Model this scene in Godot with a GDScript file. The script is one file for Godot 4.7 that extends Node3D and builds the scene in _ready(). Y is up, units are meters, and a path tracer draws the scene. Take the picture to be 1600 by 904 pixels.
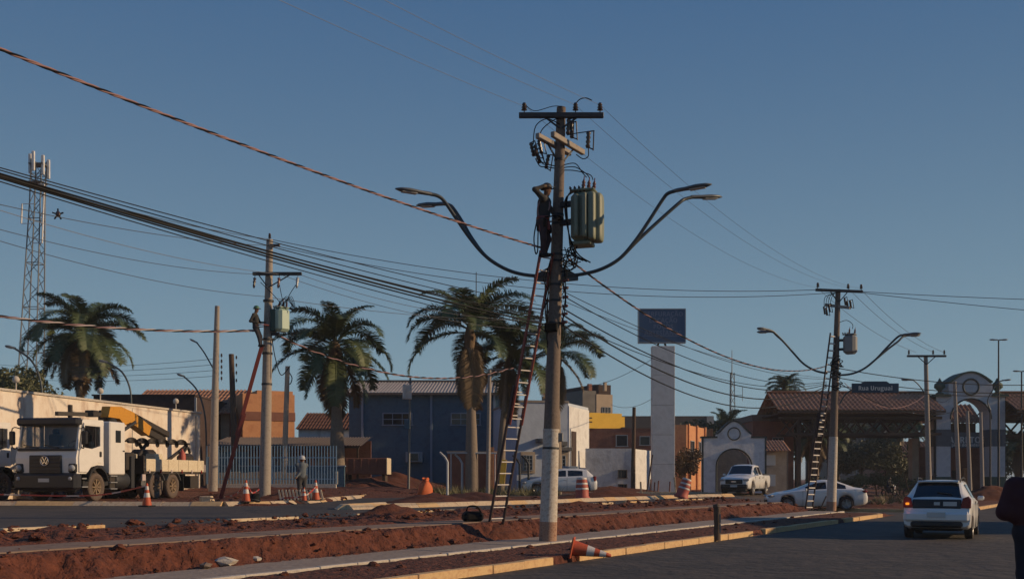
extends Node3D

var M := {}
var rng := RandomNumberGenerator.new()
var taken := {}
var noise := FastNoiseLite.new()
var noise2 := FastNoiseLite.new()
const EYE := 1.55
const FOCAL := 1600.0
# road axes: U runs across the avenue (to the right), S runs along it
const NX := 0.850
const ND := 0.527

func _ready():
	rng.seed = 7
	setup_view()
	make_materials()
	build_ground()
	build_roads()
	build_mounds()
	build_buildings()
	build_portal()
	build_vegetation()
	build_poles()
	build_wires()
	build_vehicles()
	build_street_things()
	build_people()

func setup_view():
	var cam := Camera3D.new()
	cam.name = "camera"
	cam.position = Vector3(0, EYE, 0)
	cam.projection = Camera3D.PROJECTION_FRUSTUM
	cam.near = 0.1
	cam.far = 4000.0
	cam.size = 0.1 * 904.0 / FOCAL
	cam.frustum_offset = Vector2(0, 0.1 * (748.0 - 452.0) / FOCAL)
	add_child(cam)
	cam.current = true
	var we := WorldEnvironment.new()
	we.name = "world_environment"
	var e := Environment.new()
	e.background_mode = Environment.BG_SKY
	var sky := Sky.new()
	var sm := ProceduralSkyMaterial.new()
	sm.sky_top_color = Color(0.11, 0.315, 0.53)
	sm.sky_horizon_color = Color(0.585, 0.705, 0.745)
	sm.sky_curve = 0.2
	sm.ground_bottom_color = Color(0.25, 0.2, 0.17)
	sm.ground_horizon_color = Color(0.45, 0.45, 0.45)
	sm.sun_angle_max = 1.0
	sky.sky_material = sm
	e.sky = sky
	e.tonemap_mode = Environment.TONE_MAPPER_LINEAR
	e.tonemap_exposure = 0.9
	e.fog_enabled = true
	e.fog_density = 0.0004
	e.fog_light_color = Color(0.78, 0.8, 0.82)
	e.sdfgi_enabled = true
	e.ssao_enabled = true
	e.ssil_enabled = true
	we.environment = e
	add_child(we)
	var sun := DirectionalLight3D.new()
	sun.name = "sun"
	sun.light_energy = 1.3
	sun.light_color = Color(1.0, 0.86, 0.68)
	sun.light_angular_distance = 0.5
	sun.shadow_enabled = true
	var el := deg_to_rad(19.0)
	var az := deg_to_rad(-3.0)
	var to_sun := Vector3(cos(el) * cos(az), sin(el), -cos(el) * sin(az))
	add_child(sun)
	sun.look_at_from_position(to_sun * 50.0, Vector3.ZERO, Vector3.UP)

# ---------------------------------------------------------------- helpers
func at(px: float, py: float, d: float) -> Vector3:
	return Vector3((px - 800.0) / FOCAL * d, EYE + (748.0 - py) / FOCAL * d, -d)

func on(px: float, d: float, lift := 0.0) -> Vector3:
	var x := (px - 800.0) / FOCAL * d
	return Vector3(x, land(x, -d) + lift, -d)

func us(u: float, s: float, y := 0.0) -> Vector3:
	return Vector3(NX * u + ND * s, y, -(-ND * u + NX * s))

func numbered(called: String) -> String:
	if not taken.has(called):
		taken[called] = 0
		return called
	taken[called] += 1
	return "%s_%03d" % [called, taken[called]]

func thing(called: String, label: String, category: String, where := Vector3.ZERO, turn := 0.0, group := "") -> Node3D:
	var o := Node3D.new()
	o.name = numbered(called)
	add_child(o)
	o.position = where
	o.rotation.y = turn
	tag(o, label, category, group)
	return o

func tag(o, label: String, category := "", group := "", kind := ""):
	if label: o.set_meta("label", label)
	if category: o.set_meta("category", category)
	if group: o.set_meta("group", group)
	if kind: o.set_meta("kind", kind)
	elif category: o.set_meta("kind", "thing")
	return o

func S() -> SurfaceTool:
	var st := SurfaceTool.new()
	st.begin(Mesh.PRIMITIVE_TRIANGLES)
	return st

func put(called: String, st: SurfaceTool, m: Material, parent: Node = self) -> MeshInstance3D:
	st.generate_normals()
	return show_mesh(called, st.commit(), m, parent)

func show_mesh(called: String, mesh: Mesh, m: Material, parent: Node = self) -> MeshInstance3D:
	var o := MeshInstance3D.new()
	o.name = numbered(called) if parent == self else called
	o.mesh = mesh
	o.material_override = m
	parent.add_child(o, true)
	return o

func copy(o: Node3D, label := "") -> Node3D:
	var c = o.duplicate()
	var base: String = o.name
	if base.length() > 4 and base.substr(base.length() - 4).begins_with("_0"):
		base = base.substr(0, base.length() - 4)
	c.name = numbered(base)
	add_child(c)
	if label: c.set_meta("label", label)
	return c

func tri(st: SurfaceTool, a, b, c):
	st.add_vertex(a); st.add_vertex(b); st.add_vertex(c)

func quad(st: SurfaceTool, a, b, c, d):
	st.add_vertex(a); st.add_vertex(b); st.add_vertex(c)
	st.add_vertex(a); st.add_vertex(c); st.add_vertex(d)

# chamfered box about its centre
func box(st: SurfaceTool, c: Vector3, size: Vector3, ch := 0.0, basis := Basis.IDENTITY):
	st.set_smooth_group(-1)
	var h := size * 0.5
	var xf := Transform3D(basis, c)
	if ch <= 0.0:
		var v := []
		for i in 8:
			v.append(xf * Vector3(h.x if i & 1 else -h.x, h.y if i & 2 else -h.y, h.z if i & 4 else -h.z))
		quad(st, v[0], v[1], v[3], v[2]); quad(st, v[5], v[4], v[6], v[7])
		quad(st, v[4], v[0], v[2], v[6]); quad(st, v[1], v[5], v[7], v[3])
		quad(st, v[2], v[3], v[7], v[6]); quad(st, v[4], v[5], v[1], v[0])
		return
	ch = minf(ch, minf(h.x, minf(h.y, h.z)) * 0.9)
	var k := h - Vector3(ch, ch, ch)
	for ax in 3:
		var b1 := (ax + 1) % 3
		var b2 := (ax + 2) % 3
		for sg in [-1.0, 1.0]:
			var q := []
			for t in [[-1, -1], [1, -1], [1, 1], [-1, 1]]:
				var p := Vector3.ZERO
				p[ax] = sg * h[ax]; p[b1] = t[0] * k[b1]; p[b2] = t[1] * k[b2]
				q.append(xf * p)
			if sg < 0: quad(st, q[0], q[1], q[2], q[3])
			else: quad(st, q[3], q[2], q[1], q[0])
		for s1 in [-1.0, 1.0]:
			for s2 in [-1.0, 1.0]:
				var q2 := []
				for t in [[-1, 0], [1, 0], [1, 1], [-1, 1]]:
					var p := Vector3.ZERO
					p[ax] = t[0] * k[ax]
					p[b1] = s1 * (h[b1] if t[1] == 0 else k[b1])
					p[b2] = s2 * (k[b2] if t[1] == 0 else h[b2])
					q2.append(xf * p)
				if s1 * s2 > 0: quad(st, q2[0], q2[1], q2[2], q2[3])
				else: quad(st, q2[3], q2[2], q2[1], q2[0])
	for i in 8:
		var sg := Vector3(1 if i & 1 else -1, 1 if i & 2 else -1, 1 if i & 4 else -1)
		var a := xf * (sg * Vector3(h.x, k.y, k.z))
		var b := xf * (sg * Vector3(k.x, h.y, k.z))
		var d := xf * (sg * Vector3(k.x, k.y, h.z))
		if sg.x * sg.y * sg.z > 0: tri(st, a, d, b)
		else: tri(st, a, b, d)

func span_box(st: SurfaceTool, lo: Vector3, hi: Vector3, ch := 0.0):
	box(st, (lo + hi) * 0.5, (hi - lo).abs(), ch)

func bar(st: SurfaceTool, a: Vector3, b: Vector3, w: float, h: float, ch := 0.0):
	var z := (b - a).normalized()
	var up := Vector3.UP if absf(z.y) < 0.95 else Vector3.RIGHT
	var x := up.cross(z).normalized()
	box(st, (a + b) * 0.5, Vector3(w, h, a.distance_to(b)), ch, Basis(x, z.cross(x), z))

func tube(st: SurfaceTool, pts: Array, rad, sides := 8, caps := true):
	st.set_smooth_group(1)
	var n := pts.size()
	var rings := []
	var prev := Vector3.ZERO
	for i in n:
		var t: Vector3 = (pts[mini(i + 1, n - 1)] - pts[maxi(i - 1, 0)]).normalized()
		var x: Vector3
		if i == 0:
			x = t.cross(Vector3.UP if absf(t.y) < 0.9 else Vector3.RIGHT).normalized()
		else:
			x = (prev - t * prev.dot(t)).normalized()
		prev = x
		var y := t.cross(x)
		var r: float = rad[i] if rad is Array else rad
		var ring := []
		for k in sides:
			var a := TAU * k / sides
			ring.append(pts[i] + (x * cos(a) + y * sin(a)) * r)
		rings.append(ring)
	for i in n - 1:
		for k in sides:
			var k2 := (k + 1) % sides
			quad(st, rings[i][k], rings[i][k2], rings[i + 1][k2], rings[i + 1][k])
	if caps:
		st.set_smooth_group(-1)
		for k in range(1, sides - 1):
			tri(st, rings[0][0], rings[0][k + 1], rings[0][k])
			tri(st, rings[n - 1][0], rings[n - 1][k], rings[n - 1][k + 1])

# profile: array of [radius, height]; axis is the basis' y
func lathe(st: SurfaceTool, prof: Array, seg: int, xf := Transform3D.IDENTITY, smooth := true):
	for i in prof.size() - 1:
		st.set_smooth_group((10 + i) if not smooth else 2)
		for k in seg:
			var a := TAU * k / seg
			var b := TAU * (k + 1) / seg
			var p := xf * Vector3(prof[i][0] * cos(a), prof[i][1], prof[i][0] * sin(a))
			var q := xf * Vector3(prof[i][0] * cos(b), prof[i][1], prof[i][0] * sin(b))
			var r := xf * Vector3(prof[i + 1][0] * cos(b), prof[i + 1][1], prof[i + 1][0] * sin(b))
			var s := xf * Vector3(prof[i + 1][0] * cos(a), prof[i + 1][1], prof[i + 1][0] * sin(a))
			if prof[i][0] < 1e-5: tri(st, p, r, s)
			elif prof[i + 1][0] < 1e-5: tri(st, p, q, r)
			else: quad(st, p, q, r, s)

# polygon in the xy plane of xf, extruded along its z by depth (centred)
func prism(st: SurfaceTool, poly: PackedVector2Array, depth: float, xf := Transform3D.IDENTITY):
	st.set_smooth_group(-1)
	if Geometry2D.is_polygon_clockwise(poly): poly.reverse()
	var ids := Geometry2D.triangulate_polygon(poly)
	var f := depth * 0.5
	for i in range(0, ids.size(), 3):
		var a := poly[ids[i]]; var b := poly[ids[i + 1]]; var c := poly[ids[i + 2]]
		if (b - a).cross(c - a) < 0.0:
			var t := b; b = c; c = t
		tri(st, xf * Vector3(a.x, a.y, f), xf * Vector3(c.x, c.y, f), xf * Vector3(b.x, b.y, f))
		tri(st, xf * Vector3(a.x, a.y, -f), xf * Vector3(b.x, b.y, -f), xf * Vector3(c.x, c.y, -f))
	for i in poly.size():
		var a := poly[i]; var b := poly[(i + 1) % poly.size()]
		quad(st, xf * Vector3(a.x, a.y, -f), xf * Vector3(a.x, a.y, f), xf * Vector3(b.x, b.y, f), xf * Vector3(b.x, b.y, -f))

func bez(p0: Vector3, p1: Vector3, p2: Vector3, p3: Vector3, n := 12) -> Array:
	var out := []
	for i in n + 1:
		out.append(p0.bezier_interpolate(p1, p2, p3, float(i) / n))
	return out

func smoothpath(keys: Array, n := 6) -> Array:
	var c := []
	for i in keys.size() - 1:
		var a: Vector3 = keys[maxi(i - 1, 0)]
		var d: Vector3 = keys[mini(i + 2, keys.size() - 1)]
		for k in n:
			c.append((keys[i] as Vector3).cubic_interpolate(keys[i + 1], a, d, float(k) / n))
	c.append(keys[-1])
	return c

func lin(r: float, g: float, b: float) -> Color:
	return Color(r, g, b).linear_to_srgb()

func paint(c: Color, rough := 0.7, metal := 0.0) -> StandardMaterial3D:
	var m := StandardMaterial3D.new()
	m.albedo_color = c
	m.roughness = rough
	m.metallic = metal
	return m

func mottled(stops: Array, cell: float, rough := 0.85, freq := 0.012, relief := 0.0, seed_ := 1, world := true, own := Vector3.ONE) -> StandardMaterial3D:
	var m := StandardMaterial3D.new()
	var t := NoiseTexture2D.new()
	t.width = 512; t.height = 512
	t.seamless = true
	var n := FastNoiseLite.new()
	n.seed = seed_
	n.frequency = freq
	n.fractal_octaves = 6
	n.fractal_gain = 0.6
	t.noise = n
	var g := Gradient.new()
	g.offsets = PackedFloat32Array()
	var cols := PackedColorArray()
	var offs := PackedFloat32Array()
	for i in stops.size():
		offs.append(0.15 + 0.7 * float(i) / maxf(1.0, stops.size() - 1))
		cols.append(stops[i])
	g.offsets = offs
	g.colors = cols
	t.color_ramp = g
	m.albedo_texture = t
	m.uv1_triplanar = true
	m.uv1_world_triplanar = world
	m.uv1_scale = own / cell
	m.roughness = rough
	if relief > 0.0:
		m.normal_enabled = true
		m.normal_texture = M["bump"]
		m.normal_scale = relief
	return m

func make_materials():
	noise.seed = 3; noise.frequency = 0.35; noise.fractal_octaves = 5
	noise2.seed = 9; noise2.frequency = 1.6; noise2.fractal_octaves = 3
	var bt := NoiseTexture2D.new()
	bt.width = 512; bt.height = 512; bt.seamless = true; bt.as_normal_map = true; bt.bump_strength = 6.0
	var bn := FastNoiseLite.new()
	bn.frequency = 0.03; bn.fractal_octaves = 5; bn.fractal_gain = 0.65
	bt.noise = bn
	M["bump"] = bt
	M.dirt = mottled([lin(0.05, 0.0125, 0.0055), lin(0.09, 0.0235, 0.0105), lin(0.165, 0.049, 0.024), lin(0.08, 0.02, 0.009), lin(0.135, 0.038, 0.018)], 3.1, 0.95, 0.01, 1.7, 4)
	M.clod = mottled([lin(0.07, 0.019, 0.009), lin(0.16, 0.05, 0.025)], 0.9, 0.95, 0.02, 1.5, 5)
	M.asphalt = mottled([lin(0.033, 0.029, 0.027), lin(0.045, 0.039, 0.035), lin(0.064, 0.052, 0.044), lin(0.038, 0.033, 0.030), lin(0.054, 0.045, 0.040)], 9.7, 0.82, 0.004, 0.35, 6)
	M.asphalt_dusty = mottled([lin(0.06, 0.05, 0.046), lin(0.10, 0.072, 0.058), lin(0.075, 0.06, 0.052), lin(0.14, 0.08, 0.055)], 7.0, 0.9, 0.006, 0.35, 7)
	M.walk = mottled([lin(0.22, 0.17, 0.14), lin(0.33, 0.27, 0.22), lin(0.27, 0.21, 0.165), lin(0.36, 0.30, 0.25)], 2.7, 0.9, 0.01, 0.3, 8)
	M.path = mottled([lin(0.17, 0.105, 0.072), lin(0.25, 0.175, 0.13), lin(0.21, 0.135, 0.095)], 2.2, 0.92, 0.01, 0.3, 9)
	M.walk_edge = mottled([lin(0.36, 0.31, 0.26), lin(0.55, 0.50, 0.43), lin(0.42, 0.35, 0.28)], 1.0, 0.9, 0.015, 0.5, 18)
	M.kerb = mottled([lin(0.50, 0.31, 0.14), lin(0.66, 0.45, 0.22), lin(0.60, 0.40, 0.20), lin(0.48, 0.28, 0.14)], 1.7, 0.88, 0.012, 0.15, 10)
	M.kerb_b = mottled([lin(0.48, 0.30, 0.14), lin(0.62, 0.43, 0.22), lin(0.44, 0.25, 0.13)], 1.3, 0.88, 0.012, 0.15, 11)
	M.kerb_pale = mottled([lin(0.45, 0.34, 0.22), lin(0.62, 0.50, 0.34), lin(0.38, 0.24, 0.15)], 1.6, 0.88, 0.012, 0.4, 12)
	M.concrete = mottled([lin(0.22, 0.19, 0.165), lin(0.34, 0.30, 0.26), lin(0.28, 0.24, 0.20)], 1.1, 0.9, 0.012, 0.4, 13)
	M.concrete_dark = mottled([lin(0.11, 0.083, 0.067), lin(0.19, 0.148, 0.12), lin(0.145, 0.11, 0.088)], 0.9, 0.9, 0.014, 0.5, 14)
	M.concrete_white = mottled([lin(0.40, 0.36, 0.31), lin(0.56, 0.52, 0.46), lin(0.34, 0.27, 0.21)], 0.8, 0.88, 0.012, 0.3, 15)
	M.stained_base = mottled([lin(0.22, 0.09, 0.05), lin(0.42, 0.28, 0.2), lin(0.26, 0.12, 0.07)], 0.5, 0.92, 0.014, 0.3, 16)
	M.wood_pole = mottled([lin(0.07, 0.045, 0.032), lin(0.13, 0.09, 0.065)], 0.5, 0.9, 0.015, 0.6, 17, true, Vector3(3, 0.4, 3))
	M.steel = paint(lin(0.16, 0.165, 0.17), 0.55, 0.5)
	M.steel_dark = paint(lin(0.035, 0.037, 0.042), 0.6, 0.3)
	M.galvan = paint(lin(0.36, 0.37, 0.38), 0.5, 0.5)
	M.arm = paint(lin(0.06, 0.07, 0.075), 0.45, 0.4)
	M.lamp_body = paint(lin(0.12, 0.13, 0.14), 0.5, 0.2)
	M.lamp_glass = paint(lin(0.55, 0.56, 0.55), 0.15)
	M.rubber = paint(lin(0.012, 0.012, 0.013), 0.75)
	M.cable = paint(lin(0.010, 0.010, 0.011), 0.6)
	M.cable_grey = paint(lin(0.024, 0.025, 0.027), 0.6)
	M.wire = paint(lin(0.075, 0.08, 0.09), 0.5, 0.3)
	M.alu_wire = paint(lin(0.30, 0.30, 0.31), 0.4, 0.6)
	M.cable_pink = paint(lin(0.30, 0.185, 0.185), 0.6)
	for c in [M.cable, M.cable_grey, M.cable_pink]: c.metallic_specular = 0.2
	M.porcelain = paint(lin(0.045, 0.028, 0.025), 0.25)
	M.porcelain_red = paint(lin(0.14, 0.055, 0.045), 0.25)
	M.trafo = mottled([lin(0.17, 0.19, 0.13), lin(0.22, 0.24, 0.17), lin(0.19, 0.205, 0.145)], 0.7, 0.5, 0.012, 0.0, 19)
	M.trafo_mint = paint(lin(0.34, 0.46, 0.38), 0.5)
	M.trafo_grey = paint(lin(0.25, 0.25, 0.24), 0.5)
	M.ladder_red = mottled([lin(0.17, 0.032, 0.026), lin(0.25, 0.05, 0.036)], 0.6, 0.6, 0.02, 0.0, 20)
	M.ladder_dark = paint(lin(0.05, 0.03, 0.028), 0.7)
	M.rung = paint(lin(0.62, 0.58, 0.54), 0.5)
	M.white_paint = paint(lin(0.74, 0.74, 0.73), 0.32)
	M.white_paint.clearcoat_enabled = true
	M.white_paint.clearcoat = 0.6
	M.white_paint.clearcoat_roughness = 0.08
	M.truck_white = mottled([lin(0.66, 0.64, 0.605), lin(0.73, 0.71, 0.675), lin(0.69, 0.665, 0.63)], 3.1, 0.4, 0.004, 0.0, 21, false)
	M.glass_dark = paint(lin(0.012, 0.014, 0.017), 0.05)
	M.glass_dark.metallic_specular = 0.6
	M.glass_cab = paint(lin(0.02, 0.024, 0.028), 0.06)
	M.glass_clear = paint(Color(0.03, 0.035, 0.04, 0.25), 0.03)
	M.glass_clear.transparency = BaseMaterial3D.TRANSPARENCY_ALPHA
	M.black_plastic = paint(lin(0.018, 0.018, 0.02), 0.55)
	M.bumper_blue = paint(lin(0.02, 0.021, 0.026), 0.5)
	M.tyre = mottled([lin(0.03, 0.024, 0.022), lin(0.07, 0.05, 0.042)], 0.6, 0.9, 0.02, 0.4, 22, false)
	M.tyre_dusty = mottled([lin(0.07, 0.055, 0.047), lin(0.16, 0.115, 0.09)], 0.7, 0.95, 0.02, 0.4, 23, false)
	M.rim = paint(lin(0.42, 0.42, 0.42), 0.35, 0.7)
	M.rim_dusty = mottled([lin(0.12, 0.08, 0.05), lin(0.30, 0.22, 0.14)], 0.5, 0.7, 0.02, 0.0, 24, false)
	M.chrome = paint(lin(0.62, 0.62, 0.62), 0.15, 1.0)
	M.headlight = paint(lin(0.35, 0.37, 0.39), 0.1)
	M.tail_red = paint(lin(0.2, 0.012, 0.012), 0.2)
	M.plate = paint(lin(0.5, 0.51, 0.5), 0.5)
	M.amber = paint(lin(0.8, 0.3, 0.05), 0.3)
	M.amber.emission_enabled = true
	M.amber.emission = Color(1.0, 0.62, 0.16)
	M.amber.emission_energy_multiplier = 0.9
	M.crane_yellow = mottled([lin(0.48, 0.21, 0.02), lin(0.62, 0.30, 0.03), lin(0.42, 0.17, 0.02)], 0.8, 0.5, 0.015, 0.0, 25, false)
	M.grease = mottled([lin(0.02, 0.017, 0.015), lin(0.055, 0.04, 0.03)], 0.5, 0.6, 0.02, 0.0, 26, false)
	M.bed_side = mottled([lin(0.55, 0.46, 0.32), lin(0.68, 0.60, 0.45), lin(0.48, 0.38, 0.25)], 1.1, 0.7, 0.015, 0.0, 27, false)
	M.cone = mottled([lin(0.38, 0.06, 0.02), lin(0.52, 0.09, 0.03), lin(0.33, 0.06, 0.025)], 0.5, 0.6, 0.02, 0.0, 28, false)
	M.cone_white = mottled([lin(0.5, 0.46, 0.42), lin(0.68, 0.65, 0.62)], 0.3, 0.5, 0.02, 0.0, 29, false)
	M.barrel = mottled([lin(0.36, 0.07, 0.05), lin(0.48, 0.10, 0.07)], 0.5, 0.6, 0.02, 0.0, 30, false)
	M.orange_mesh = mottled([lin(0.52, 0.10, 0.025), lin(0.64, 0.15, 0.04)], 0.4, 0.7, 0.02, 0.4, 31, false)
	M.tape_red = paint(lin(0.42, 0.04, 0.035), 0.5)
	M.tape_white = paint(lin(0.5, 0.42, 0.4), 0.5)
	# buildings
	M.wall_cream = mottled([lin(0.50, 0.38, 0.30), lin(0.68, 0.59, 0.49), lin(0.74, 0.67, 0.58), lin(0.58, 0.46, 0.37)], 4.0, 0.92, 0.006, 0.2, 32, true, Vector3(1, 0.45, 1))
	M.maroon = mottled([lin(0.045, 0.028, 0.026), lin(0.07, 0.045, 0.04)], 3.0, 0.9, 0.01, 0.2, 33)
	M.tile = mottled([lin(0.36, 0.18, 0.11), lin(0.52, 0.28, 0.175), lin(0.29, 0.14, 0.09), lin(0.45, 0.235, 0.145)], 2.1, 0.9, 0.02, 0.3, 34)
	M.tile_dark = mottled([lin(0.10, 0.04, 0.025), lin(0.19, 0.08, 0.045), lin(0.13, 0.05, 0.03)], 2.1, 0.9, 0.02, 0.3, 35)
	M.brick = mottled([lin(0.22, 0.10, 0.06), lin(0.32, 0.155, 0.095)], 0.9, 0.92, 0.02, 0.5, 36)
	M.orange_wall = mottled([lin(0.52, 0.24, 0.115), lin(0.60, 0.29, 0.14), lin(0.48, 0.21, 0.10)], 3.7, 0.9, 0.008, 0.15, 37)
	M.brown_wall = mottled([lin(0.20, 0.085, 0.06), lin(0.26, 0.115, 0.08)], 3.7, 0.9, 0.008, 0.15, 38)
	M.white_wall = mottled([lin(0.60, 0.60, 0.60), lin(0.72, 0.72, 0.71), lin(0.54, 0.53, 0.52)], 4.5, 0.9, 0.006, 0.15, 39)
	M.pale_blue = mottled([lin(0.44, 0.50, 0.58), lin(0.52, 0.58, 0.66)], 4.0, 0.9, 0.008, 0.15, 40)
	M.navy = mottled([lin(0.044, 0.10, 0.155), lin(0.058, 0.128, 0.19), lin(0.05, 0.112, 0.17)], 4.0, 0.75, 0.008, 0.15, 41)
	M.blue_trim = paint(lin(0.22, 0.28, 0.36), 0.7)
	M.metal_roof = mottled([lin(0.32, 0.27, 0.22), lin(0.44, 0.39, 0.33), lin(0.27, 0.20, 0.16)], 3.0, 0.6, 0.01, 0.2, 42)
	M.asbestos = mottled([lin(0.11, 0.085, 0.07), lin(0.19, 0.15, 0.125)], 1.8, 0.92, 0.012, 0.3, 43)
	M.yellow_wall = mottled([lin(0.66, 0.40, 0.05), lin(0.74, 0.46, 0.06)], 4.0, 0.85, 0.008, 0.1, 44)
	M.beige = mottled([lin(0.38, 0.30, 0.22), lin(0.46, 0.37, 0.28)], 4.0, 0.9, 0.008, 0.15, 45)
	M.grey_wall = mottled([lin(0.13, 0.125, 0.12), lin(0.18, 0.17, 0.16)], 5.0, 0.9, 0.008, 0.15, 46)
	M.window_dark = paint(lin(0.02, 0.022, 0.026), 0.12)
	M.frame_grey = paint(lin(0.30, 0.32, 0.34), 0.6)
	M.portal = mottled([lin(0.44, 0.45, 0.47), lin(0.53, 0.54, 0.55), lin(0.48, 0.485, 0.50)], 5.0, 0.9, 0.008, 0.1, 47)
	M.portal_band = mottled([lin(0.09, 0.105, 0.125), lin(0.12, 0.135, 0.155)], 3.0, 0.85, 0.01, 0.1, 48)
	M.portal_green = paint(lin(0.035, 0.075, 0.06), 0.7)
	M.timber = mottled([lin(0.045, 0.03, 0.022), lin(0.095, 0.062, 0.044)], 1.0, 0.85, 0.02, 0.3, 49)
	M.dark_trim = paint(lin(0.03, 0.04, 0.04), 0.7)
	M.sign_blue = paint(lin(0.045, 0.095, 0.18), 0.45)
	M.sign_letters = paint(lin(0.13, 0.17, 0.25), 0.5)
	M.street_blue = paint(lin(0.01, 0.035, 0.075), 0.4)
	M.white_letters = paint(lin(0.5, 0.52, 0.52), 0.5)
	M.pillar = mottled([lin(0.60, 0.585, 0.555), lin(0.70, 0.68, 0.65), lin(0.64, 0.615, 0.58)], 3.6, 0.9, 0.006, 0.04, 50)
	M.fence_blue = paint(lin(0.22, 0.37, 0.50), 0.6)
	M.fence_white = paint(lin(0.42, 0.44, 0.46), 0.6)
	# plants
	M.frond = leafmat(lin(0.045, 0.075, 0.03))
	M.frond_light = leafmat(lin(0.075, 0.10, 0.035))
	M.frond_dead = leafmat(lin(0.15, 0.10, 0.05))
	M.leaf_dark = leafmat(lin(0.055, 0.07, 0.03))
	M.leaf_olive = leafmat(lin(0.10, 0.105, 0.04))
	M.leaf_rust = leafmat(lin(0.13, 0.075, 0.035))
	M.grass = leafmat(lin(0.12, 0.11, 0.045))
	M.palm_trunk = mottled([lin(0.16, 0.13, 0.10), lin(0.27, 0.22, 0.175), lin(0.12, 0.09, 0.07)], 1.3, 0.95, 0.015, 0.6, 51, true, Vector3(1, 3, 1))
	M.palm_sheath = mottled([lin(0.11, 0.075, 0.05), lin(0.2, 0.14, 0.09)], 0.9, 0.95, 0.02, 0.6, 52, true, Vector3(3, 0.6, 3))
	M.bark = mottled([lin(0.06, 0.045, 0.035), lin(0.12, 0.09, 0.07)], 0.8, 0.95, 0.02, 0.6, 53)
	M.people = paint(Color.WHITE, 0.9)
	M.people.vertex_color_use_as_albedo = true
	M.helmet_white = paint(lin(0.6, 0.6, 0.58), 0.35)
	M.helmet_green = paint(lin(0.05, 0.14, 0.08), 0.35)

func leafmat(c: Color) -> StandardMaterial3D:
	var m := paint(c, 0.6)
	m.backlight = Color(0.35, 0.4, 0.2)
	m.cull_mode = BaseMaterial3D.CULL_DISABLED
	return m

# ---------------------------------------------------------------- land
func profile(u: float) -> float:
	if u > -9.14: return 0.0
	if u > -11.1: return 0.13
	if u > -12.55: return 0.14
	if u > -13.3: return lerpf(0.15, 0.53, smoothstep(-12.55, -13.25, u))
	if u > -14.4: return 0.54
	if u > -16.2: return lerpf(0.56, 0.66, (-14.4 - u) / 1.8)
	return 0.64

func land(x: float, z: float) -> float:
	var d := -z
	var u := NX * x - ND * d
	var s := ND * x + NX * d
	var far := 0.64 * (1.0 - smoothstep(-22.0, -12.0, u))
	far *= 1.0 - smoothstep(62.0, 95.0, s) * smoothstep(-34.0, -24.0, u)
	var h := lerpf(profile(u), far, smoothstep(43.5, 48.0, s))
	if s > 49.5 and u > -14.0 and u < -7.0:
		h = maxf(h, 0.12 * smoothstep(49.5, 50.5, s) * (1.0 - smoothstep(80, 90, s)))
	var kd := d - (-9.6 - x) * 0.125
	h += 0.1 * smoothstep(34.3, 34.6, kd) * smoothstep(-7.7, -8.0, x) * (1.0 - smoothstep(44.0, 52.0, d))
	h += 0.45 * smoothstep(46.0, 56.0, d) * smoothstep(-2.0, -8.0, x)
	return h

var left_road := PackedVector2Array()   # x, distance
func on_left_road(x: float, d: float) -> bool:
	return Geometry2D.is_point_in_polygon(Vector2(x, d), left_road)

func on_cross(x: float, d: float) -> bool:
	return x > -1.5 and x < 40.0 and d > 52.5 and d < 62.5 and not (NX * x - ND * d > -14.2)

func spaced(parts: Array) -> Array:
	var out := []
	for p in parts:
		var v: float = p[0]
		var step: float = p[2]
		while v < p[1] - 1e-4:
			out.append(v)
			v += step
			step *= p[3] if p.size() > 3 else 1.0
	out.append(parts[-1][1])
	return out

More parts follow.
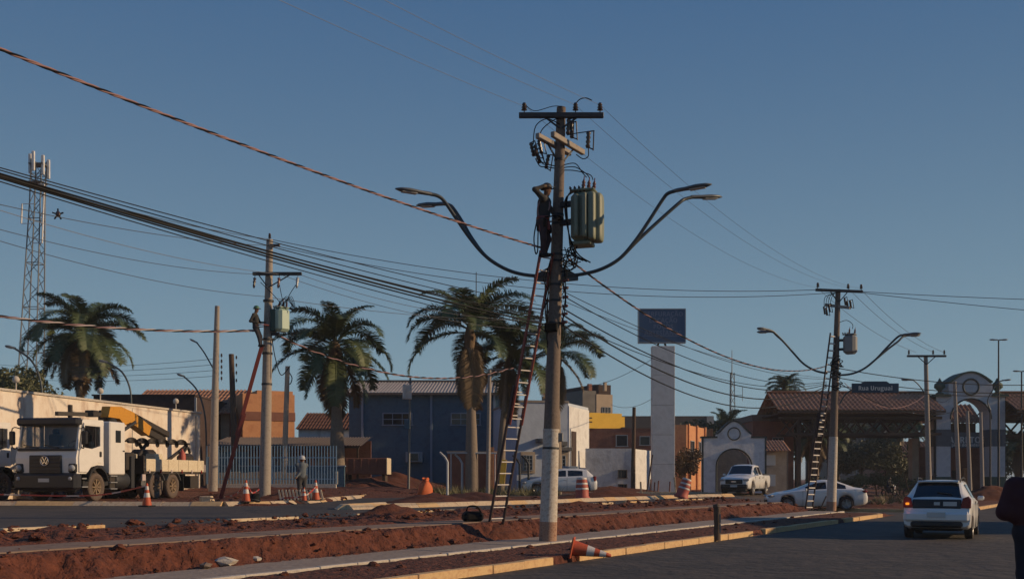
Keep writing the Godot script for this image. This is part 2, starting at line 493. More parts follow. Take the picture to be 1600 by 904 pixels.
func build_ground():
	var e := us(-16.2, 0)
	for p in [[-16.2, -14.0], [-16.2, 45.5]]:
		var v := us(p[0], p[1])
		left_road.append(Vector2(v.x, -v.z))
	for p in [[12.0, 52.6], [9.2, 51.0], [0.97, 37.9], [-5.0, 30.2], [-5.2, 31.0], [-4.4, 34], [-2.6, 44], [-2.0, 53], [-7.3, 53], [-7.4, 45], [-7.7, 38.0], [-8.3, 35.6], [-9.6, 34.3], [-17, 35.2], [-44, 38.6], [-44, 4]]:
		left_road.append(Vector2(p[0], p[1]))
	var ul := spaced([[-1500, -1000, 250], [-1000, -300, 120], [-300, -70, 25], [-70, -40, 2.0], [-40, -16.8, 0.6], [-16.8, -8.7, 0.09], [-8.7, 10, 2.5], [10, 60, 10], [60, 300, 60], [300, 1500, 300]])
	var sl := spaced([[-300, -40, 60], [-40, 0, 5], [0, 7, 0.5], [7, 32, 0.1], [32, 50, 0.16], [50, 72, 0.7], [72, 120, 3], [120, 300, 20], [300, 1800, 150]])
	var st := S()
	st.set_smooth_group(1)
	var nu := ul.size()
	var ns := sl.size()
	for j in ns:
		for i in nu:
			var u: float = ul[i]
			var s: float = sl[j]
			var p := us(u, s)
			var d := -p.z
			var h := land(p.x, p.z)
			var rough := 0.0
			var n1 := noise.get_noise_2d(p.x * 2.2, p.z * 2.2)
			var n2 := noise2.get_noise_2d(p.x * 2.6, p.z * 2.6)
			if s < 48.5:
				if u < -16.25 or u > -9.14:
					pass
				elif u > -11.1: rough = 0.018 * n1 + 0.014 * n2 + 0.005
				elif u > -12.45: h -= 0.09
				elif u > -13.3:
					var low := smoothstep(-12.4, -12.7, u) * (1.0 - smoothstep(-13.0, -13.28, u))
					rough = low * (0.11 * n1 + 0.07 * n2 + 0.10 * noise2.get_noise_2d(s * 2.2, u * 0.6) + 0.05 * noise2.get_noise_2d(s * 7.0, u * 6.0)) + 0.012 * n2
				elif u > -14.3: h -= 0.08
				else:
					var e2 := sin(PI * clampf((-14.3 - u) / 1.9, 0, 1))
					rough = e2 * (0.015 + 0.26 * maxf(0.0, noise.get_noise_2d(p.x * 1.1 + 40, p.z * 1.1) - 0.08) + 0.06 * n2 + 0.05 * n1)
			if on_left_road(p.x, d) or on_cross(p.x, d): h -= 0.07
			elif u > -9.14: h -= 0.07 if not (s > 50.0 and u < -7.2 and u > -14) else 0.0
			elif s > 44.0 and u > -14.2 and u < -9.1 and s < 50.2: h -= 0.05
			elif u < -16.3:
				rough = (0.05 * n1 + 0.03 * n2) * (1.0 if d < 120 else 0.0)
			p.y = h + rough
			st.add_vertex(p)
	for j in ns - 1:
		for i in nu - 1:
			var a := j * nu + i
			st.add_index(a); st.add_index(a + nu); st.add_index(a + 1)
			st.add_index(a + 1); st.add_index(a + nu); st.add_index(a + nu + 1)
	var g := put("ground", st, M.dirt)
	tag(g, "bare red earth of the verge, bank and building site", "", "", "structure")

func flat_poly(called: String, pts: PackedVector2Array, y: float, m: Material, label: String):
	var st := S()
	st.set_smooth_group(-1)
	var ids := Geometry2D.triangulate_polygon(pts)
	for i in range(0, ids.size(), 3):
		var a := pts[ids[i]]; var b := pts[ids[i + 1]]; var c := pts[ids[i + 2]]
		if (b - a).cross(c - a) < 0.0:
			var t := b; b = c; c = t
		tri(st, Vector3(a.x, y, -a.y), Vector3(c.x, y, -c.y), Vector3(b.x, y, -b.y))
	var o := put(called, st, m)
	tag(o, label, "", "", "structure")
	return o

func stones(parent: Node, path: Array, w: float, h: float, length: float, mats: Array, skip := [], battered := false):
	# path: centre line of kerb tops on the road's surface; separate stones with narrow joints
	var variants := []
	for k in 4:
		var st := S()
		if battered: prism(st, PackedVector2Array([Vector2(-0.3, -h / 2 - 0.2), Vector2(-0.28, -h / 2), Vector2(-0.1, h / 2), Vector2(0.1, h / 2), Vector2(0.28, -h / 2), Vector2(0.3, -h / 2 - 0.2)]), length - 0.008)
		else: box(st, Vector3(0, -0.12, 0), Vector3(w, h + 0.24, length - 0.008), 0.009)
		st.generate_normals()
		variants.append(st.commit())
	var c := 0
	for i in path.size() - 1:
		var a: Vector3 = path[i]
		var b: Vector3 = path[i + 1]
		var n := maxi(1, int(round(a.distance_to(b) / length)))
		for k in n:
			c += 1
			if c in skip: continue
			var p := a.lerp(b, (k + 0.5) / n)
			var o := MeshInstance3D.new()
			o.name = "kerb_stone"
			o.mesh = variants[c % 4]
			o.material_override = mats[rng.randi() % mats.size()]
			parent.add_child(o, true)
			var dir := (b - a).normalized()
			o.basis = Basis(Vector3.UP, atan2(dir.x, dir.z) + rng.randf_range(-0.012, 0.012)) * Basis.from_scale(Vector3(1, 1, a.distance_to(b) / n / length))
			o.position = p + Vector3(rng.randf_range(-0.012, 0.012), h * 0.5 + rng.randf_range(-0.012, 0.008), 0)

func build_roads():
	var pr := PackedVector2Array()
	for p in [[-9.05, -14], [16, -14], [16, 300], [-7.05, 300], [-7.05, 50.6], [-7.6, 50.0], [-8.6, 49.6], [-14.2, 49.6], [-14.2, 45.0], [-9.4, 45.0], [-9.05, 44.0]]:
		var v := us(p[0], p[1])
		pr.append(Vector2(v.x, -v.z))
	flat_poly("road", pr, 0.012, M.asphalt, "dark asphalt avenue with the hatchback on it")
	flat_poly("road", left_road, 0.645, M.asphalt, "dark asphalt carriageway beyond the dug-up median")
	# cross street
	var st := S()
	st.set_smooth_group(1)
	var xs := spaced([[-1.5, 33.0, 1.5]])
	var ds := spaced([[52.2, 62.7, 1.2]])
	for i in xs.size() - 1:
		for j in ds.size() - 1:
			if not on_cross((xs[i] + xs[i + 1]) / 2, (ds[j] + ds[j + 1]) / 2): continue
			var q := []
			for t in [[0, 0], [1, 0], [1, 1], [0, 1]]:
				var x: float = xs[i + t[0]]
				var d: float = ds[j + t[1]]
				q.append(Vector3(x, land(x, -d) + 0.02, -d))
			quad(st, q[3], q[2], q[1], q[0])
	tag(put("road", st, M.asphalt_dusty), "dusty side street where the hatch and pickup stand", "", "", "structure")
	# main kerb
	var k := Node3D.new(); k.name = "kerb"; add_child(k)
	tag(k, "ochre painted concrete kerb along the near avenue", "", "", "structure")
	var path := []
	for s in [4.0, 12.0, 20.0, 28.0, 36.0, 43.0]: path.append(us(-9.12, s, 0.0))
	path.append(us(-9.45, 44.0, 0.0))
	path.append(us(-10.4, 44.5, 0.0))
	stones(k, path, 0.17, 0.15, 1.0, [M.kerb, M.kerb_b, M.kerb], [13, 24, 33])
	# kerbs of the far carriageway
	var k2 := Node3D.new(); k2.name = "kerb_far_lot"; add_child(k2)
	tag(k2, "pale kerb in front of the crane truck", "", "", "structure")
	var p2 := []
	for p in [[-44, 38.7], [-17, 35.3], [-9.7, 34.4], [-8.5, 35.6], [-7.8, 38.0], [-7.5, 45], [-7.3, 52]]: p2.append(Vector3(p[0], 0.645, -p[1]))
	stones(k2, p2, 0.2, 0.14, 1.0, [M.kerb_pale, M.kerb_pale, M.kerb], [39], true)
	var k3 := Node3D.new(); k3.name = "kerb_island"; add_child(k3)
	tag(k3, "pale kerb of the island behind the median", "", "", "structure")
	var p3 := []
	for p in [[-4.3, 34.0], [-5.15, 31.2], [-4.9, 30.3], [0.97, 38.0], [9.1, 51.1], [11.4, 53.5]]: p3.append(Vector3(p[0], 0.645, -p[1]))
	stones(k3, p3, 0.17, 0.14, 1.0, [M.kerb_pale, M.kerb], [], true)
	var k4 := Node3D.new(); k4.name = "kerb_median"; add_child(k4)
	tag(k4, "half buried kerb between red earth and far carriageway", "", "", "structure")
	var p4 := []
	for s in [8.0, 16.0, 24.0, 32.0, 42.0]: p4.append(us(-16.25, s, 0.62))
	stones(k4, p4, 0.15, 0.10, 1.0, [M.kerb_pale, M.kerb_b], [1, 2, 5, 6, 7, 10, 11, 17, 18, 19, 20, 21, 22, 26, 29, 30])
	var k5 := Node3D.new(); k5.name = "kerb_next_island"; add_child(k5)
	tag(k5, "ochre kerb of the next median island before the portal", "", "", "structure")
	var p5 := [us(-13.5, 49.9, 0.0), us(-8.7, 49.9, 0.0), us(-7.7, 50.3, 0.0), us(-7.15, 51.2, 0.0), us(-7.15, 90, 0.0)]
	stones(k5, p5, 0.17, 0.16, 1.0, [M.kerb, M.kerb_b])
	var k6 := Node3D.new(); k6.name = "kerb_side_street"; add_child(k6)
	tag(k6, "pale kerb of the side street behind the pickup", "", "", "structure")
	var p6 := []
	for x in [4.0, 10.0, 16.0, 22.0]: p6.append(Vector3(x, land(x, -62.7), -62.7))
	stones(k6, p6, 0.2, 0.13, 1.0, [M.kerb_pale])
	# lower pavement in slabs, with its worn pale lip
	var w := Node3D.new(); w.name = "pavement"; add_child(w)
	tag(w, "narrow concrete pavement with worn pale edge, main pole on it", "", "", "structure")
	var w2 := Node3D.new(); w2.name = "footpath"; add_child(w2)
	tag(w2, "dusty concrete footpath along the top of the bank", "", "", "structure")
	slab_run(w, -12.58, -11.22, 4.0, 45.2, 0.15, 2.4, M.walk, "slab")
	slab_run(w, -11.215, -11.08, 4.0, 45.2, 0.165, 0.8, M.walk_edge, "edging")
	slab_run(w2, -14.42, -13.28, 4.0, 43.6, 0.55, 3.0, M.path, "slab")

func slab_run(parent: Node, u0: float, u1: float, s0: float, s1: float, y: float, length: float, m: Material, called: String):
	var s := s0
	while s < s1 - 0.05:
		var e := minf(s1, s + length * rng.randf_range(0.85, 1.15))
		var st := S()
		var c := us((u0 + u1) / 2, (s + e) / 2, y - 0.09)
		var dir := us(0, 1).normalized()
		var side := us(1, 0).normalized()
		var ww := (u1 - u0) * (1.0 if called == "slab" else rng.randf_range(0.8, 1.2))
		box(st, Vector3.ZERO, Vector3(ww, 0.18, e - s - 0.015), 0.012)
		var o := put(called, st, m, parent)
		o.position = c + Vector3(0, rng.randf_range(-0.006, 0.006), 0)
		o.basis = Basis(Vector3.UP, atan2(dir.x, dir.z) + (rng.randf_range(-0.02, 0.02) if called != "slab" else 0.0)) * Basis(Vector3.RIGHT, rng.randf_range(-0.004, 0.004))
		s = e

# ---------------------------------------------------------------- heaps of earth, clods
func mound(label: String, where: Vector3, rx: float, rz: float, h: float, turn := 0.0, sd := 0, m: Material = null):
	var st := S()
	st.set_smooth_group(1)
	var n := 26
	var rows := []
	for j in n + 1:
		var row := []
		for i in n + 1:
			var a := (i / float(n)) * 2.0 - 1.0
			var b := (j / float(n)) * 2.0 - 1.0
			var r := sqrt(a * a + b * b)
			var nz := noise.get_noise_3d(a * 3.0 + sd * 7, b * 3.0, sd) 
			var nn := noise2.get_noise_3d(a * 2.2 + sd * 3, b * 2.2, sd)
			var k := clampf(1.0 - r * (1.0 + 0.4 * nz), 0.0, 1.0)
			var y := h * (pow(k, 0.8) * (1.0 + 0.5 * nz) + 0.18 * nn * smoothstep(0.0, 0.25, k)) - 0.06
			row.append(Vector3(a * rx, y if k > 0.0 else -0.12, b * rz))
		rows.append(row)
	for j in n:
		for i in n:
			quad(st, rows[j][i], rows[j][i + 1], rows[j + 1][i + 1], rows[j + 1][i])
	var o := put("earth_mound", st, M.clod if m == null else m)
	o.position = where
	o.rotation.y = turn
	tag(o, label, "mound", "heaps of dug earth")

func rock_mesh(sd: int) -> Mesh:
	var st := S()
	st.set_smooth_group(-1)
	var r := RandomNumberGenerator.new()
	r.seed = sd
	var seg := 6
	var rings := []
	for j in 4:
		var ring := []
		var lat := -PI / 2 + PI * (j + 0.5) / 4
		for k in seg:
			var a := TAU * k / seg + r.randf_range(-0.3, 0.3)
			var q := r.randf_range(0.7, 1.2)
			ring.append(Vector3(cos(lat) * cos(a) * q, sin(lat) * 0.7 * q, cos(lat) * sin(a) * q))
		rings.append(ring)
	for j in 3:
		for k in seg:
			quad(st, rings[j][k], rings[j][(k + 1) % seg], rings[j + 1][(k + 1) % seg], rings[j + 1][k])
	for k in seg:
		tri(st, rings[0][(k + 1) % seg], rings[0][k], Vector3(0, -0.75, 0))
		tri(st, rings[3][k], rings[3][(k + 1) % seg], Vector3(0, 0.75, 0))
	st.generate_normals()
	return st.commit()

func scatter(called: String, label: String, mesh: Mesh, m: Material, spots: Array, lo: float, hi: float, flat := 1.0):
	var mm := MultiMesh.new()
	mm.transform_format = MultiMesh.TRANSFORM_3D
	mm.mesh = mesh
	mm.instance_count = spots.size()
	for i in spots.size():
		var k := lo * pow(hi / lo, pow(rng.randf(), 2.5))
		var b := Basis(Vector3.UP, rng.randf() * TAU) * Basis(Vector3.RIGHT, rng.randf_range(-0.6, 0.6))
		mm.set_instance_transform(i, Transform3D(b.scaled(Vector3(k, k * flat, k)), spots[i]))
	var o := MultiMeshInstance3D.new()
	o.name = numbered(called)
	o.multimesh = mm
	o.material_override = m
	add_child(o)
	tag(o, label, "", "", "stuff")

func build_mounds():
	mound("low earth heap behind the palms' kerb beside the orange bag", Vector3(-3.1, 0.62, -39.8), 2.1, 1.6, 0.42, 0.3, 1)
	mound("earth heap spilling onto the road left of the leaning ladder", us(-15.7, 19.8, 0.58), 1.3, 0.8, 0.42, 0.6, 2)
	mound("darker earth heap under the palm trunks", Vector3(-1.7, 0.62, -44.5), 2.4, 1.6, 0.5, -0.4, 3)
	mound("broken earth ridge in front of the red striped barrel", us(-16.0, 30.0, 0.58), 2.0, 0.8, 0.3, 0.55, 4)
	mound("earth heap on the island left of the tall sign pillar", Vector3(4.6, 0.62, -48.0), 3.2, 1.4, 0.5, 0.2, 5)
	mound("small earth heap between truck and lower fence corner", Vector3(-8.9, 0.72, -41.5), 1.6, 1.1, 0.5, 0.2, 6)
	mound("long earth heap along the picket fence behind the concrete pole", Vector3(-10.6, 0.72, -44.5), 3.4, 1.3, 0.55, 0.0, 7)
	mound("earth heap lit orange behind the picket fence corner", Vector3(-7.6, 0.95, -66), 4.0, 2.4, 0.95, 0.1, 8)
	mound("dark earth heap before the navy warehouse", Vector3(-8.6, 0.95, -61), 3.0, 1.5, 0.7, 0.3, 9)
	mound("earth heap at the foot of the portal's right pier", us(-9.0, 76.0, 0.1), 2.8, 1.6, 1.2, 0.3, 10)
	mound("earth heap by the white sedan's rear bumper", Vector3(18.6, 0.0, -52.5), 2.2, 1.1, 0.42, 0.3, 11)
	mound("earth heap under the main ladder's feet", us(-12.95, 20.2, 0.22), 0.85, 0.5, 0.34, 0.6, 12)
	mound("red earth heap at the foot of the wall beside the pillar", Vector3(6.5, 0.62, -67), 4.5, 1.4, 0.5, 0.1, 13)
	var spots := []
	for i in 1500:
		var s := 6.0 + 40.0 * pow(rng.randf(), 1.3)
		var pick := rng.randf()
		var u := -11.2 + 2.0 * rng.randf()
		if pick < 0.22: u = rng.randf_range(-13.35, -12.5)
		elif pick < 0.86: u = rng.randf_range(-16.5, -14.45)
		elif pick < 0.93: u = rng.randf_range(-14.3, -12.6)
		var p := us(u, s)
		p.y = land(p.x, p.z) + (0.02 if u > -14.4 else 0.08)
		if u > -12.55 and u < -11.1: p.y = 0.16
		if u < -13.28 and u > -14.45 and rng.randf() < 0.8: continue
		spots.append(p)
	for i in 500:
		var x := rng.randf_range(-20, 14)
		var d := rng.randf_range(35, 52)
		if on_left_road(x, d) or NX * x - ND * d > -18: continue
		spots.append(Vector3(x, land(x, -d) + 0.03, -d))
	scatter("earth_clods", "loose clods of red earth on bank and verge", rock_mesh(5), M.clod, spots, 0.015, 0.12, 0.7)
	# rubble on the pavement
	for q in [[352, 881, 0.17, "pale rubble stone, largest on the pavement's near end"], [398, 876, 0.1, "pale rubble stone right of the largest on the pavement"], [322, 886, 0.10, "grey rubble stone left of the largest on the pavement"]]:
		var d: float = 1.38 * FOCAL / (q[1] - 748.0)
		var o := show_mesh("rubble_stone", rock_mesh(11 + int(q[0])), M.walk_edge if q[0] != 322 else M.concrete_dark)
		o.position = at(q[0], q[1], d) + Vector3(0, 0.03, 0)
		o.scale = Vector3(1.5, 0.7, 1.0) * q[2]
		o.rotation.y = q[0]
		tag(o, q[3], "stone", "rubble stones on the pavement")

# ---------------------------------------------------------------- buildings
# a window: frame with panes, on a wall that faces along n; c is its centre
func window(parent: Node, c: Vector3, w: float, h: float, nx := 2, ny := 1, turn := 0.0, fm: Material = null, t := 0.06):
	var f := S()
	var b := Basis(Vector3.UP, turn)
	box(f, Vector3(0, h / 2, 0), Vector3(w + t, t, 0.1)); box(f, Vector3(0, -h / 2, 0), Vector3(w + t + 0.1, t, 0.14))
	box(f, Vector3(-w / 2, 0, 0), Vector3(t, h - t, 0.098)); box(f, Vector3(w / 2, 0, 0), Vector3(t, h - t, 0.098))
	for i in range(1, nx): box(f, Vector3(-w / 2 + w * i / nx, 0, 0), Vector3(t * 0.6, h - t, 0.07))
	for j in range(1, ny): box(f, Vector3(0, -h / 2 + h * j / ny, 0), Vector3(w - t, t * 0.6, 0.065))
	var o := put("window", f, M.frame_grey if fm == null else fm, parent)
	o.transform = Transform3D(b, c)
	var g := S()
	box(g, Vector3(0, 0, -0.02), Vector3(w - 0.01, h - 0.01, 0.04))
	put("pane", g, M.window_dark, o)
	return o

func part_box(called: String, parent: Node, lo: Vector3, hi: Vector3, m: Material, ch := 0.0) -> MeshInstance3D:
	var st := S()
	span_box(st, lo, hi, ch)
	return put(called, st, m, parent)

# corrugated or tiled sheet: x across the ribs, from eave (z0,y0) to ridge (z1,y1)
func ribbed(st: SurfaceTool, x0: float, x1: float, y0: float, z0: float, y1: float, z1: float, pitch: float, amp: float, rows := 1):
	st.set_smooth_group(1)
	var n := int((x1 - x0) / pitch) * 6
	var nrm := Vector3(0, absf(z1 - z0), signf(z0 - z1) * (y1 - y0)).normalized()
	for r in rows:
		var t0 := float(r) / rows
		var t1 := float(r + 1) / rows
		var lift := 0.04 if rows > 1 else 0.0
		for i in n:
			var q := []
			for k in [[i, t0, 1.0], [i + 1, t0, 1.0], [i + 1, t1, 0.0], [i, t1, 0.0]]:
				var x: float = x0 + (x1 - x0) * k[0] / n
				var y := lerpf(y0, y1, k[1])
				var z := lerpf(z0, z1, k[1])
				var a: float = TAU * (x - x0) / pitch
				q.append(Vector3(x, y, z) + nrm * (amp * sin(a) + lift * k[2]))
			quad(st, q[0], q[1], q[2], q[3])
			if rows > 1:
				var dn := nrm * -0.06
				quad(st, q[0] + dn, q[1] + dn, q[1], q[0])

# plan polygon (x, distance away) raised from y0 to y1
func plan(st: SurfaceTool, poly: PackedVector2Array, y0: float, y1: float):
	prism(st, poly, y1 - y0, Transform3D(Basis(Vector3.RIGHT, Vector3(0, 0, -1), Vector3.UP), Vector3(0, (y0 + y1) / 2, 0)))

func build_buildings():
	# long cream wall of the low building behind the truck
	var a := Vector3((0 - 800) / FOCAL * 40.4 - 6.0, 0, -36.0)
	var w1 := Vector3((312 - 800) / FOCAL * 55.0, 0, -55.0)
	var w0 := Vector3((0 - 800) / FOCAL * 40.4, 0, -40.4)
	var dir := (w1 - w0).normalized()
	var t := thing("low_building", "long low cream building with stained wall behind the crane truck", "building", w1, atan2(-dir.z, dir.x))
	# local x runs along the wall towards its right end at x = 0
	part_box("wall", t, Vector3(-34, 0.2, -9), Vector3(0, 5.05, 0), M.wall_cream)
	part_box("coping", t, Vector3(-34.1, 5.05, -0.28), Vector3(0.08, 5.14, 0.07), M.concrete_white)
	part_box("gutter_pipe", t, Vector3(-0.5, 0.2, 0.0), Vector3(-0.4, 4.9, 0.1), M.concrete_white)
	for k in 3:
		var st := S()
		var bx: float = [-2.2, -8.5, -14.0][k]
		tube(st, [Vector3(bx, 5.14, -0.1), Vector3(bx, 5.45, -0.1)], 0.03, 6)
		lathe(st, [[0.0, 0.0], [0.13, 0.05], [0.15, 0.17], [0.09, 0.27], [0.0, 0.3]], 10, Transform3D(Basis.IDENTITY, Vector3(bx, 5.42, -0.1)))
		put("globe_lamp", st, M.concrete_white, t)
	# dark maroon hall behind it
	var q := at(170, 640, 66)
	t = thing("dark_hall", "dark maroon windowless hall rising behind the cream wall", "building", Vector3(-20.5, 0.6, -66))
	part_box("wall", t, Vector3(-6.5, 0, -12), Vector3(0.0, 6.3, 0), M.maroon)
	part_box("downpipe", t, Vector3(0.002, 0, -0.15), Vector3(0.12, 6.2, -0.02), M.frame_grey)
	part_box("coping", t, Vector3(-6.6, 6.3, -12.1), Vector3(0.06, 6.4, 0.06), M.maroon)
	# tiled house
	t = thing("tiled_house", "house with red tiled roof and bare brick gable above the fence", "house", at(300, 748, 72) * Vector3(1, 0, 1) + Vector3(0, 1.0, 0))
	part_box("wall", t, Vector3(-3.9, 0, -9), Vector3(2.6, 5.2, 0), M.beige)
	part_box("veranda_shade", t, Vector3(-1.0, 3.0, 0.01), Vector3(2.4, 3.15, 2.0), M.asbestos)
	var st2 := S()
	ribbed(st2, -4.8, 2.9, 5.1, 0.7, 7.2, -4.5, 0.28, 0.05, 8)
	ribbed(st2, -4.8, 2.9, 5.1, -9.7, 7.2, -4.5, 0.28, 0.05, 8)
	put("roof", st2, M.tile, t)
	var ga := S()
	prism(ga, PackedVector2Array([Vector2(-9, 0), Vector2(0, 0), Vector2(0, 5.1), Vector2(-4.5, 7.05), Vector2(-9, 5.1)]), 0.25, Transform3D(Basis(Vector3(0, 0, 1), Vector3.UP, Vector3(-1, 0, 0)), Vector3(2.74, 0, 0)))
	put("brick_gable", ga, M.brick, t)
	var bb := S()
	bar(bb, Vector3(2.95, 5.05, 0.75), Vector3(2.95, 7.15, -4.5), 0.08, 0.22); bar(bb, Vector3(2.95, 5.05, -9.7), Vector3(2.95, 7.15, -4.5), 0.08, 0.22)
	put("barge_board", bb, M.beige, t)
	window(t, Vector3(-1.9, 3.2, 0.04), 1.4, 1.1, 2)
	window(t, Vector3(1.4, 4.3, 0.04), 0.9, 0.9, 2)
	# orange building
	t = thing("orange_building", "plain orange rendered building with a brown band left of palms", "building", Vector3((460 - 800) / FOCAL * 72, 1.0, -72), 0.45)
	part_box("wall", t, Vector3(-3.6, 0, -5), Vector3(0, 6.45, 0), M.orange_wall)
	part_box("band", t, Vector3(-3.6, 4.6, 0.0), Vector3(0.04, 5.2, 0.05), M.brown_wall)
	part_box("parapet", t, Vector3(-2.6, 6.45, -5), Vector3(-0.1, 6.7, -0.1), M.orange_wall)
	window(t, Vector3(-2.6, 2.4, 0.04), 1.2, 1.1, 2)
	# white yard wall and brown roof between orange and navy
	t = thing("yard_house", "low white house with brown roof between orange building and palm", "house", Vector3((503 - 800) / FOCAL * 95, 1.0, -95))
	part_box("wall", t, Vector3(-2.2, 0, -6), Vector3(2.6, 5.2, 0), M.white_wall)
	st2 = S()
	ribbed(st2, -2.4, 2.9, 5.15, 0.4, 7.0, -5.0, 0.3, 0.05, 5)
	put("roof", st2, M.tile_dark, t)
	part_box("gable", t, Vector3(-2.2, 5.2, -5.9), Vector3(2.6, 6.8, -5.0), M.brown_wall)
	window(t, Vector3(0.2, 3.0, 0.04), 1.2, 1.0, 2)
	# shed behind the fence
	t = thing("open_shed", "open shed with sagging grey corrugated roof behind the picket fence", "shed", Vector3((470 - 800) / FOCAL * 64, 1.05, -64))
	st2 = S()
	ribbed(st2, -5.6, 4.0, 2.55, 1.0, 3.25, -3.5, 0.18, 0.03)
	put("roof", st2, M.asbestos, t)
	for x in [-5.2, -2.4, 0.6, 3.6]:
		part_box("post", t, Vector3(x, 0, 0.7), Vector3(x + 0.12, 2.55, 0.82), M.timber)
	part_box("back_wall", t, Vector3(-5.5, 0, -3.6), Vector3(3.9, 3.0, -3.45), M.brown_wall)
	part_box("side_panel", t, Vector3(-1.2, 0, 0.2), Vector3(0.2, 1.9, 0.3), M.beige)
	part_box("side_panel", t, Vector3(0.9, 0, 0.2), Vector3(1.7, 2.0, 0.3), M.asbestos)
	part_box("beam", t, Vector3(-5.4, 2.4, 0.85), Vector3(3.8, 2.52, 0.97), M.timber)
	part_box("blue_panel", t, Vector3(-5.5, 0, 0.3), Vector3(-3.2, 2.2, 0.4), M.navy)
	# navy warehouse
	var nd := 78.0
	var nx0 := (545 - 800) / FOCAL * nd
	t = thing("navy_warehouse", "navy blue warehouse with pale sheet metal roof behind the palms", "warehouse", Vector3(nx0, 0.9, -nd))
	var wl := 12.6
	part_box("wall", t, Vector3(0, 0, -14), Vector3(wl, 7.25, 0), M.navy)
	st2 = S()
	ribbed(st2, -0.3, wl + 0.3, 7.2, 0.5, 8.65, -6.5, 0.25, 0.03)
	put("roof", st2, M.metal_roof, t)
	part_box("ridge_cap", t, Vector3(-0.3, 8.6, -6.8), Vector3(wl + 0.3, 8.8, -6.4), M.asbestos)
	part_box("fascia", t, Vector3(-0.3, 7.02, 0.45), Vector3(wl + 0.3, 7.18, 0.55), M.asbestos)
	for x in [0.95, 6.2, 11.0]:
		part_box("downpipe", t, Vector3(x, 0.3, 0.0), Vector3(x + 0.16, 7.1, 0.16), M.blue_trim)
	for x in [3.7, 8.9]:
		var ww = window(t, Vector3(x, 5.2, 0.04), 2.2, 0.9, 3, 2, 0.0, M.blue_trim, 0.08)
	var st := S()
	box(st, Vector3(5.0, 2.3, 0.2), Vector3(1.3, 0.8, 0.4), 0.03)
	put("air_unit", st, M.frame_grey, t)
	window(t, Vector3(5.0, 2.3, 0.45), 0.7, 0.6, 1)
	part_box("door", t, Vector3(9.3, 0, 0.0), Vector3(11.4, 2.7, 0.06), M.brown_wall)
	# red low wall and gate posts before it
	t = thing("red_yard_wall", "low brick red yard wall behind the palm trunks", "wall", Vector3((745 - 800) / FOCAL * 66, 0.9, -66))
	part_box("wall", t, Vector3(-1.9, 0, -0.2), Vector3(1.3, 2.35, 0.0), M.brown_wall)
	part_box("coping", t, Vector3(-1.95, 2.35, -0.25), Vector3(1.35, 2.45, 0.05), M.concrete)
	part_box("pier", t, Vector3(0.75, 0, 0.003), Vector3(1.1, 2.7, 0.3), M.orange_wall)
	# pale blue and white corner building
	var cd := 70.0
	t = thing("corner_building", "white two storey corner building, pale blue face, behind main pole", "building", Vector3((888 - 800) / FOCAL * cd, 0.64, -cd), 0.2)
	var face := S()
	# blue face towards the viewer, white flank receding to the right
	plan(face, PackedVector2Array([Vector2(-3.6, 0), Vector2(0, 0), Vector2(2.6, 4.2), Vector2(2.6, 9), Vector2(-3.6, 9)]), 0.0, 6.1)
	put("body", face, M.pale_blue, t)
	var flank := S()
	var fdir := Vector3(2.6, 0, -4.2).normalized()
	bar(flank, Vector3(0.01, 2.95, 0.0), Vector3(0.01, 2.95, 0) + fdir * 4.95, 0.1, 5.9)
	put("white_flank", flank, M.white_wall, t)
	part_box("roof_edge", t, Vector3(-3.65, 6.1, -9), Vector3(0.05, 6.25, 0.06), M.concrete)
	for x in [-2.85, -0.55]:
		part_box("window_surround", t, Vector3(x - 0.5, 1.3, 0.0), Vector3(x + 0.5, 2.75, 0.08), M.beige)
		window(t, Vector3(x, 2.0, 0.12), 0.62, 1.0, 3, 4, 0.0, M.frame_grey, 0.05)
	var fturn := atan2(-fdir.z, fdir.x)
	st = S()
	box(st, Vector3.ZERO, Vector3(1.0, 3.0, 0.1))
	var dr := put("door", st, M.maroon, t)
	dr.transform = Transform3D(Basis(Vector3.UP, fturn), fdir * 1.0 + Vector3(0.07, 2.7, 0.03))
	st = S()
	box(st, Vector3.ZERO, Vector3(1.3, 1.75, 0.4), 0.03)
	var bn := put("grey_bin", st, M.blue_trim, t)
	bn.transform = Transform3D(Basis(Vector3.UP, 0.0), Vector3(-0.2, 0.9, 0.7))
	st = S()
	box(st, Vector3(-0.5, 3.3, 0.18), Vector3(0.7, 0.3, 0.5), 0.02); box(st, Vector3(-0.2, 2.95, 0.18), Vector3(0.8, 0.25, 0.5), 0.02); box(st, Vector3(-1.9, 3.5, 0.18), Vector3(0.8, 0.28, 0.5), 0.02)
	put("awning", st, M.grey_wall, t)
	# white yard wall right of it with vents
	var yd := 72.0
	t = thing("white_yard_wall", "white rendered yard wall with two small vents beside the sign pillar", "wall", Vector3((915 - 800) / FOCAL * yd, 0.55, -yd))
	part_box("wall", t, Vector3(0, 0, -0.25), Vector3(3.35, 3.15, 0), M.white_wall)
	st = S()
	bar(st, Vector3(3.4, 1.55, 0.0), Vector3(5.2, 1.55, -4.5), 0.24, 3.1)
	put("side_wall", st, M.white_wall, t)
	window(t, Vector3(2.6, 1.35, 0.03), 0.6, 0.55, 3, 1, 0.0, M.concrete_dark, 0.05)
	window(t, Vector3(2.6, 0.45, 0.03), 0.6, 0.35, 3, 1, 0.0, M.concrete_dark, 0.05)
	# yellow fronted shop and beige house above it
	t = thing("yellow_shop", "red brown shop with a bright yellow fascia band", "shop", Vector3((918 - 800) / FOCAL * 82, 0.6, -82))
	part_box("wall", t, Vector3(0, 0, -6), Vector3(5.6, 5.0, 0), M.brown_wall)
	var fy := part_box("fascia", t, Vector3(-0.1, 5.0, -6), Vector3(3.1, 6.25, 0.35), M.yellow_wall)
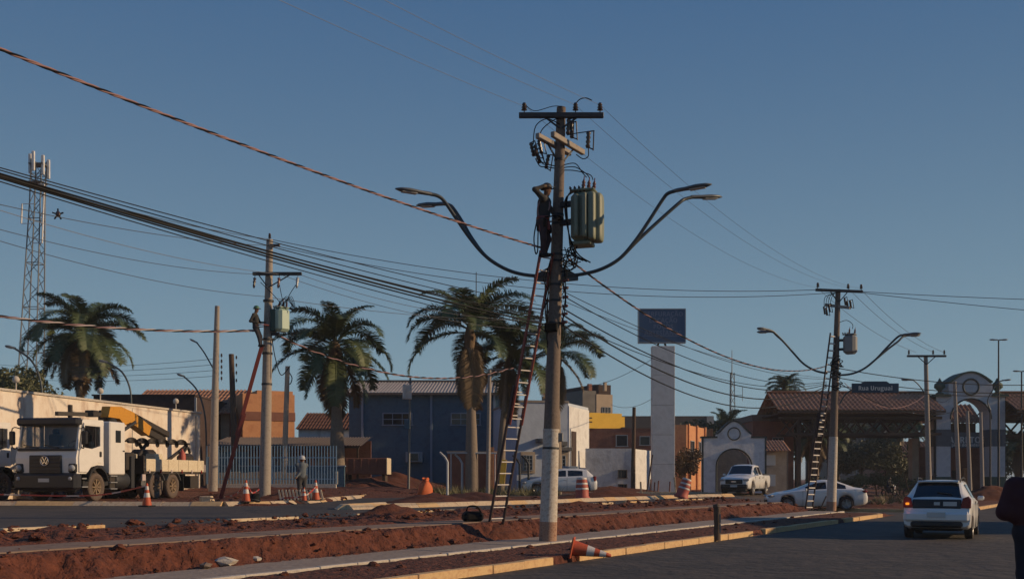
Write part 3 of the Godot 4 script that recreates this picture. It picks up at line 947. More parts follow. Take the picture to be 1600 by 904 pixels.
	var fs := part_box("step", fy, Vector3(3.1, 5.0, -6), Vector3(3.4, 6.0, 0.33), M.yellow_wall)
	for k in 2: part_box("vent", fy, Vector3(-0.05, 5.45 + k * 0.32, 0.352), Vector3(0.2, 5.55 + k * 0.32, 0.38), M.maroon)
	fy.rotation.y = 0.5
	part_box("roof_edge", t, Vector3(2.76, 5.0, -6), Vector3(5.6, 5.1, 0.05), M.concrete_dark)
	window(t, Vector3(2.75, 4.0, 0.03), 0.9, 0.9, 1)
	window(t, Vector3(4.6, 4.0, 0.03), 0.8, 0.7, 1)
	t = thing("beige_block", "beige upper storeys with a dark parapet above the yellow fascia", "building", Vector3((920 - 800) / FOCAL * 92, 0.6, -92), 0.45)
	part_box("wall", t, Vector3(0.8, 0, -8), Vector3(2.5, 8.6, 0), M.beige)
	part_box("stair_block", t, Vector3(-0.6, 0, -8), Vector3(0.8, 8.9, -0.05), M.grey_wall)
	part_box("parapet", t, Vector3(0.8, 8.6, -8), Vector3(2.5, 9.5, -0.3), M.maroon)
	part_box("chimney", t, Vector3(1.5, 8.9, 0.0), Vector3(1.75, 9.7, 0.25), M.beige)
	part_box("chimney", t, Vector3(0.0, 8.9, -0.3), Vector3(0.35, 9.5, 0.0), M.brown_wall)
	for k in 3: window(t, Vector3(1.5 + k * 0.33, 7.2, 0.03), 0.18, 0.5, 1, 1, 0.0, M.frame_grey, 0.03)
	# long dark flat block
	t = thing("grey_flat_block", "long grey flat roofed block behind the sign pillar", "building", Vector3((965 - 800) / FOCAL * 120, 0.5, -120))
	part_box("wall", t, Vector3(0, 0, -10), Vector3(11.0, 6.8, 0), M.grey_wall)
	part_box("roof_band", t, Vector3(-0.2, 6.8, -10), Vector3(11.2, 8.4, 0.4), M.concrete_dark)
	part_box("band_end", t, Vector3(10.4, 7.0, 0.4), Vector3(11.21, 8.38, 0.45), M.concrete_white)
	for k in 5: window(t, Vector3(1.2 + k * 2.1, 4.6, 0.03), 1.5, 1.1, 2)
	# orange house right of the pillar
	t = thing("orange_house", "narrow orange house with pilasters right of the sign pillar", "house", Vector3((1073 - 800) / FOCAL * 86, 0.5, -86))
	st = S()
	plan(st, PackedVector2Array([Vector2(0, 0), Vector2(3.9, 9.0), Vector2(-2.0, 9), Vector2(-2.0, 0.0)]), 0.0, 5.6)
	put("body", st, M.orange_wall, t)
	var od := Vector3(3.9, 0, -9.0).normalized()
	for k in [0.05, 0.36, 0.68, 0.97]:
		st = S()
		box(st, Vector3(0, 2.85, 0), Vector3(0.3, 5.7, 0.3))
		var pl := put("pilaster", st, M.orange_wall, t)
		pl.transform = Transform3D(Basis(Vector3.UP, atan2(-od.z, od.x)), od * 9.8 * k)
	for k in [0.2, 0.52]:
		window(t, od * 9.8 * k + Vector3(0.02, 3.7, 0.01), 1.3, 1.2, 2, 1, atan2(-od.z, od.x))
	# arched white gateway
	arch_gate()
	# small kiosk right of the gateway
	t = thing("roadside_kiosk", "small kiosk with tiled canopy and white posters beside the arch", "kiosk", Vector3((1208 - 800) / FOCAL * 79, 0.4, -79))
	part_box("wall", t, Vector3(-0.7, 0, -3), Vector3(1.1, 3.4, 0), M.beige)
	st2 = S()
	ribbed(st2, -1.0, 1.2, 3.3, 0.8, 4.2, -1.5, 0.25, 0.04, 4)
	put("canopy", st2, M.tile, t)
	part_box("poster", t, Vector3(-0.55, 2.2, 0.003), Vector3(0.2, 3.0, 0.03), M.white_letters)
	part_box("poster", t, Vector3(-0.55, 0.6, 0.003), Vector3(0.2, 1.5, 0.03), M.white_letters)
	part_box("post", t, Vector3(0.9, 0, 0.6), Vector3(1.0, 3.35, 0.7), M.concrete_dark)
	t = thing("brown_house", "plain brown house between arch and portal", "house", Vector3((1185 - 800) / FOCAL * 98, 0.4, -98))
	part_box("wall", t, Vector3(-0.5, 0, -8), Vector3(3.4, 6.7, 0), M.brown_wall)
	part_box("parapet", t, Vector3(-0.6, 6.7, -8.1), Vector3(3.5, 7.3, 0.08), M.concrete_dark)
	window(t, Vector3(1.9, 4.6, 0.03), 1.0, 1.0, 2)
	window(t, Vector3(0.3, 4.6, 0.03), 1.0, 1.0, 2)
	# apartment block through the portal
	t = thing("apartment_block", "tall pale apartment block seen under the portal roof", "building", Vector3((1360 - 800) / FOCAL * 190, 0, -190))
	part_box("wall", t, Vector3(-8, 0, -14), Vector3(2.4, 15.5, 0), M.grey_wall)
	part_box("stair_tower", t, Vector3(2.4, 0, -12), Vector3(4.4, 15.0, 1.0), M.beige)
	for r in 4:
		for k in 3: window(t, Vector3(-6 + k * 2.8, 3 + r * 3.2, 0.05), 1.4, 1.3, 2, 1, 0.0, null, 0.1)
		window(t, Vector3(3.4, 3 + r * 3.2, 1.06), 0.9, 1.2, 1, 1, 0.0, null, 0.1)
	for r in 5: part_box("floor_band", t, Vector3(2.35, 1.2 + r * 3.2, 1.0), Vector3(4.45, 1.4 + r * 3.2, 1.08), M.concrete_dark)
	t = thing("low_roofed_house", "low far house with dark tiled roof beyond the portal", "house", Vector3((1420 - 800) / FOCAL * 160, 0, -160))
	part_box("wall", t, Vector3(-5, 0, -8), Vector3(6, 5.2, 0), M.brown_wall)
	st2 = S()
	ribbed(st2, -5.4, 6.4, 5.1, 0.6, 7.6, -4.5, 0.5, 0.07)
	put("roof", st2, M.tile_dark, t)
	window(t, Vector3(0, 3, 0.05), 1.6, 1.2, 2)
	# building outside the frame that shades the avenue
	t = thing("roadside_shop", "flat roofed roadside shop beyond the right edge shading the avenue", "shop", Vector3(22.5, 0.0, -28))
	part_box("wall", t, Vector3(0, 0, -8.2), Vector3(7, 4.9, 0), M.beige)
	part_box("parapet", t, Vector3(-0.15, 4.9, -8.35), Vector3(7.15, 5.3, 0.15), M.brown_wall)
	part_box("door", t, Vector3(2, 0, 0.003), Vector3(3, 2.2, 0.06), M.maroon)

func arch_poly(w: float, h: float, r: float, spring: float, n := 14) -> PackedVector2Array:
	# outline of a round headed opening of half width r
	var p := PackedVector2Array()
	p.append(Vector2(-r, 0))
	for i in n + 1:
		var a := PI - PI * i / n
		p.append(Vector2(r * cos(a), spring + r * sin(a)))
	p.append(Vector2(r, 0))
	return p

func arch_gate():
	var d := 75.0
	var k := FOCAL / d
	var t := thing("arched_gateway", "white colonial gateway with round arch and ring behind the pickup", "gateway", Vector3((1146 - 800) / FOCAL * d, 0.5, -d))
	var hw := 2.3
	var out := PackedVector2Array([Vector2(-hw, 0)])
	out.append(Vector2(-hw, 4.05))
	out.append(Vector2(-1.25, 4.05))
	for i in 13:
		var a := i / 12.0
		var x := lerpf(-1.25, 1.25, a)
		out.append(Vector2(x, 4.3 + 0.95 * pow(cos((a - 0.5) * PI), 1.3)))
	out.append(Vector2(1.25, 4.05))
	out.append(Vector2(hw, 4.05)); out.append(Vector2(hw, 0))
	var ar := arch_poly(0, 0, 1.28, 1.95)
	ar.reverse()
	out.append_array(ar)
	var st := S()
	prism(st, out, 0.6)
	put("facade", st, M.white_wall, t)
	var rim := []
	for i in 19:
		var a := PI * i / 18
		rim.append(Vector3(1.30 * cos(a), 1.95 + 1.30 * sin(a), 0.32))
	st = S()
	tube(st, [Vector3(1.3, 0, 0.32)] + rim + [Vector3(-1.3, 0, 0.32)], 0.06, 6)
	put("arch_moulding", st, M.dark_trim, t)
	st = S()
	var ring := []
	for i in 25: ring.append(Vector3(0.45 * cos(TAU * i / 24), 4.35 + 0.45 * sin(TAU * i / 24), 0.32))
	tube(st, ring, 0.05, 6, false)
	put("ring", st, M.dark_trim, t)
	st = S()
	var cap := []
	for i in 13:
		var a := i / 12.0
		cap.append(Vector3(lerpf(-1.25, 1.25, a), 4.34 + 0.95 * pow(cos((a - 0.5) * PI), 1.3), 0))
	for i in 12: bar(st, cap[i], cap[i + 1], 0.72, 0.12)
	box(st, Vector3(-1.8, 4.1, 0), Vector3(1.15, 0.13, 0.74)); box(st, Vector3(1.8, 4.1, 0), Vector3(1.15, 0.13, 0.74))
	put("coping", st, M.dark_trim, t)
	for s in [-1, 1]: part_box("edge_strip", t, Vector3(s * hw - 0.06, 0, 0.25), Vector3(s * hw + 0.06, 4.03, 0.34), M.dark_trim)
	part_box("back_wall", t, Vector3(-1.7, 0, -3.2), Vector3(1.7, 3.6, -3.0), M.grey_wall)

func build_portal():
	var d := 95.0
	var cx := (1510 - 800) / FOCAL * d
	var t := thing("city_portal", "city gateway with tiled roof, timber trusses and arched grey tower", "gateway", Vector3(cx, 0.0, -d))
	# tower: outline with arch
	var hw := 3.15
	var out := PackedVector2Array([Vector2(-hw, 0), Vector2(-hw, 9.1), Vector2(-2.0, 9.1), Vector2(-2.0, 10.3)])
	for i in 13:
		var a := i / 12.0
		out.append(Vector2(lerpf(-1.8, 1.8, a), 10.35 + 0.95 * cos((a - 0.5) * PI)))
	for p in [[2.0, 10.3], [2.0, 9.1], [hw, 9.1], [hw, 0]]: out.append(Vector2(p[0], p[1]))
	var ar := arch_poly(0, 0, 1.85, 7.05)
	ar.reverse()
	out.append_array(ar)
	var st := S()
	prism(st, out, 2.0)
	put("tower", st, M.portal, t)
	for s in [-1, 1]:
		var x0 := minf(s * 1.84, s * 3.17)
		var x1 := maxf(s * 1.84, s * 3.17)
		part_box("plinth", t, Vector3(x0 - 0.04, 0, -1.08), Vector3(x1 + 0.04, 1.75, 1.08), M.portal_green)
		part_box("band", t, Vector3(x0 - 0.02, 4.55, -1.04), Vector3(x1 + 0.02, 6.1, 1.04), M.portal_band)
		part_box("ledge", t, Vector3(s * 2.65 - 0.75, 9.1, -1.25), Vector3(s * 2.65 + 0.75, 9.32, 1.25), M.portal_green)
		st = S()
		lathe(st, [[0.0, 0], [0.42, 0.0], [0.36, 0.14], [0.17, 0.26], [0.17, 0.36], [0.5, 0.66], [0.47, 0.98], [0.2, 1.2], [0.06, 1.5], [0, 1.55]], 12, Transform3D(Basis.IDENTITY, Vector3(s * 2.65, 9.32, 0.5)))
		put("urn", st, M.portal_green, t)
		part_box("rib", t, Vector3(s * 3.2 - 0.06, 0, 0.6), Vector3(s * 3.2 + 0.06, 9.1, 0.9), M.dark_trim)
	st = S()
	for i in 12:
		var a := i / 12.0
		var b := (i + 1) / 12.0
		bar(st, Vector3(lerpf(-1.95, 1.95, a), 10.42 + 0.95 * cos((a - 0.5) * PI), 0), Vector3(lerpf(-1.95, 1.95, b), 10.42 + 0.95 * cos((b - 0.5) * PI), 0), 2.3, 0.16)
	put("coping", st, M.portal_green, t)
	st = S()
	var ring := []
	for i in 25: ring.append(Vector3(0.72 * cos(TAU * i / 24), 10.0 + 0.72 * sin(TAU * i / 24), 1.04))
	tube(st, ring, 0.09, 6, false)
	put("ring", st, M.dark_trim, t)
	st = S()
	var rim := []
	for i in 19:
		var a := PI * i / 18
		rim.append(Vector3(1.87 * cos(a), 7.05 + 1.87 * sin(a), 1.03))
	tube(st, rim, 0.08, 6)
	put("arch_moulding", st, M.dark_trim, t)
	# roofs over both carriageways, their trusses and posts
	for wing in [[-18.3, -3.2], [3.2, 19.0]]:
		var x0: float = wing[0]
		var x1: float = wing[1]
		st = S()
		ribbed(st, x0, x1, 7.75, 3.2, 9.55, -0.8, 0.42, 0.075, 7)
		ribbed(st, x0, x1, 7.75, -4.8, 9.55, -0.8, 0.42, 0.075, 7)
		put("tiled_roof", st, M.tile, t)
		st = S()
		tube(st, [Vector3(x0, 9.62, -0.8), Vector3(x1, 9.62, -0.8)], 0.16, 8)
		put("ridge", st, M.tile_dark, t)
		part_box("fascia", t, Vector3(x0, 7.5, 3.1), Vector3(x1, 7.68, 3.2), M.timber)
		part_box("soffit", t, Vector3(x0 + 0.05, 7.38, -4.7), Vector3(x1 - 0.05, 7.46, 3.05), M.timber)
		for z in [2.4, -0.8, -4.0]:
			part_box("beam", t, Vector3(x0 + 0.3, 6.95, z - 0.1), Vector3(x1 - 0.05, 7.2, z + 0.1), M.timber)
			part_box("tie_beam", t, Vector3(x0 + 0.9, 5.5, z - 0.09), Vector3(x1 - 0.1, 5.72, z + 0.09), M.timber)
			st = S()
			var x := x0 + 1.0
			var up := true
			while x < x1 - 1.2:
				bar(st, Vector3(x, 5.65 if up else 7.0, z), Vector3(x + 1.2, 7.0 if up else 5.65, z), 0.14, 0.14)
				up = not up
				x += 1.2
			put("truss_web", st, M.timber, t)
		for px in ([x0 + 2.2, x0 + 3.6, x0 + 5.0] if x0 < 0 else [x1 - 2.0, x1 - 3.4]):
			for z in [2.0, -3.6]:
				part_box("post", t, Vector3(px - 0.17, -0.2, z - 0.17), Vector3(px + 0.17, 7.0, z + 0.17), M.timber)
				st = S()
				bar(st, Vector3(px, 5.0, z), Vector3(px - 1.5, 6.9, z), 0.14, 0.14)
				bar(st, Vector3(px, 5.0, z + 0.002), Vector3(px + 1.5, 6.9, z + 0.002), 0.14, 0.14)
				put("brace", st, M.timber, t)
		for pz in [-2.5]:
			part_box("grey_pier", t, Vector3((x1 - 1.0) if x0 < 0 else (x0 + 0.4), -0.2, pz - 0.5), Vector3((x1 - 0.4) if x0 < 0 else (x0 + 1.1), 5.4, pz + 0.5), M.beige)
	# sign board in the arch
	part_box("name_board", t, Vector3(-1.84, 4.45, -0.5), Vector3(1.84, 5.9, -0.4), M.portal_band)
	letters(t, "BARRETOS", Vector3(0, 5.18, -0.39), 0.62, M.white_letters)
	letters(t, "Capital do Rodeio", Vector3(0, 4.72, -0.39), 0.3, M.white_letters)
	part_box("gatehouse_wall", t, Vector3(-3.1, 0, -3.2), Vector3(3.1, 4.6, -3.0), M.brown_wall)
	part_box("gatehouse_pier", t, Vector3(0.9, 0, -2.9), Vector3(1.5, 2.6, -2.5), M.orange_wall)
	part_box("gatehouse_door", t, Vector3(0.0, 0, -2.99), Vector3(0.7, 2.4, -2.9), M.maroon)
	# back slope of roof seen through the arch
	part_box("inner_truss", t, Vector3(-2.4, 5.95, -3.6), Vector3(2.4, 6.9, -3.3), M.timber)
	st = S()
	ribbed(st, -3.0, 3.0, 6.9, -3.2, 8.9, -6.0, 0.42, 0.075, 6)
	put("inner_roof", st, M.tile, t)

func letters(parent: Node, text: String, c: Vector3, size: float, m: Material, turn := 0.0, maxw := 0.0):
	var tm := TextMesh.new()
	tm.text = text
	var f := SystemFont.new()
	f.font_names = PackedStringArray(["Droid Sans"])
	f.font_weight = 700
	tm.font = f
	tm.font_size = 64
	tm.pixel_size = size / 64.0 * 1.3
	tm.depth = 0.015
	var o := show_mesh("lettering", tm, m, parent)
	o.position = c
	o.rotation.y = turn
	if maxw > 0.0:
		var w := tm.get_aabb().size.x
		if w > maxw: o.scale = Vector3(maxw / w, 1, 1)
	return o

# ---------------------------------------------------------------- plants
var fronds := []
func frond_mesh(elev: float, droop: float, length: float, sd: int) -> Mesh:
	var r := RandomNumberGenerator.new()
	r.seed = sd
	var pts := []
	var p := Vector3.ZERO
	var e := elev
	var n := 15
	for i in n + 1:
		pts.append(p)
		e -= droop / n * (0.4 + 1.3 * i / n)
		p += Vector3(cos(e), sin(e), 0) * length / n
	var st := S()
	var rr := []
	for i in n + 1: rr.append(lerpf(0.045, 0.008, float(i) / n))
	tube(st, pts, rr, 5, false)
	st.set_smooth_group(-1)
	var m := 112
	for k in m:
		var f := 0.13 + 0.87 * (k + r.randf() * 0.6) / m
		var idx := minf(f, 0.999) * n
		var i0 := int(idx)
		var q: Vector3 = (pts[i0] as Vector3).lerp(pts[mini(i0 + 1, n)], idx - i0)
		var t: Vector3 = (pts[mini(i0 + 1, n)] - pts[i0]).normalized()
		var ll := length * 0.25 * pow(sin(PI * clampf(0.10 + 0.84 * f, 0, 1)), 0.6) * r.randf_range(0.92, 1.06)
		for side in [-1.0, 1.0]:
			var out := Vector3(0, 0, side)
			var nrm := out.cross(t).normalized()
			if nrm.y < 0: nrm = -nrm
			var d := (out * r.randf_range(0.9, 1.0) + t * r.randf_range(0.35, 0.6) + nrm * r.randf_range(-0.05, 0.35)).normalized()
			var mid := q + d * ll * 0.55
			var tip := q + d * ll * 0.88 + Vector3(0, -ll * r.randf_range(0.04, 0.3), 0)
			var w := t * 0.027
			tri(st, q - w, mid + w, q + w)
			tri(st, q - w, mid - w, mid + w)
			tri(st, mid - w, tip, mid + w)
	st.generate_normals()
	return st.commit()

func make_fronds():
	fronds = [[], [], [], [], []]
	var spec := [[1.2, 1.4, 3.6], [0.85, 1.75, 4.2], [0.5, 1.7, 4.4], [0.02, 1.35, 4.1], [-0.7, 0.75, 3.5]]
	for i in 5:
		for k in 2:
			fronds[i].append(frond_mesh(spec[i][0], spec[i][1] * (0.85 + 0.3 * k), spec[i][2], 20 + i * 3 + k))

func palm(label: String, base: Vector3, h: float, r: float, scale_: float, counts: Array, sd: int, lean := Vector3.ZERO, skirt := 8) -> Node3D:
	var t := thing("palm_tree", label, "palm tree", base, 0.0, "feathery palms along the avenue")
	var g := RandomNumberGenerator.new()
	g.seed = sd
	var st := S()
	var pts := []
	var rr := []
	for i in 13:
		var f := i / 12.0
		pts.append(Vector3(0, h * f, 0) + lean * f * f)
		rr.append(r * (1.25 - 0.5 * f + 0.12 * sin(f * 7.0) + (0.03 if i % 2 else 0.0)))
	tube(st, pts, rr, 12)
	put("trunk", st, M.palm_trunk, t)
	var top: Vector3 = pts[-1]
	st = S()
	tube(st, [top - Vector3(0, 0.5, 0), top + Vector3(0, 0.1, 0), top + Vector3(0, 0.6, 0), top + Vector3(0, 1.0, 0)], [r * 0.95, r * 1.25, r * 0.8, r * 0.25], 10)
	put("crown_shaft", st, M.palm_sheath, t)
	for ring in 5:
		var n: int = counts[ring]
		for k in n:
			var mesh: Mesh = fronds[ring][g.randi() % 2]
			var m: Material = M.frond if g.randf() < 0.72 else M.frond_light
			if ring == 4 and g.randf() < 0.5: m = M.frond_dead
			var o := show_mesh("frond", mesh, m, t)
			var a := TAU * (k + g.randf_range(-0.3, 0.3)) / n + ring * 0.7
			o.position = top + Vector3(0, 0.75 - ring * 0.13, 0)
			o.basis = (Basis(Vector3.UP, a) * Basis(Vector3.RIGHT, g.randf_range(-0.25, 0.25)) * Basis(Vector3(0, 0, 1), g.randf_range(-0.12, 0.12))).scaled(Vector3.ONE * scale_ * g.randf_range(0.88, 1.1))
	for k in skirt:
		var o := show_mesh("dead_frond", fronds[4][g.randi() % 2], M.frond_dead, t)
		o.position = top + Vector3(0, 0.05, 0)
		o.basis = (Basis(Vector3.UP, TAU * k / skirt + g.randf()) * Basis(Vector3(0, 0, 1), -0.42 - 0.3 * g.randf())).scaled(Vector3(1, 1, 0.6) * scale_ * g.randf_range(0.7, 1.15))
	return t

func leafy(st: SurfaceTool, g: RandomNumberGenerator, c: Vector3, rad: Vector3, n: int, leaf: float):
	st.set_smooth_group(-1)
	for i in n:
		var v := Vector3(g.randfn(), g.randfn(), g.randfn()).normalized() * pow(g.randf(), 0.45)
		var p := c + v * rad
		var b := Basis(Vector3(g.randfn(), g.randfn(), g.randfn()).normalized(), g.randf() * TAU)
		var s := leaf * g.randf_range(0.6, 1.3)
		tri(st, p + b * Vector3(-s, 0, 0), p + b * Vector3(0, s * 0.5, 0), p + b * Vector3(s * 1.1, 0, s * 0.3))
		tri(st, p + b * Vector3(-s, 0, 0), p + b * Vector3(s * 1.1, 0, s * 0.3), p + b * Vector3(0, -s * 0.5, s * 0.1))

func tree(called: String, label: String, base: Vector3, h: float, crown: Vector3, m: Material, sd: int, leaves := 2600, leaf := 0.13, group := "") -> Node3D:
	var t := thing(called, label, "tree" if called.ends_with("tree") else "bush", base, 0.0, group)
	var g := RandomNumberGenerator.new()
	g.seed = sd
	var st := S()
	var fork := Vector3(g.randf_range(-0.2, 0.2), h * 0.42, 0)
	tube(st, [Vector3(0, -0.2, 0), fork * 0.5 + Vector3(0.05, 0, 0), fork], [h * 0.028, h * 0.022, h * 0.018], 8)
	var lobes := []
	var nl := 9
	for k in nl:
		var a := TAU * k / nl + g.randf()
		var rr := sqrt(g.randf()) * 0.68
		var c := Vector3(cos(a) * rr * crown.x, h - crown.y + g.randf_range(-0.5, 0.55) * crown.y, sin(a) * rr * crown.z)
		lobes.append(c)
		tube(st, smoothpath([fork * 0.9, fork.lerp(c, 0.5) + Vector3(0, g.randf_range(-0.2, 0.2), 0), c], 3), [h * 0.014, h * 0.012, h * 0.01, h * 0.008, h * 0.006, h * 0.005, h * 0.003], 5)
	put("trunk", st, M.bark, t)
	st = S()
	for c in lobes:
		leafy(st, g, c, crown * g.randf_range(0.34, 0.52), leaves / nl, leaf)
	var o := put("crown", st, m, t)
	return t

func build_vegetation():
	make_fronds()
	palm("tall palm with long hanging skirt, beside the lattice tower", on(122, 68, 0), 9.6, 0.26, 1.02, [5, 7, 8, 8, 12], 1, Vector3(0.2, 0, 0), 16)
	palm("palm with full round crown and short thick trunk right of the concrete pole", on(527, 62, 0), 8.0, 0.36, 1.04, [4, 6, 6, 6, 6], 2, Vector3(-0.15, 0, 0), 7)
	palm("front palm of the clump, crown high left of the ladder", on(737, 56, 0), 8.55, 0.27, 1.02, [4, 5, 6, 4, 1], 3, Vector3(-0.1, 0, 0), 16)
	palm("second palm of the clump, pale slender trunk by the ladder", on(782, 59, 0), 7.6, 0.2, 0.85, [3, 5, 5, 4, 2], 4, Vector3(0.5, 0, 0), 9)
	palm("palm whose fronds show to the right of the main pole", on(868, 60, 0), 7.9, 0.3, 0.82, [3, 5, 6, 4, 2], 5, Vector3(0.05, 0, 0), 10)
	palm("shaggy palm top poking over the portal roof's end", on(1226, 108, 0), 10.0, 0.3, 0.55, [7, 9, 9, 6, 2], 6, Vector3.ZERO, 4)
	palm("slim palm beneath the portal roof before the open sky", on(1398, 128, 0), 7.6, 0.2, 1.0, [3, 5, 8, 6, 2], 7, Vector3.ZERO, 3)
	palm("dark palm beside the portal's grey pier", on(1432, 120, 0), 6.6, 0.2, 0.6, [5, 8, 9, 6, 4], 8, Vector3.ZERO, 6)
	palm("distant palm behind the thin radio mast", on(1133, 125, 0), 6.3, 0.25, 0.95, [5, 8, 8, 5, 2], 9, Vector3.ZERO, 4)
	palm("distant palm just right of the thin radio mast", on(1163, 128, 0), 5.6, 0.25, 0.9, [5, 8, 8, 5, 2], 10, Vector3.ZERO, 4)
	palm("dark palm under the portal roof nearest its timber posts", on(1275, 112, 0), 5.6, 0.3, 1.0, [5, 8, 9, 7, 4], 11, Vector3.ZERO, 5)
	palm("palm at the picture's right edge under the portal", on(1592, 112, 0), 4.6, 0.25, 0.9, [5, 8, 9, 7, 4], 12, Vector3.ZERO, 5)
	tree("broad_tree", "broad olive tree behind the cream wall below the lattice tower", on(28, 62), 7.8, Vector3(2.6, 1.6, 2.4), M.leaf_olive, 31, 3600, 0.13)
	tree("young_tree", "rusty leaved young tree between sign pillar and arched gateway", on(1076, 69), 3.5, Vector3(0.95, 1.5, 0.9), M.leaf_rust, 32, 2600, 0.085)
	var g := "trees seen beneath the portal roof"
	var specs := [[1225, 118, 8.5, 4.0, 3.0, "dark tree behind the portal's outer timber posts"], [1262, 130, 9.5, 4.2, 3.6, "dark tree under the portal roof left of the ladder"], [1310, 126, 9.0, 4.4, 3.4, "dark tree behind the pole with the street sign"], [1345, 122, 7.4, 3.6, 3.0, "dark tree in front of the far apartment block"], [1385, 124, 6.2, 3.4, 2.4, "olive tree right of the far apartment block"], [1418, 128, 4.4, 3.0, 1.8, "low olive tree left of the portal tower"]]
	for i in specs.size():
		var p = specs[i]
		tree("dense_tree", p[5], on(p[0], p[1]), p[2], Vector3(p[3], p[4], p[3]), M.leaf_dark if i < 4 else M.leaf_olive, 40 + i, 3200, 0.2, g)
	tree("dense_tree", "dark tree behind the arched gateway's top", on(1100, 110), 7.6, Vector3(3.6, 2.4, 3), M.leaf_dark, 50, 3000, 0.2)
	tree("dense_tree", "dark tree right of the arched gateway", on(1192, 112), 7.0, Vector3(2.8, 2.3, 3), M.leaf_dark, 51, 2600, 0.2)
	tree("dense_tree", "low dark tree at the right edge behind the portal", on(1588, 130), 6.6, Vector3(4, 2.6, 3), M.leaf_dark, 52, 2600, 0.2)
	tree("far_tree", "tiny round tree on the skyline beneath the portal roof", on(1405, 210), 9.0, Vector3(2.8, 2.2, 2.6), M.leaf_dark, 53, 1200, 0.3)
	for p in [[1330, 96, 2.2, "scrubby bush at roadside left of the motorcyclist"], [1370, 100, 2.5, "scrubby bush behind the motorcyclist"], [1405, 98, 2.3, "scrubby bush right of the motorcyclist"], [1290, 92, 2.0, "scrubby bush behind the white sedan's roof"], [1435, 96, 2.0, "scrubby bush beside the crossarm pole's foot"]]:
		tree("roadside_bush", p[3], on(p[0], p[1]), p[2], Vector3(2.3, 1.0, 1.6), M.leaf_rust if p[0] % 20 == 0 else M.leaf_olive, p[0], 1600, 0.1, "scrub beyond the side street")
	# weeds below the palms
	var gm := S()
	gm.set_smooth_group(-1)
	for k in 9:
		var a := TAU * k / 9.0
		var o := Vector3(cos(a), 0, sin(a))
		tri(gm, o * 0.05 + Vector3(0.02, 0, 0), o * 0.05 - Vector3(0.02, 0, 0), o * (0.25 + 0.1 * (k % 3)) + Vector3(0, 0.4 + 0.15 * (k % 2), 0))
	gm.generate_normals()
	var gmesh := gm.commit()
	var spots := []
	for i in 420:
		var x := rng.randf_range(-5.0, 2.5)
		var d := 56.5 + rng.randfn() * 1.6
		spots.append(Vector3(x, land(x, -d) + 0.02, -d))
	for i in 150:
		var p := us(-16.5 - rng.randf() * 0.5, rng.randf_range(50, 60))
		spots.append(Vector3(p.x + rng.randf() * 8, land(p.x, p.z), p.z))
	scatter("dry_grass", "dry weeds around the palm trunks", gmesh, M.grass, spots, 0.5, 1.3)

# ---------------------------------------------------------------- poles, lamps, masts
func concrete_pole(called: String, label: String, base: Vector3, top: Vector3, r0: float, r1: float, m: Material, group := "") -> Node3D:
	var t := thing(called, label, "utility pole", base, 0.0, group)
	var st := S()
	tube(st, [Vector3(0, -0.3, 0), (top - base) * 0.5, top - base], [r0, (r0 + r1) / 2, r1], 16)
	put("shaft", st, m, t)
	return t

func insulator(st: SurfaceTool, p: Vector3, h := 0.22, r := 0.065, axis := Vector3.UP):
	var y := axis.normalized()
	var x := y.cross(Vector3(0.3, 0.2, 1)).normalized()
	lathe(st, [[0.012, -h * 0.45], [0.012, 0], [r, h * 0.05], [r * 0.55, h * 0.3], [r * 0.95, h * 0.38], [r * 0.5, h * 0.62], [r * 0.8, h * 0.7], [r * 0.45, h], [0, h]], 10, Transform3D(Basis(x, y, x.cross(y)), p))

func sag(a: Vector3, b: Vector3, s: float, n := 24) -> Array:
	var out := []
	for i in n + 1:
		var t := float(i) / n
		out.append(a.lerp(b, t) - Vector3(0, s * 4.0 * t * (1.0 - t), 0))
	return out

func ladder(label: String, foot: Vector3, head: Vector3, width_axis: Vector3, w: float, n: int, rail: Material, rung: Material, split := 0.0, rr := 0.017, second: Material = null, deep := 0.075):
	var t := thing("extension_ladder", label, "ladder", foot, 0.0, "ladders leaning on the poles")
	var v := head - foot
	var x := width_axis.normalized()
	x = (x - v.normalized() * x.dot(v.normalized())).normalized()
	var up := v.normalized()
	var fr := x.cross(up)
	var parts := [[0.0, 1.0 if split == 0.0 else split + 0.06, w, 0.0, rail]]
	if split > 0.0: parts.append([split - 0.08, 1.0, w * 0.86, 0.06, second if second else rail])
	for p in parts:
		for s in [-0.5, 0.5]:
			var st := S()
			var a: Vector3 = v * p[0] + x * s * p[2] + fr * p[3]
			var b: Vector3 = v * p[1] + x * s * p[2] + fr * p[3]
			box(st, (a + b) / 2, Vector3(0.035, a.distance_to(b), deep), 0.006, Basis(x, up, fr))
			put("rail", st, p[4], t)
		var cnt := int(n * (p[1] - p[0]))
		for k in cnt:
			var f: float = lerpf(p[0], p[1], (k + 0.5) / cnt)
			var st := S()
			tube(st, [v * f + x * -0.5 * p[2] + fr * p[3], v * f + x * 0.5 * p[2] + fr * p[3]], rr, 6)
			put("rung", st, rung, t)
	return t

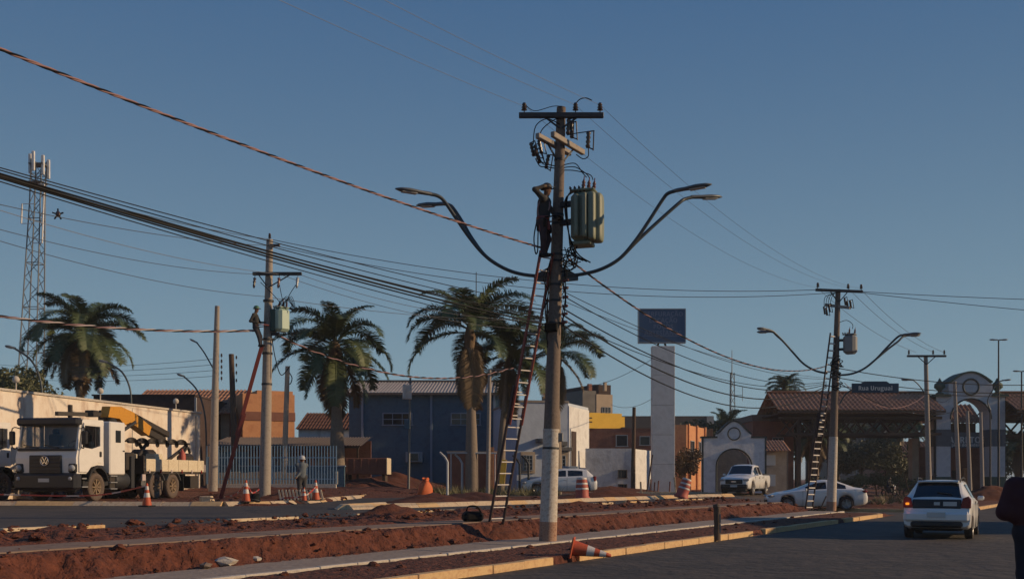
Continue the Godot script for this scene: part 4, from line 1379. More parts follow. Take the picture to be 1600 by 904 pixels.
func lamp_head(parent: Node, p: Vector3, dir: Vector3, length: float, k := 1.0):
	var z := dir.normalized()
	var x := Vector3.UP.cross(z).normalized()
	var b := Basis(x, z.cross(x), z)
	var st := S()
	var secs := [[0.0, 0.045, 0.05], [0.12, 0.06, 0.055], [0.3, 0.085, 0.05], [0.6, 0.13, 0.065], [0.85, 0.11, 0.05], [1.0, 0.03, 0.018]]
	st.set_smooth_group(1)
	var rings := []
	for s in secs:
		var ring := []
		for i in 10:
			var a := TAU * i / 10
			ring.append(p + b * Vector3(cos(a) * s[1] * k, sin(a) * s[2] * k * (1.0 if sin(a) > 0 else 0.7), s[0] * length))
		rings.append(ring)
	for i in secs.size() - 1:
		for j in 10:
			quad(st, rings[i][j], rings[i + 1][j], rings[i + 1][(j + 1) % 10], rings[i][(j + 1) % 10])
	for j in range(1, 9):
		tri(st, rings[-1][0], rings[-1][j + 1], rings[-1][j])
	var o := put("lamp_head", st, M.lamp_body, parent)
	st = S()
	box(st, p + b * Vector3(0, -0.042 * k, length * 0.62), Vector3(0.15 * k, 0.02, length * 0.42), 0.008, b)
	put("lens", st, M.lamp_glass, o)

func lamp_arm(parent: Node, root: Vector3, keys: Array, r: float, head_len: float, k := 1.0):
	# keys relative to root; the last one is where the head begins, head goes on horizontally
	var pts := smoothpath(keys, 6)
	var w := []
	for p in pts: w.append(root + p)
	var st := S()
	tube(st, w, r, 8)
	put("lamp_arm", st, M.arm, parent)
	var n := pts.size()
	var dir: Vector3 = pts[n - 1] - pts[n - 3]
	dir.y *= 0.4
	lamp_head(parent, w[n - 1] - dir.normalized() * 0.03, dir, head_len, k)

# rounded block: half sizes h, soft edges all round
func pillow(st: SurfaceTool, c: Vector3, h: Vector3, basis := Basis.IDENTITY):
	st.set_smooth_group(1)
	var n := 12
	var m := 20
	var rings := []
	var pw := func(x: float, e: float) -> float: return signf(x) * pow(absf(x), e)
	for i in n + 1:
		var la := -PI / 2 + PI * i / n
		var ring := []
		for k in m:
			var lo := TAU * k / m
			ring.append(c + basis * Vector3(pw.call(cos(la), 0.3) * pw.call(cos(lo), 0.55) * h.x, pw.call(sin(la), 0.3) * h.y, pw.call(cos(la), 0.3) * pw.call(sin(lo), 0.55) * h.z))
		rings.append(ring)
	for i in n:
		for k in m: quad(st, rings[i][k], rings[i + 1][k], rings[i + 1][(k + 1) % m], rings[i][(k + 1) % m])

func transformer(parent: Node, c: Vector3, w: float, h: float, dp: float, m: Material, bushings: int, turn := 0.0, cooling := true):
	var st := S()
	var b := Basis(Vector3.UP, turn)
	box(st, c, Vector3(w, h, dp), minf(w, dp) * 0.22, b)
	var tank := put("transformer_tank", st, m, parent)
	st = S()
	box(st, c + Vector3(0, h * 0.5 + 0.02, 0), Vector3(w * 0.9, 0.05, dp * 0.9), 0.02, b)
	put("lid", st, m, tank)
	if cooling:
		for q in [[-0.1, 0.42, 0.05, 0.07, 0.42], [0.06, 0.42, 0.06, 0.07, 0.44]]:
			st = S()
			pillow(st, c + b * Vector3(w * q[0] * 2.0, -0.02, dp * 0.5 + 0.03), Vector3(q[2], h * q[4], q[3] + 0.06), b)
			put("radiator_panel", st, m, tank)
		st = S()
		pillow(st, c + b * Vector3(w * 0.37, -0.03, dp * 0.46), Vector3(0.085, h * 0.47, 0.13), b)
		put("radiator_panel", st, m, tank)
		st = S()
		pillow(st, c + b * Vector3(w * 0.5, -0.03, 0.0), Vector3(0.13, h * 0.48, 0.2), b)
		put("radiator_panel", st, m, tank)
		st = S()
		box(st, c + b * Vector3(-w * 0.08, -h * 0.5 - 0.03, 0), Vector3(w * 0.8, 0.09, dp * 0.85), 0.02, b)
		put("base_plate", st, m, tank)
	for k in bushings:
		st = S()
		var p := c + b * Vector3(lerpf(-0.02, w * 0.3, float(k) / maxf(1, bushings - 1)), h * 0.5 + 0.04, lerpf(dp * 0.2, -dp * 0.2, float(k) / maxf(1, bushings - 1)))
		lathe(st, [[0.03, 0], [0.055, 0.02], [0.03, 0.07], [0.05, 0.09], [0.028, 0.14], [0.045, 0.16], [0.025, 0.21], [0.012, 0.24], [0.012, 0.3], [0, 0.3]], 8, Transform3D(Basis(Vector3(0, 0, 1), -0.1), p))
		put("bushing", st, M.porcelain_red, tank)
	for k in 4:
		st = S()
		var p := c + b * Vector3(-w * 0.45 + k * 0.1, h * 0.5 - 0.02, dp * 0.35)
		lathe(st, [[0.02, 0], [0.04, 0.03], [0.02, 0.07], [0.035, 0.09], [0.01, 0.14], [0, 0.14]], 8, Transform3D(Basis(Vector3(0, 0, 1), 0.3), p))
		put("low_bushing", st, M.porcelain, tank)
	return tank

func loop(parent: Node, keys: Array, r: float, m: Material, called := "jumper_wire"):
	var st := S()
	tube(st, smoothpath(keys, 5), r, 5)
	return put(called, st, m, parent)

func cutout(parent: Node, p: Vector3, tilt: float, k := 1.0):
	var st := S()
	var b := Basis(Vector3(0, 0, 1), tilt) * Basis(Vector3.RIGHT, 0.15)
	lathe(st, [[0, -0.16], [0.03, -0.16], [0.05, -0.12], [0.03, -0.08], [0.05, -0.04], [0.03, 0.0], [0.05, 0.04], [0.03, 0.08], [0.05, 0.12], [0.025, 0.16], [0, 0.16]], 8, Transform3D(b.scaled(Vector3.ONE * k), p))
	tube(st, [p + b * Vector3(0.1, 0.17, 0) * k, p + b * Vector3(0.11, -0.2, 0) * k], 0.014 * k, 6)
	bar(st, p + b * Vector3(0, 0.15, 0) * k, p + b * Vector3(0.11, 0.17, 0) * k, 0.02 * k, 0.02 * k)
	bar(st, p + b * Vector3(0, -0.14, 0) * k, p + b * Vector3(0.11, -0.18, 0) * k, 0.02 * k, 0.02 * k)
	put("fuse_cutout", st, M.porcelain, parent)

func build_poles():
	main_pole()
	pole_two()
	pole_three()
	# crossarm pole before the portal
	var d := 55.0
	var base := on(1453, d)
	var t := concrete_pole("utility_pole", "thin concrete pole with bare crossarm in front of the portal", base, at(1447, 555, d), 0.16, 0.10, M.concrete, "street poles")
	var top := at(1447, 555, d) - base
	var st := S()
	box(st, top + Vector3(0, -0.05, 0.12), Vector3(2.1, 0.11, 0.1), 0.01)
	put("crossarm", st, M.steel_dark, t)
	st = S()
	for x in [-0.95, 0.35, 0.95]: insulator(st, top + Vector3(x, 0.05, 0.12))
	put("insulators", st, M.porcelain, t)
	st = S()
	bar(st, top + Vector3(-0.45, -0.1, 0.12), top + Vector3(0, -0.5, 0.13), 0.03, 0.04); bar(st, top + Vector3(0.45, -0.1, 0.12), top + Vector3(0, -0.5, 0.13), 0.03, 0.04)
	put("brace", st, M.steel_dark, t)
	lamp_arm(t, at(1444, 612, d) - base, [Vector3(0, 0, 0), Vector3(-0.3, 0.35, 0.1), Vector3(-0.6, 0.58, 0.2), Vector3(-0.75, 0.62, 0.22)], 0.03, 0.6, 1.1)
	# pale young poles standing inside the tower's arch
	for q in [[1500, 762, 1492, 597, 76, "pale concrete pole inside portal arch, tallest and nearest the crossarm pole"], [1517, 765, 1512, 643, 80, "pale concrete pole in the middle of the portal arch"], [1536, 768, 1533, 645, 84, "pale concrete pole against the portal arch's right side"]]:
		var b := on(q[0], q[4])
		var pt := concrete_pole("concrete_pole", q[5], b, at(q[2], q[3], q[4]), 0.17, 0.12, M.concrete, "pale poles inside the portal arch")
		var s2 := S()
		tube(s2, [at(q[2], q[3], q[4]) - b, at(q[2], q[3], q[4]) - b + Vector3(0, 0.06, 0)], 0.135, 10)
		put("cap", s2, M.concrete, pt)
	# tall lamp masts at the right
	for q in [[1561, 531, 88, "tall thin lamp mast with flat twin head right of the portal tower"], [1597, 580, 92, "lamp mast with flat head cut by the right picture edge"]]:
		var b := on(q[0], q[2])
		var tp := at(q[0], q[1], q[2])
		var mt := thing("lamp_mast", q[3], "street lamp", b, 0.0, "tall lamp masts by the portal")
		var s2 := S()
		tube(s2, [Vector3(0, -0.2, 0), tp - b], [0.11, 0.06], 8)
		put("mast", s2, M.steel_dark, mt)
		lamp_head(mt, tp - b + Vector3(0.05, 0, 0), Vector3(1, 0.05, 0), 0.75, 1.2)
		lamp_head(mt, tp - b - Vector3(0.05, 0, 0), Vector3(-1, 0.05, 0), 0.75, 1.2)
	var lb := on(1548, 86)
	var lm := thing("arm_lamp", "street lamp leaning its arm over the portal tower's right urn", "street lamp", lb)
	var s3 := S()
	tube(s3, [Vector3(0, -0.2, 0), at(1548, 640, 86) - lb], [0.09, 0.06], 8)
	put("mast", s3, M.steel_dark, lm)
	lamp_arm(lm, at(1548, 640, 86) - lb, [Vector3.ZERO, Vector3(-0.2, 0.9, 0), Vector3(0.6, 2.2, 0), Vector3(1.0, 2.45, 0)], 0.05, 0.8, 1.3)
	# poles behind the fence
	d = 52.0
	base = on(332, d)
	t = concrete_pole("concrete_pole", "bare tapering concrete pole rising behind the truck's tail", base, at(339, 478, d), 0.24, 0.12, M.concrete, "poles behind the picket fence")
	for k in 5:
		st = S()
		insulator(st, at(342, 557 + k * 9, d) - base + Vector3(0.12, 0, 0), 0.16, 0.06)
		put("insulator", st, M.porcelain, t)
	lamp_arm(t, at(335, 580, d) - base, [Vector3.ZERO, Vector3(-0.5, 0.9, 0), Vector3(-0.9, 1.45, 0)], 0.035, 0.45, 0.9)
	d = 57.0
	base = on(368, d)
	t = concrete_pole("wooden_pole", "dark weathered wooden pole leaning beside the brick gable", base, at(361, 553, d), 0.19, 0.14, M.wood_pole, "poles behind the picket fence")
	for k in 4:
		st = S()
		insulator(st, at(365, 560 + k * 12, d) - base + Vector3(0.14, 0, 0), 0.16, 0.06)
		put("insulator", st, M.porcelain, t)
	d = 58.0
	base = on(443, d)
	t = concrete_pole("wooden_pole", "yellowish wooden pole between concrete pole and round palm", base, at(449, 572, d), 0.17, 0.13, M.beige, "poles behind the picket fence")
	loop(t, [at(449, 578, d) - base, at(456, 590, d) - base, at(452, 600, d) - base, at(446, 585, d) - base], 0.03, M.cable, "cable_coil")
	# slim posts among the palms
	for q in [[762, 757, 765, 578, 54.0, "slim pale post with short crossbar among the palms"], [638, 752, 641, 590, 60.0, "slim grey post carrying the small light box sign"]]:
		base = on(q[0], q[4])
		t = concrete_pole("slim_post", q[5], base, at(q[2], q[3], q[4]), 0.12 if q[0] > 700 else 0.08, 0.09 if q[0] > 700 else 0.06, M.concrete if q[0] > 700 else M.steel)
		if q[0] > 700:
			st = S()
			box(st, at(782, 577, q[4]) - base, Vector3(1.3, 0.07, 0.07))
			put("crossbar", st, M.steel, t)
	# curved street lamps over the cream wall
	for q in [[66, 640, 10, 541, 44.0, "curved street lamp farthest left above the cream wall"], [205, 640, 155, 563, 49.0, "curved street lamp in front of the skirted palm"], [322, 700, 275, 585, 57.0, "curved street lamp beside the bare concrete pole"]]:
		base = on(q[0], q[4])
		t = thing("curved_lamp", q[5], "street lamp", base, 0.0, "curved street lamps behind the truck")
		var p0 := at(q[0], q[1], q[4]) - base
		var p1 := at(q[2] + 12, q[3] + 3, q[4]) - base
		st = S()
		tube(st, [Vector3(0, -0.1, 0), p0], [0.06, 0.05], 8)
		put("mast", st, M.steel, t)
		lamp_arm(t, p0, [Vector3.ZERO, Vector3(-0.08, (p1.y - p0.y) * 0.45, 0), Vector3((p1.x - p0.x) * 0.4, (p1.y - p0.y) * 0.8, 0), p1 - p0], 0.045, 0.45, 1.2)
	lattice_tower()
	radio_mast()
	sign_pillar()
	# thin whip aerials
	for q in [[744, 425, 757, 90.0, "thin whip aerial standing behind the palm clump"]]:
		base = on(q[0], q[3])
		t = thing("whip_aerial", q[4], "aerial", base)
		st = S()
		tube(st, [Vector3.ZERO, at(q[0], q[1], q[3]) - base], [0.09, 0.04], 6)
		put("rod", st, M.steel_dark, t)
		st = S()
		box(st, Vector3(0, 0.2, 0), Vector3(0.5, 0.4, 0.5), 0.03)
		put("foot", st, M.concrete, t)

func main_pole():
	var d := 23.1
	var base := on(856, d)
	base.y = 0.15
	var top := at(877, 168, d)
	var t := thing("utility_pole", "tall concrete utility pole in front, carrying transformer and double street lamps", "utility pole", base, 0.0, "street poles")
	var axis := top - base
	var f := func(py: float) -> Vector3: return axis * ((845.0 - py) / 677.0)
	var st := S()
	tube(st, [axis * 0.255, axis * 0.6, axis], [0.172, 0.14, 0.102], 20)
	put("shaft", st, M.concrete_dark, t)
	st = S()
	tube(st, [axis * 0.045, axis * 0.255], [0.197, 0.181], 20)
	put("painted_section", st, M.concrete_white, t)
	st = S()
	tube(st, [axis * -0.03, axis * 0.045], [0.2, 0.1985], 20)
	put("stained_foot", st, M.stained_base, t)
	# bands and strap hardware
	for py in [672.0, 700.0, 505.0, 470.0, 445.0, 408.0, 398.0, 350.0, 342.0, 336.0, 250.0]:
		st = S()
		var p: Vector3 = f.call(py)
		var r := lerpf(0.2, 0.102, (845.0 - py) / 677.0) + (0.012 if py != 700.0 else 0.008)
		var up := axis.normalized()
		tube(st, [p - up * 0.025, p + up * 0.025], r, 18)
		put("strap_band", st, M.steel_dark if py < 600.0 or py == 700.0 else M.concrete_white, t)
	st = S()
	box(st, f.call(683.0) + Vector3(0.2, 0, 0.03), Vector3(0.14, 0.2, 0.12), 0.02)
	put("meter_box", st, M.steel, t)
	st = S()
	box(st, f.call(513.0) + Vector3(-0.08, 0, 0.15), Vector3(0.3, 0.2, 0.16), 0.03)
	put("splice_box", st, M.cable, t)
	# high crossarm
	var ca: Vector3 = f.call(184.0) + Vector3(0, 0, 0.16)
	st = S()
	box(st, ca, Vector3(1.9, 0.115, 0.1), 0.012)
	put("crossarm", st, M.steel_dark, t)
	st = S()
	for s in [-1, 1]: bar(st, ca + Vector3(s * 0.35, -0.05, 0.0), f.call(203.0) + Vector3(s * 0.03, 0, 0.13), 0.03, 0.035)
	put("brace", st, M.steel_dark, t)
	for x in [-0.83, 0.32, 0.87]:
		st = S()
		insulator(st, ca + Vector3(x, 0.11, 0), 0.17, 0.07)
		put("insulator", st, M.porcelain, t)
	# lower arms carrying the fuse cutouts, running away from the viewer
	var la: Vector3 = f.call(226.0)
	for k in [[Vector3(-0.53, 0.0, 0.62), Vector3(0.25, 0.0, -0.62)], [Vector3(-0.2, 0.0, 0.72), Vector3(0.56, 0.0, -0.55)]]:
		st = S()
		bar(st, la + k[0], la + k[1], 0.1, 0.12, 0.01)
		put("lower_arm", st, M.wood_pole if false else M.concrete, t)
	st = S()
	bar(st, la + Vector3(0.3, -0.05, -0.2), f.call(252.0) + Vector3(0.08, 0, -0.03), 0.03, 0.03); bar(st, la + Vector3(-0.3, -0.05, 0.3), f.call(252.0) + Vector3(-0.06, 0, 0.08), 0.03, 0.03)
	put("brace", st, M.steel_dark, t)
	for k in [[-0.62, 0.0, 0.25], [-0.52, -0.06, 0.3], [-0.44, 0.05, 0.2], [-0.5, -0.17, 0.35], [-0.28, -0.3, -0.2]]:
		cutout(t, la + Vector3(k[0], k[1], -0.2 + k[0] * 0.2), k[2], 1.0)
	cutout(t, la + Vector3(0.62, 0.05, 0.2), -0.05, 1.15)
	cutout(t, f.call(200.0) + Vector3(0.17, 0, 0.1), -0.05, 1.1)
	cutout(t, f.call(200.0) + Vector3(0.25, -0.05, 0.0), 0.05, 1.1)
	# jumpers
	for k in [[Vector3(-0.6, 0.1, -0.3), Vector3(-0.55, 0.45, -0.1), Vector3(-0.3, 0.55, 0.1), Vector3(0.0, 0.42, 0.1)],
		[Vector3(-0.45, 0.1, -0.3), Vector3(-0.42, 0.35, -0.1), Vector3(-0.15, 0.52, 0.1), Vector3(0.12, 0.6, 0.1)],
		[Vector3(0.62, 0.23, 0.2), Vector3(0.4, 0.2, 0.2), Vector3(0.15, 0.17, 0.15)],
		[Vector3(0.62, -0.12, 0.2), Vector3(0.62, -0.32, 0.2), Vector3(0.5, -0.38, 0.2), Vector3(0.35, -0.28, 0.2)],
		[Vector3(-0.55, -0.25, -0.2), Vector3(-0.45, -0.45, -0.1), Vector3(-0.3, -0.5, 0.0), Vector3(-0.1, -0.55, 0.05)],
		[Vector3(-0.45, -0.25, -0.2), Vector3(-0.38, -0.4, -0.1), Vector3(-0.25, -0.45, 0.0), Vector3(-0.1, -0.5, 0.05)]]:
		var pts := []
		for p in k: pts.append(la + p)
		loop(t, pts, 0.012, M.cable)
	loop(t, [ca + Vector3(0.32, 0.26, 0), ca + Vector3(0.42, 0.36, 0), ca + Vector3(0.55, 0.37, 0.05), ca + Vector3(0.68, 0.3, 0.1)], 0.012, M.cable)
	loop(t, [ca + Vector3(-0.83, 0.26, 0), ca + Vector3(-0.6, 0.1, 0), ca + Vector3(-0.2, 0.2, 0), f.call(172.0) + Vector3(0.02, 0.05, 0.1)], 0.009, M.cable)
	# transformer on brackets
	var tc: Vector3 = at(914, 340, d - 0.25) - base
	transformer(t, tc, 0.58, 1.12, 0.5, M.trafo, 3, -0.3)
	for py in [322.0, 350.0]:
		st = S()
		bar(st, f.call(py) + Vector3(0.05, 0, 0.08), Vector3(tc.x - 0.22, f.call(py).y, tc.z), 0.1, 0.13, 0.015)
		put("bracket", st, M.steel_dark, t)
	for k in 3:
		loop(t, [f.call(262.0) + Vector3(0.1, 0.05 - k * 0.06, 0.05), f.call(262.0) + Vector3(0.35, 0.05 - k * 0.08, 0.15), tc + Vector3(-0.05 + k * 0.08, 1.0 - 0.02 * k, 0.0), tc + Vector3(0.03 + 0.08 * k, 0.88, 0.08 - 0.1 * k)], 0.011, M.cable)
	for k in 3:
		loop(t, [tc + Vector3(-0.3 + 0.05 * k, 0.55, 0.2), tc + Vector3(-0.42 - 0.02 * k, 0.3, 0.3), tc + Vector3(-0.38, -0.4, 0.3), tc + Vector3(-0.3 + 0.06 * k, -0.85, 0.25), tc + Vector3(-0.05 + 0.08 * k, -1.0 - 0.02 * k, 0.2)], 0.016, M.cable, "low_voltage_cable")
	# tangle of service drops right of the pole
	var g := RandomNumberGenerator.new()
	g.seed = 5
	var knot: Vector3 = f.call(405.0) + Vector3(0.2, 0, 0.1)
	for k in 20:
		var a := knot + Vector3(g.randf_range(-0.05, 0.35), g.randf_range(-0.35, 0.35), g.randf_range(-0.15, 0.2))
		var b := knot + Vector3(g.randf_range(-0.15, 0.05), g.randf_range(-0.45, 0.25), g.randf_range(-0.05, 0.2))
		loop(t, [a, a.lerp(b, 0.4) + Vector3(g.randf_range(-0.12, 0.16), g.randf_range(-0.22, 0.1), 0.05), b], 0.012, M.cable if k % 3 else M.cable_grey, "service_wire")
	for k in 14:
		var p: Vector3 = f.call(g.randf_range(395.0, 545.0))
		var q: Vector3 = f.call(g.randf_range(430.0, 560.0))
		var sx := 1.0 if g.randf() < 0.6 else -1.0
		loop(t, [p + Vector3(sx * 0.14, 0, 0.12), p.lerp(q, 0.5) + Vector3(sx * g.randf_range(0.16, 0.32), 0, 0.16), q + Vector3(sx * 0.15, 0, 0.1)], 0.011, M.cable if k % 2 else M.cable_grey, "service_wire")
	for py in [440.0, 452.0, 466.0, 480.0, 492.0, 505.0]:
		st = S()
		insulator(st, f.call(py) + Vector3(0.16, 0, 0.12), 0.13, 0.05, Vector3(1, 0.1, 0.3))
		put("spool_insulator", st, M.porcelain_red, t)
	# street lamp arms, two over each side
	var hub: Vector3 = f.call(432.0)
	for s in [-1, 1]:
		st = S()
		prism(st, PackedVector2Array([Vector2(s * 0.12, -0.09), Vector2(s * 0.5, -0.05), Vector2(s * 0.5, 0.05), Vector2(s * 0.24, 0.2), Vector2(s * 0.12, 0.26)]), 0.09, Transform3D(Basis.IDENTITY, hub + Vector3(0, -0.03, 0)))
		put("arm_bracket", st, M.arm, t)
	for arm in [[[858, 432], [820, 429], [790, 420], [760, 401], [735, 373], [712, 340], [694, 314], [684, 306], [672, 303], -0.45], [[858, 432], [820, 429], [790, 420], [760, 401], [738, 373], [722, 346], [708, 325], [702, 320], [694, 318.5], 0.45],
		[[876, 432], [910, 428], [940, 420], [968, 404], [992, 377], [1014, 345], [1036, 311], [1044, 302], [1056, 298], -0.45], [[876, 432], [910, 428], [940, 420], [968, 404], [994, 378], [1024, 350], [1060, 318], [1070, 311], [1082, 308], 0.45]]:
		var keys := []
		for k in 9:
			keys.append(at(arm[k][0], arm[k][1], d - 0.02 + arm[9] * pow(k / 8.0, 1.5)) - base - hub)
		lamp_arm(t, hub, keys, 0.04, 0.84, 0.95)
	# ladder leaning on the pole
	var foot := at(775, 820, 24.3)
	foot.y = land(foot.x, foot.z) - 0.02
	ladder("tall red extension ladder leaning against the main pole", foot, at(852, 392, 22.85), Vector3(0.74, 0, -0.62), 0.42, 24, M.ladder_dark, M.rung, 0.46, 0.017, M.ladder_red)
	var pack := thing("tool_bag", "black tool bag lying left of the main ladder's feet", "bag", foot + Vector3(-0.55, 0.06, 0.1))
	st = S()
	box(st, Vector3(0, 0.12, 0), Vector3(0.5, 0.26, 0.3), 0.08, Basis(Vector3.UP, 0.4))
	put("body", st, M.cable, pack)
	st = S()
	tube(st, smoothpath([Vector3(-0.15, 0.24, 0), Vector3(-0.1, 0.36, 0.02), Vector3(0.1, 0.36, 0.02), Vector3(0.2, 0.22, 0)], 4), 0.02, 6)
	put("handle", st, M.cable, pack)

func pole_two():
	var d := 41.5
	var base := on(413, d)
	base.y = 0.72
	var top := at(421, 374, d)
	var t := thing("utility_pole", "round concrete pole with mint green transformer beside the picket fence", "utility pole", base, 0.0, "street poles")
	var st := S()
	tube(st, [Vector3(0, -0.3, 0), (top - base) * 0.5, top - base], [0.24, 0.19, 0.13], 18)
	put("shaft", st, M.concrete, t)
	var f := func(py: float) -> Vector3: return (top - base) * ((780.0 - py) / 406.0)
	var ca: Vector3 = f.call(429.0) + Vector3(0.38, 0, 0.2)
	st = S()
	box(st, ca, Vector3(1.98, 0.13, 0.11), 0.012)
	put("crossarm", st, M.steel_dark, t)
	st = S()
	bar(st, ca + Vector3(0.5, -0.05, 0), f.call(450.0) + Vector3(0.05, 0, 0.2), 0.04, 0.04); bar(st, ca + Vector3(-0.75, -0.05, 0), f.call(447.0) + Vector3(-0.05, 0, 0.2), 0.04, 0.04)
	put("brace", st, M.steel_dark, t)
	for k in [[-0.9, M.porcelain], [0.08, M.porcelain_red], [0.83, M.galvan]]:
		st = S()
		insulator(st, ca + Vector3(k[0], -0.16, 0.02), 0.42, 0.07, Vector3(-0.1, -1, 0))
		put("surge_arrester", st, k[1], t)
	st = S()
	insulator(st, f.call(372.0), 0.2, 0.07); box(st, f.call(384.0) + Vector3(0.25, 0, 0.1), Vector3(0.4, 0.1, 0.1), 0.01)
	put("top_hardware", st, M.porcelain, t)
	for k in 3:
		loop(t, [ca + Vector3(0.83 - k * 0.75, -0.35, 0.02), ca + Vector3(0.5 - k * 0.3, -0.9, 0.1), ca + Vector3(0.35, -1.45, 0.1)], 0.014, M.cable)
	var tc: Vector3 = at(440, 500, d - 0.1) - base
	transformer(t, tc, 0.5, 0.95, 0.55, M.trafo_mint, 3, -0.7, false)
	st = S()
	box(st, tc + Vector3(-0.33, -0.02, 0), Vector3(0.2, 0.9, 0.35), 0.02)
	put("side_radiator", st, M.portal_green, t)
	for py in [488.0, 522.0]:
		st = S()
		bar(st, f.call(py) + Vector3(0.1, 0, 0.05), Vector3(tc.x - 0.1, f.call(py).y, tc.z), 0.1, 0.12)
		put("bracket", st, M.steel_dark, t)
	for k in 6:
		var g := float(k)
		loop(t, [tc + Vector3(-0.2 + g * 0.05, 0.5, 0.1), tc + Vector3(0.1 + g * 0.06, 0.85 + 0.05 * (k % 3), 0.1), tc + Vector3(0.42 + 0.03 * g, 0.6 - 0.04 * g, 0.1), tc + Vector3(0.3, 0.45, 0.1)], 0.012, M.cable)
	loop(t, [f.call(530.0) + Vector3(0.2, 0, 0.1), f.call(560.0) + Vector3(0.35, 0, 0.1), f.call(590.0) + Vector3(0.6, 0.1, 0.1), f.call(572.0) + Vector3(0.95, 0, 0.1)], 0.02, M.cable, "drop_cable")
	for py in [470.0, 530.0, 552.0, 600.0]:
		st = S()
		var p: Vector3 = f.call(py)
		tube(st, [p - Vector3(0, 0.04, 0), p + Vector3(0, 0.04, 0)], 0.215, 16)
		put("strap_band", st, M.steel_dark, t)
	ladder("dark red ladder leaning on the pole with mint transformer", on(344, 41.9), at(411, 541, 41.2), Vector3(0.3, 0, 1.0), 0.42, 20, M.ladder_red, M.rung, 0.5, 0.017, null, 0.15)

func pole_three():
	var d := 45.7
	var base := on(1299, d)
	var top := at(1310, 452, d)
	var t := thing("utility_pole", "utility pole carrying grey transformer and blue street sign", "utility pole", base, 0.0, "street poles")
	var axis := top - base
	var f := func(py: float) -> Vector3: return axis * ((797.0 - py) / 345.0)
	var st := S()
	tube(st, [axis * 0.34, axis], [0.175, 0.11], 16)
	put("shaft", st, M.concrete_dark, t)
	st = S()
	tube(st, [axis * 0.05, axis * 0.34], [0.215, 0.19], 16)
	put("painted_section", st, M.concrete_white, t)
	st = S()
	tube(st, [axis * -0.03, axis * 0.05], [0.22, 0.217], 16)
	put("stained_foot", st, M.stained_base, t)
	var ca: Vector3 = f.call(455.0) + Vector3(0, 0, 0.16)
	st = S()
	box(st, ca, Vector3(2.1, 0.12, 0.1), 0.012, Basis(Vector3(0, 0, 1), -0.04))
	put("crossarm", st, M.steel_dark, t)
	for x in [-0.95, 0.4, 0.98]:
		st = S()
		insulator(st, ca + Vector3(x, 0.12 - x * 0.04, 0), 0.2, 0.075)
		put("insulator", st, M.porcelain, t)
	st = S()
	for s in [-1, 1]: bar(st, ca + Vector3(s * 0.38, -0.05, 0.0), f.call(472.0) + Vector3(s * 0.03, 0, 0.13), 0.035, 0.04)
	put("brace", st, M.steel_dark, t)
	st = S()
	bar(st, f.call(478.0) + Vector3(-0.5, 0.1, -0.2), f.call(478.0) + Vector3(0.45, -0.12, 0.3), 0.1, 0.12)
	put("lower_arm", st, M.concrete, t)
	for k in [[-0.62, -0.2], [-0.52, -0.25], [-0.4, -0.1], [0.4, 0.05], [0.55, 0.08], [0.3, 0.2]]:
		cutout(t, f.call(478.0) + Vector3(k[0], k[1], 0.1), 0.2, 1.1)
	for k in 4:
		loop(t, [f.call(478.0) + Vector3(-0.6 + k * 0.08, 0.0, 0), f.call(470.0) + Vector3(-0.55 + k * 0.1, 0.2, 0), f.call(462.0) + Vector3(-0.15, 0.1, 0.1)], 0.013, M.cable)
	var tc: Vector3 = at(1329, 538, d - 0.2) - base
	transformer(t, tc, 0.55, 0.85, 0.5, M.trafo_grey, 2, -0.6, false)
	for py in [531.0, 545.0]:
		st = S()
		bar(st, f.call(py) + Vector3(0.05, 0, 0.05), Vector3(tc.x - 0.15, f.call(py).y, tc.z), 0.09, 0.11)
		put("bracket", st, M.steel_dark, t)
	loop(t, [f.call(503.0) + Vector3(0.1, 0, 0.1), f.call(502.0) + Vector3(0.4, 0.05, 0.1), tc + Vector3(0.1, 0.9, 0), tc + Vector3(0.1, 0.7, 0)], 0.014, M.cable)
	var g := RandomNumberGenerator.new()
	g.seed = 8
	for k in 26:
		var p: Vector3 = f.call(g.randf_range(560.0, 606.0))
		var a := p + Vector3(g.randf_range(-0.3, 0.3), g.randf_range(-0.2, 0.2), 0.15)
		loop(t, [p + Vector3(-0.15, 0, 0.12), a, p + Vector3(0.15, g.randf_range(-0.2, 0.2), 0.15)], 0.02, M.cable if k % 2 else M.cable_grey, "service_wire")
	var hub: Vector3 = f.call(583.0)
	for arm in [[[1293, 583], [1275, 579], [1256, 568], [1240, 551], [1224, 533], [1212, 521], [1207, 517], [1202, 515.5], -0.6], [[1293, 583], [1275, 579], [1256, 568], [1240, 551], [1225, 534], [1214, 524], [1209, 519], [1205, 518], 0.5],
		[[1308, 586], [1330, 584], [1350, 576], [1368, 562], [1385, 544], [1400, 529], [1407, 524], [1413, 523], -0.6], [[1308, 586], [1330, 584], [1350, 576], [1368, 562], [1387, 546], [1404, 533], [1411, 526], [1418, 524], 0.5]]:
		var keys := []
		for k in 8:
			keys.append(at(arm[k][0], arm[k][1], d - 0.02 + arm[8] * pow(k / 7.0, 1.5)) - base - hub)
		lamp_arm(t, hub, keys, 0.045, 0.8, 1.15)
	# street sign on its own arm
	var sg := thing("street_sign", "blue street name sign held out from the pole", "sign", at(1320, 618, d - 0.1))
	st = S()
	var c := at(1368, 606, d - 0.1) - sg.position
	box(st, c, Vector3(2.1, 0.42, 0.05), 0.012)
	put("panel", st, M.street_blue, sg)
	st = S()
	prism(st, PackedVector2Array([Vector2(-0.65, 0.2), Vector2(-0.5, 0.3), Vector2(0.5, 0.3), Vector2(0.65, 0.2)]), 0.05, Transform3D(Basis.IDENTITY, c))
	put("crest", st, M.street_blue, sg)
	st = S()
	tube(st, smoothpath([Vector3(-0.2, -0.35, 0), Vector3(0, 0, 0), Vector3(0.25, 0.22, 0), Vector3(0.5, 0.3, 0)], 5), 0.035, 8)
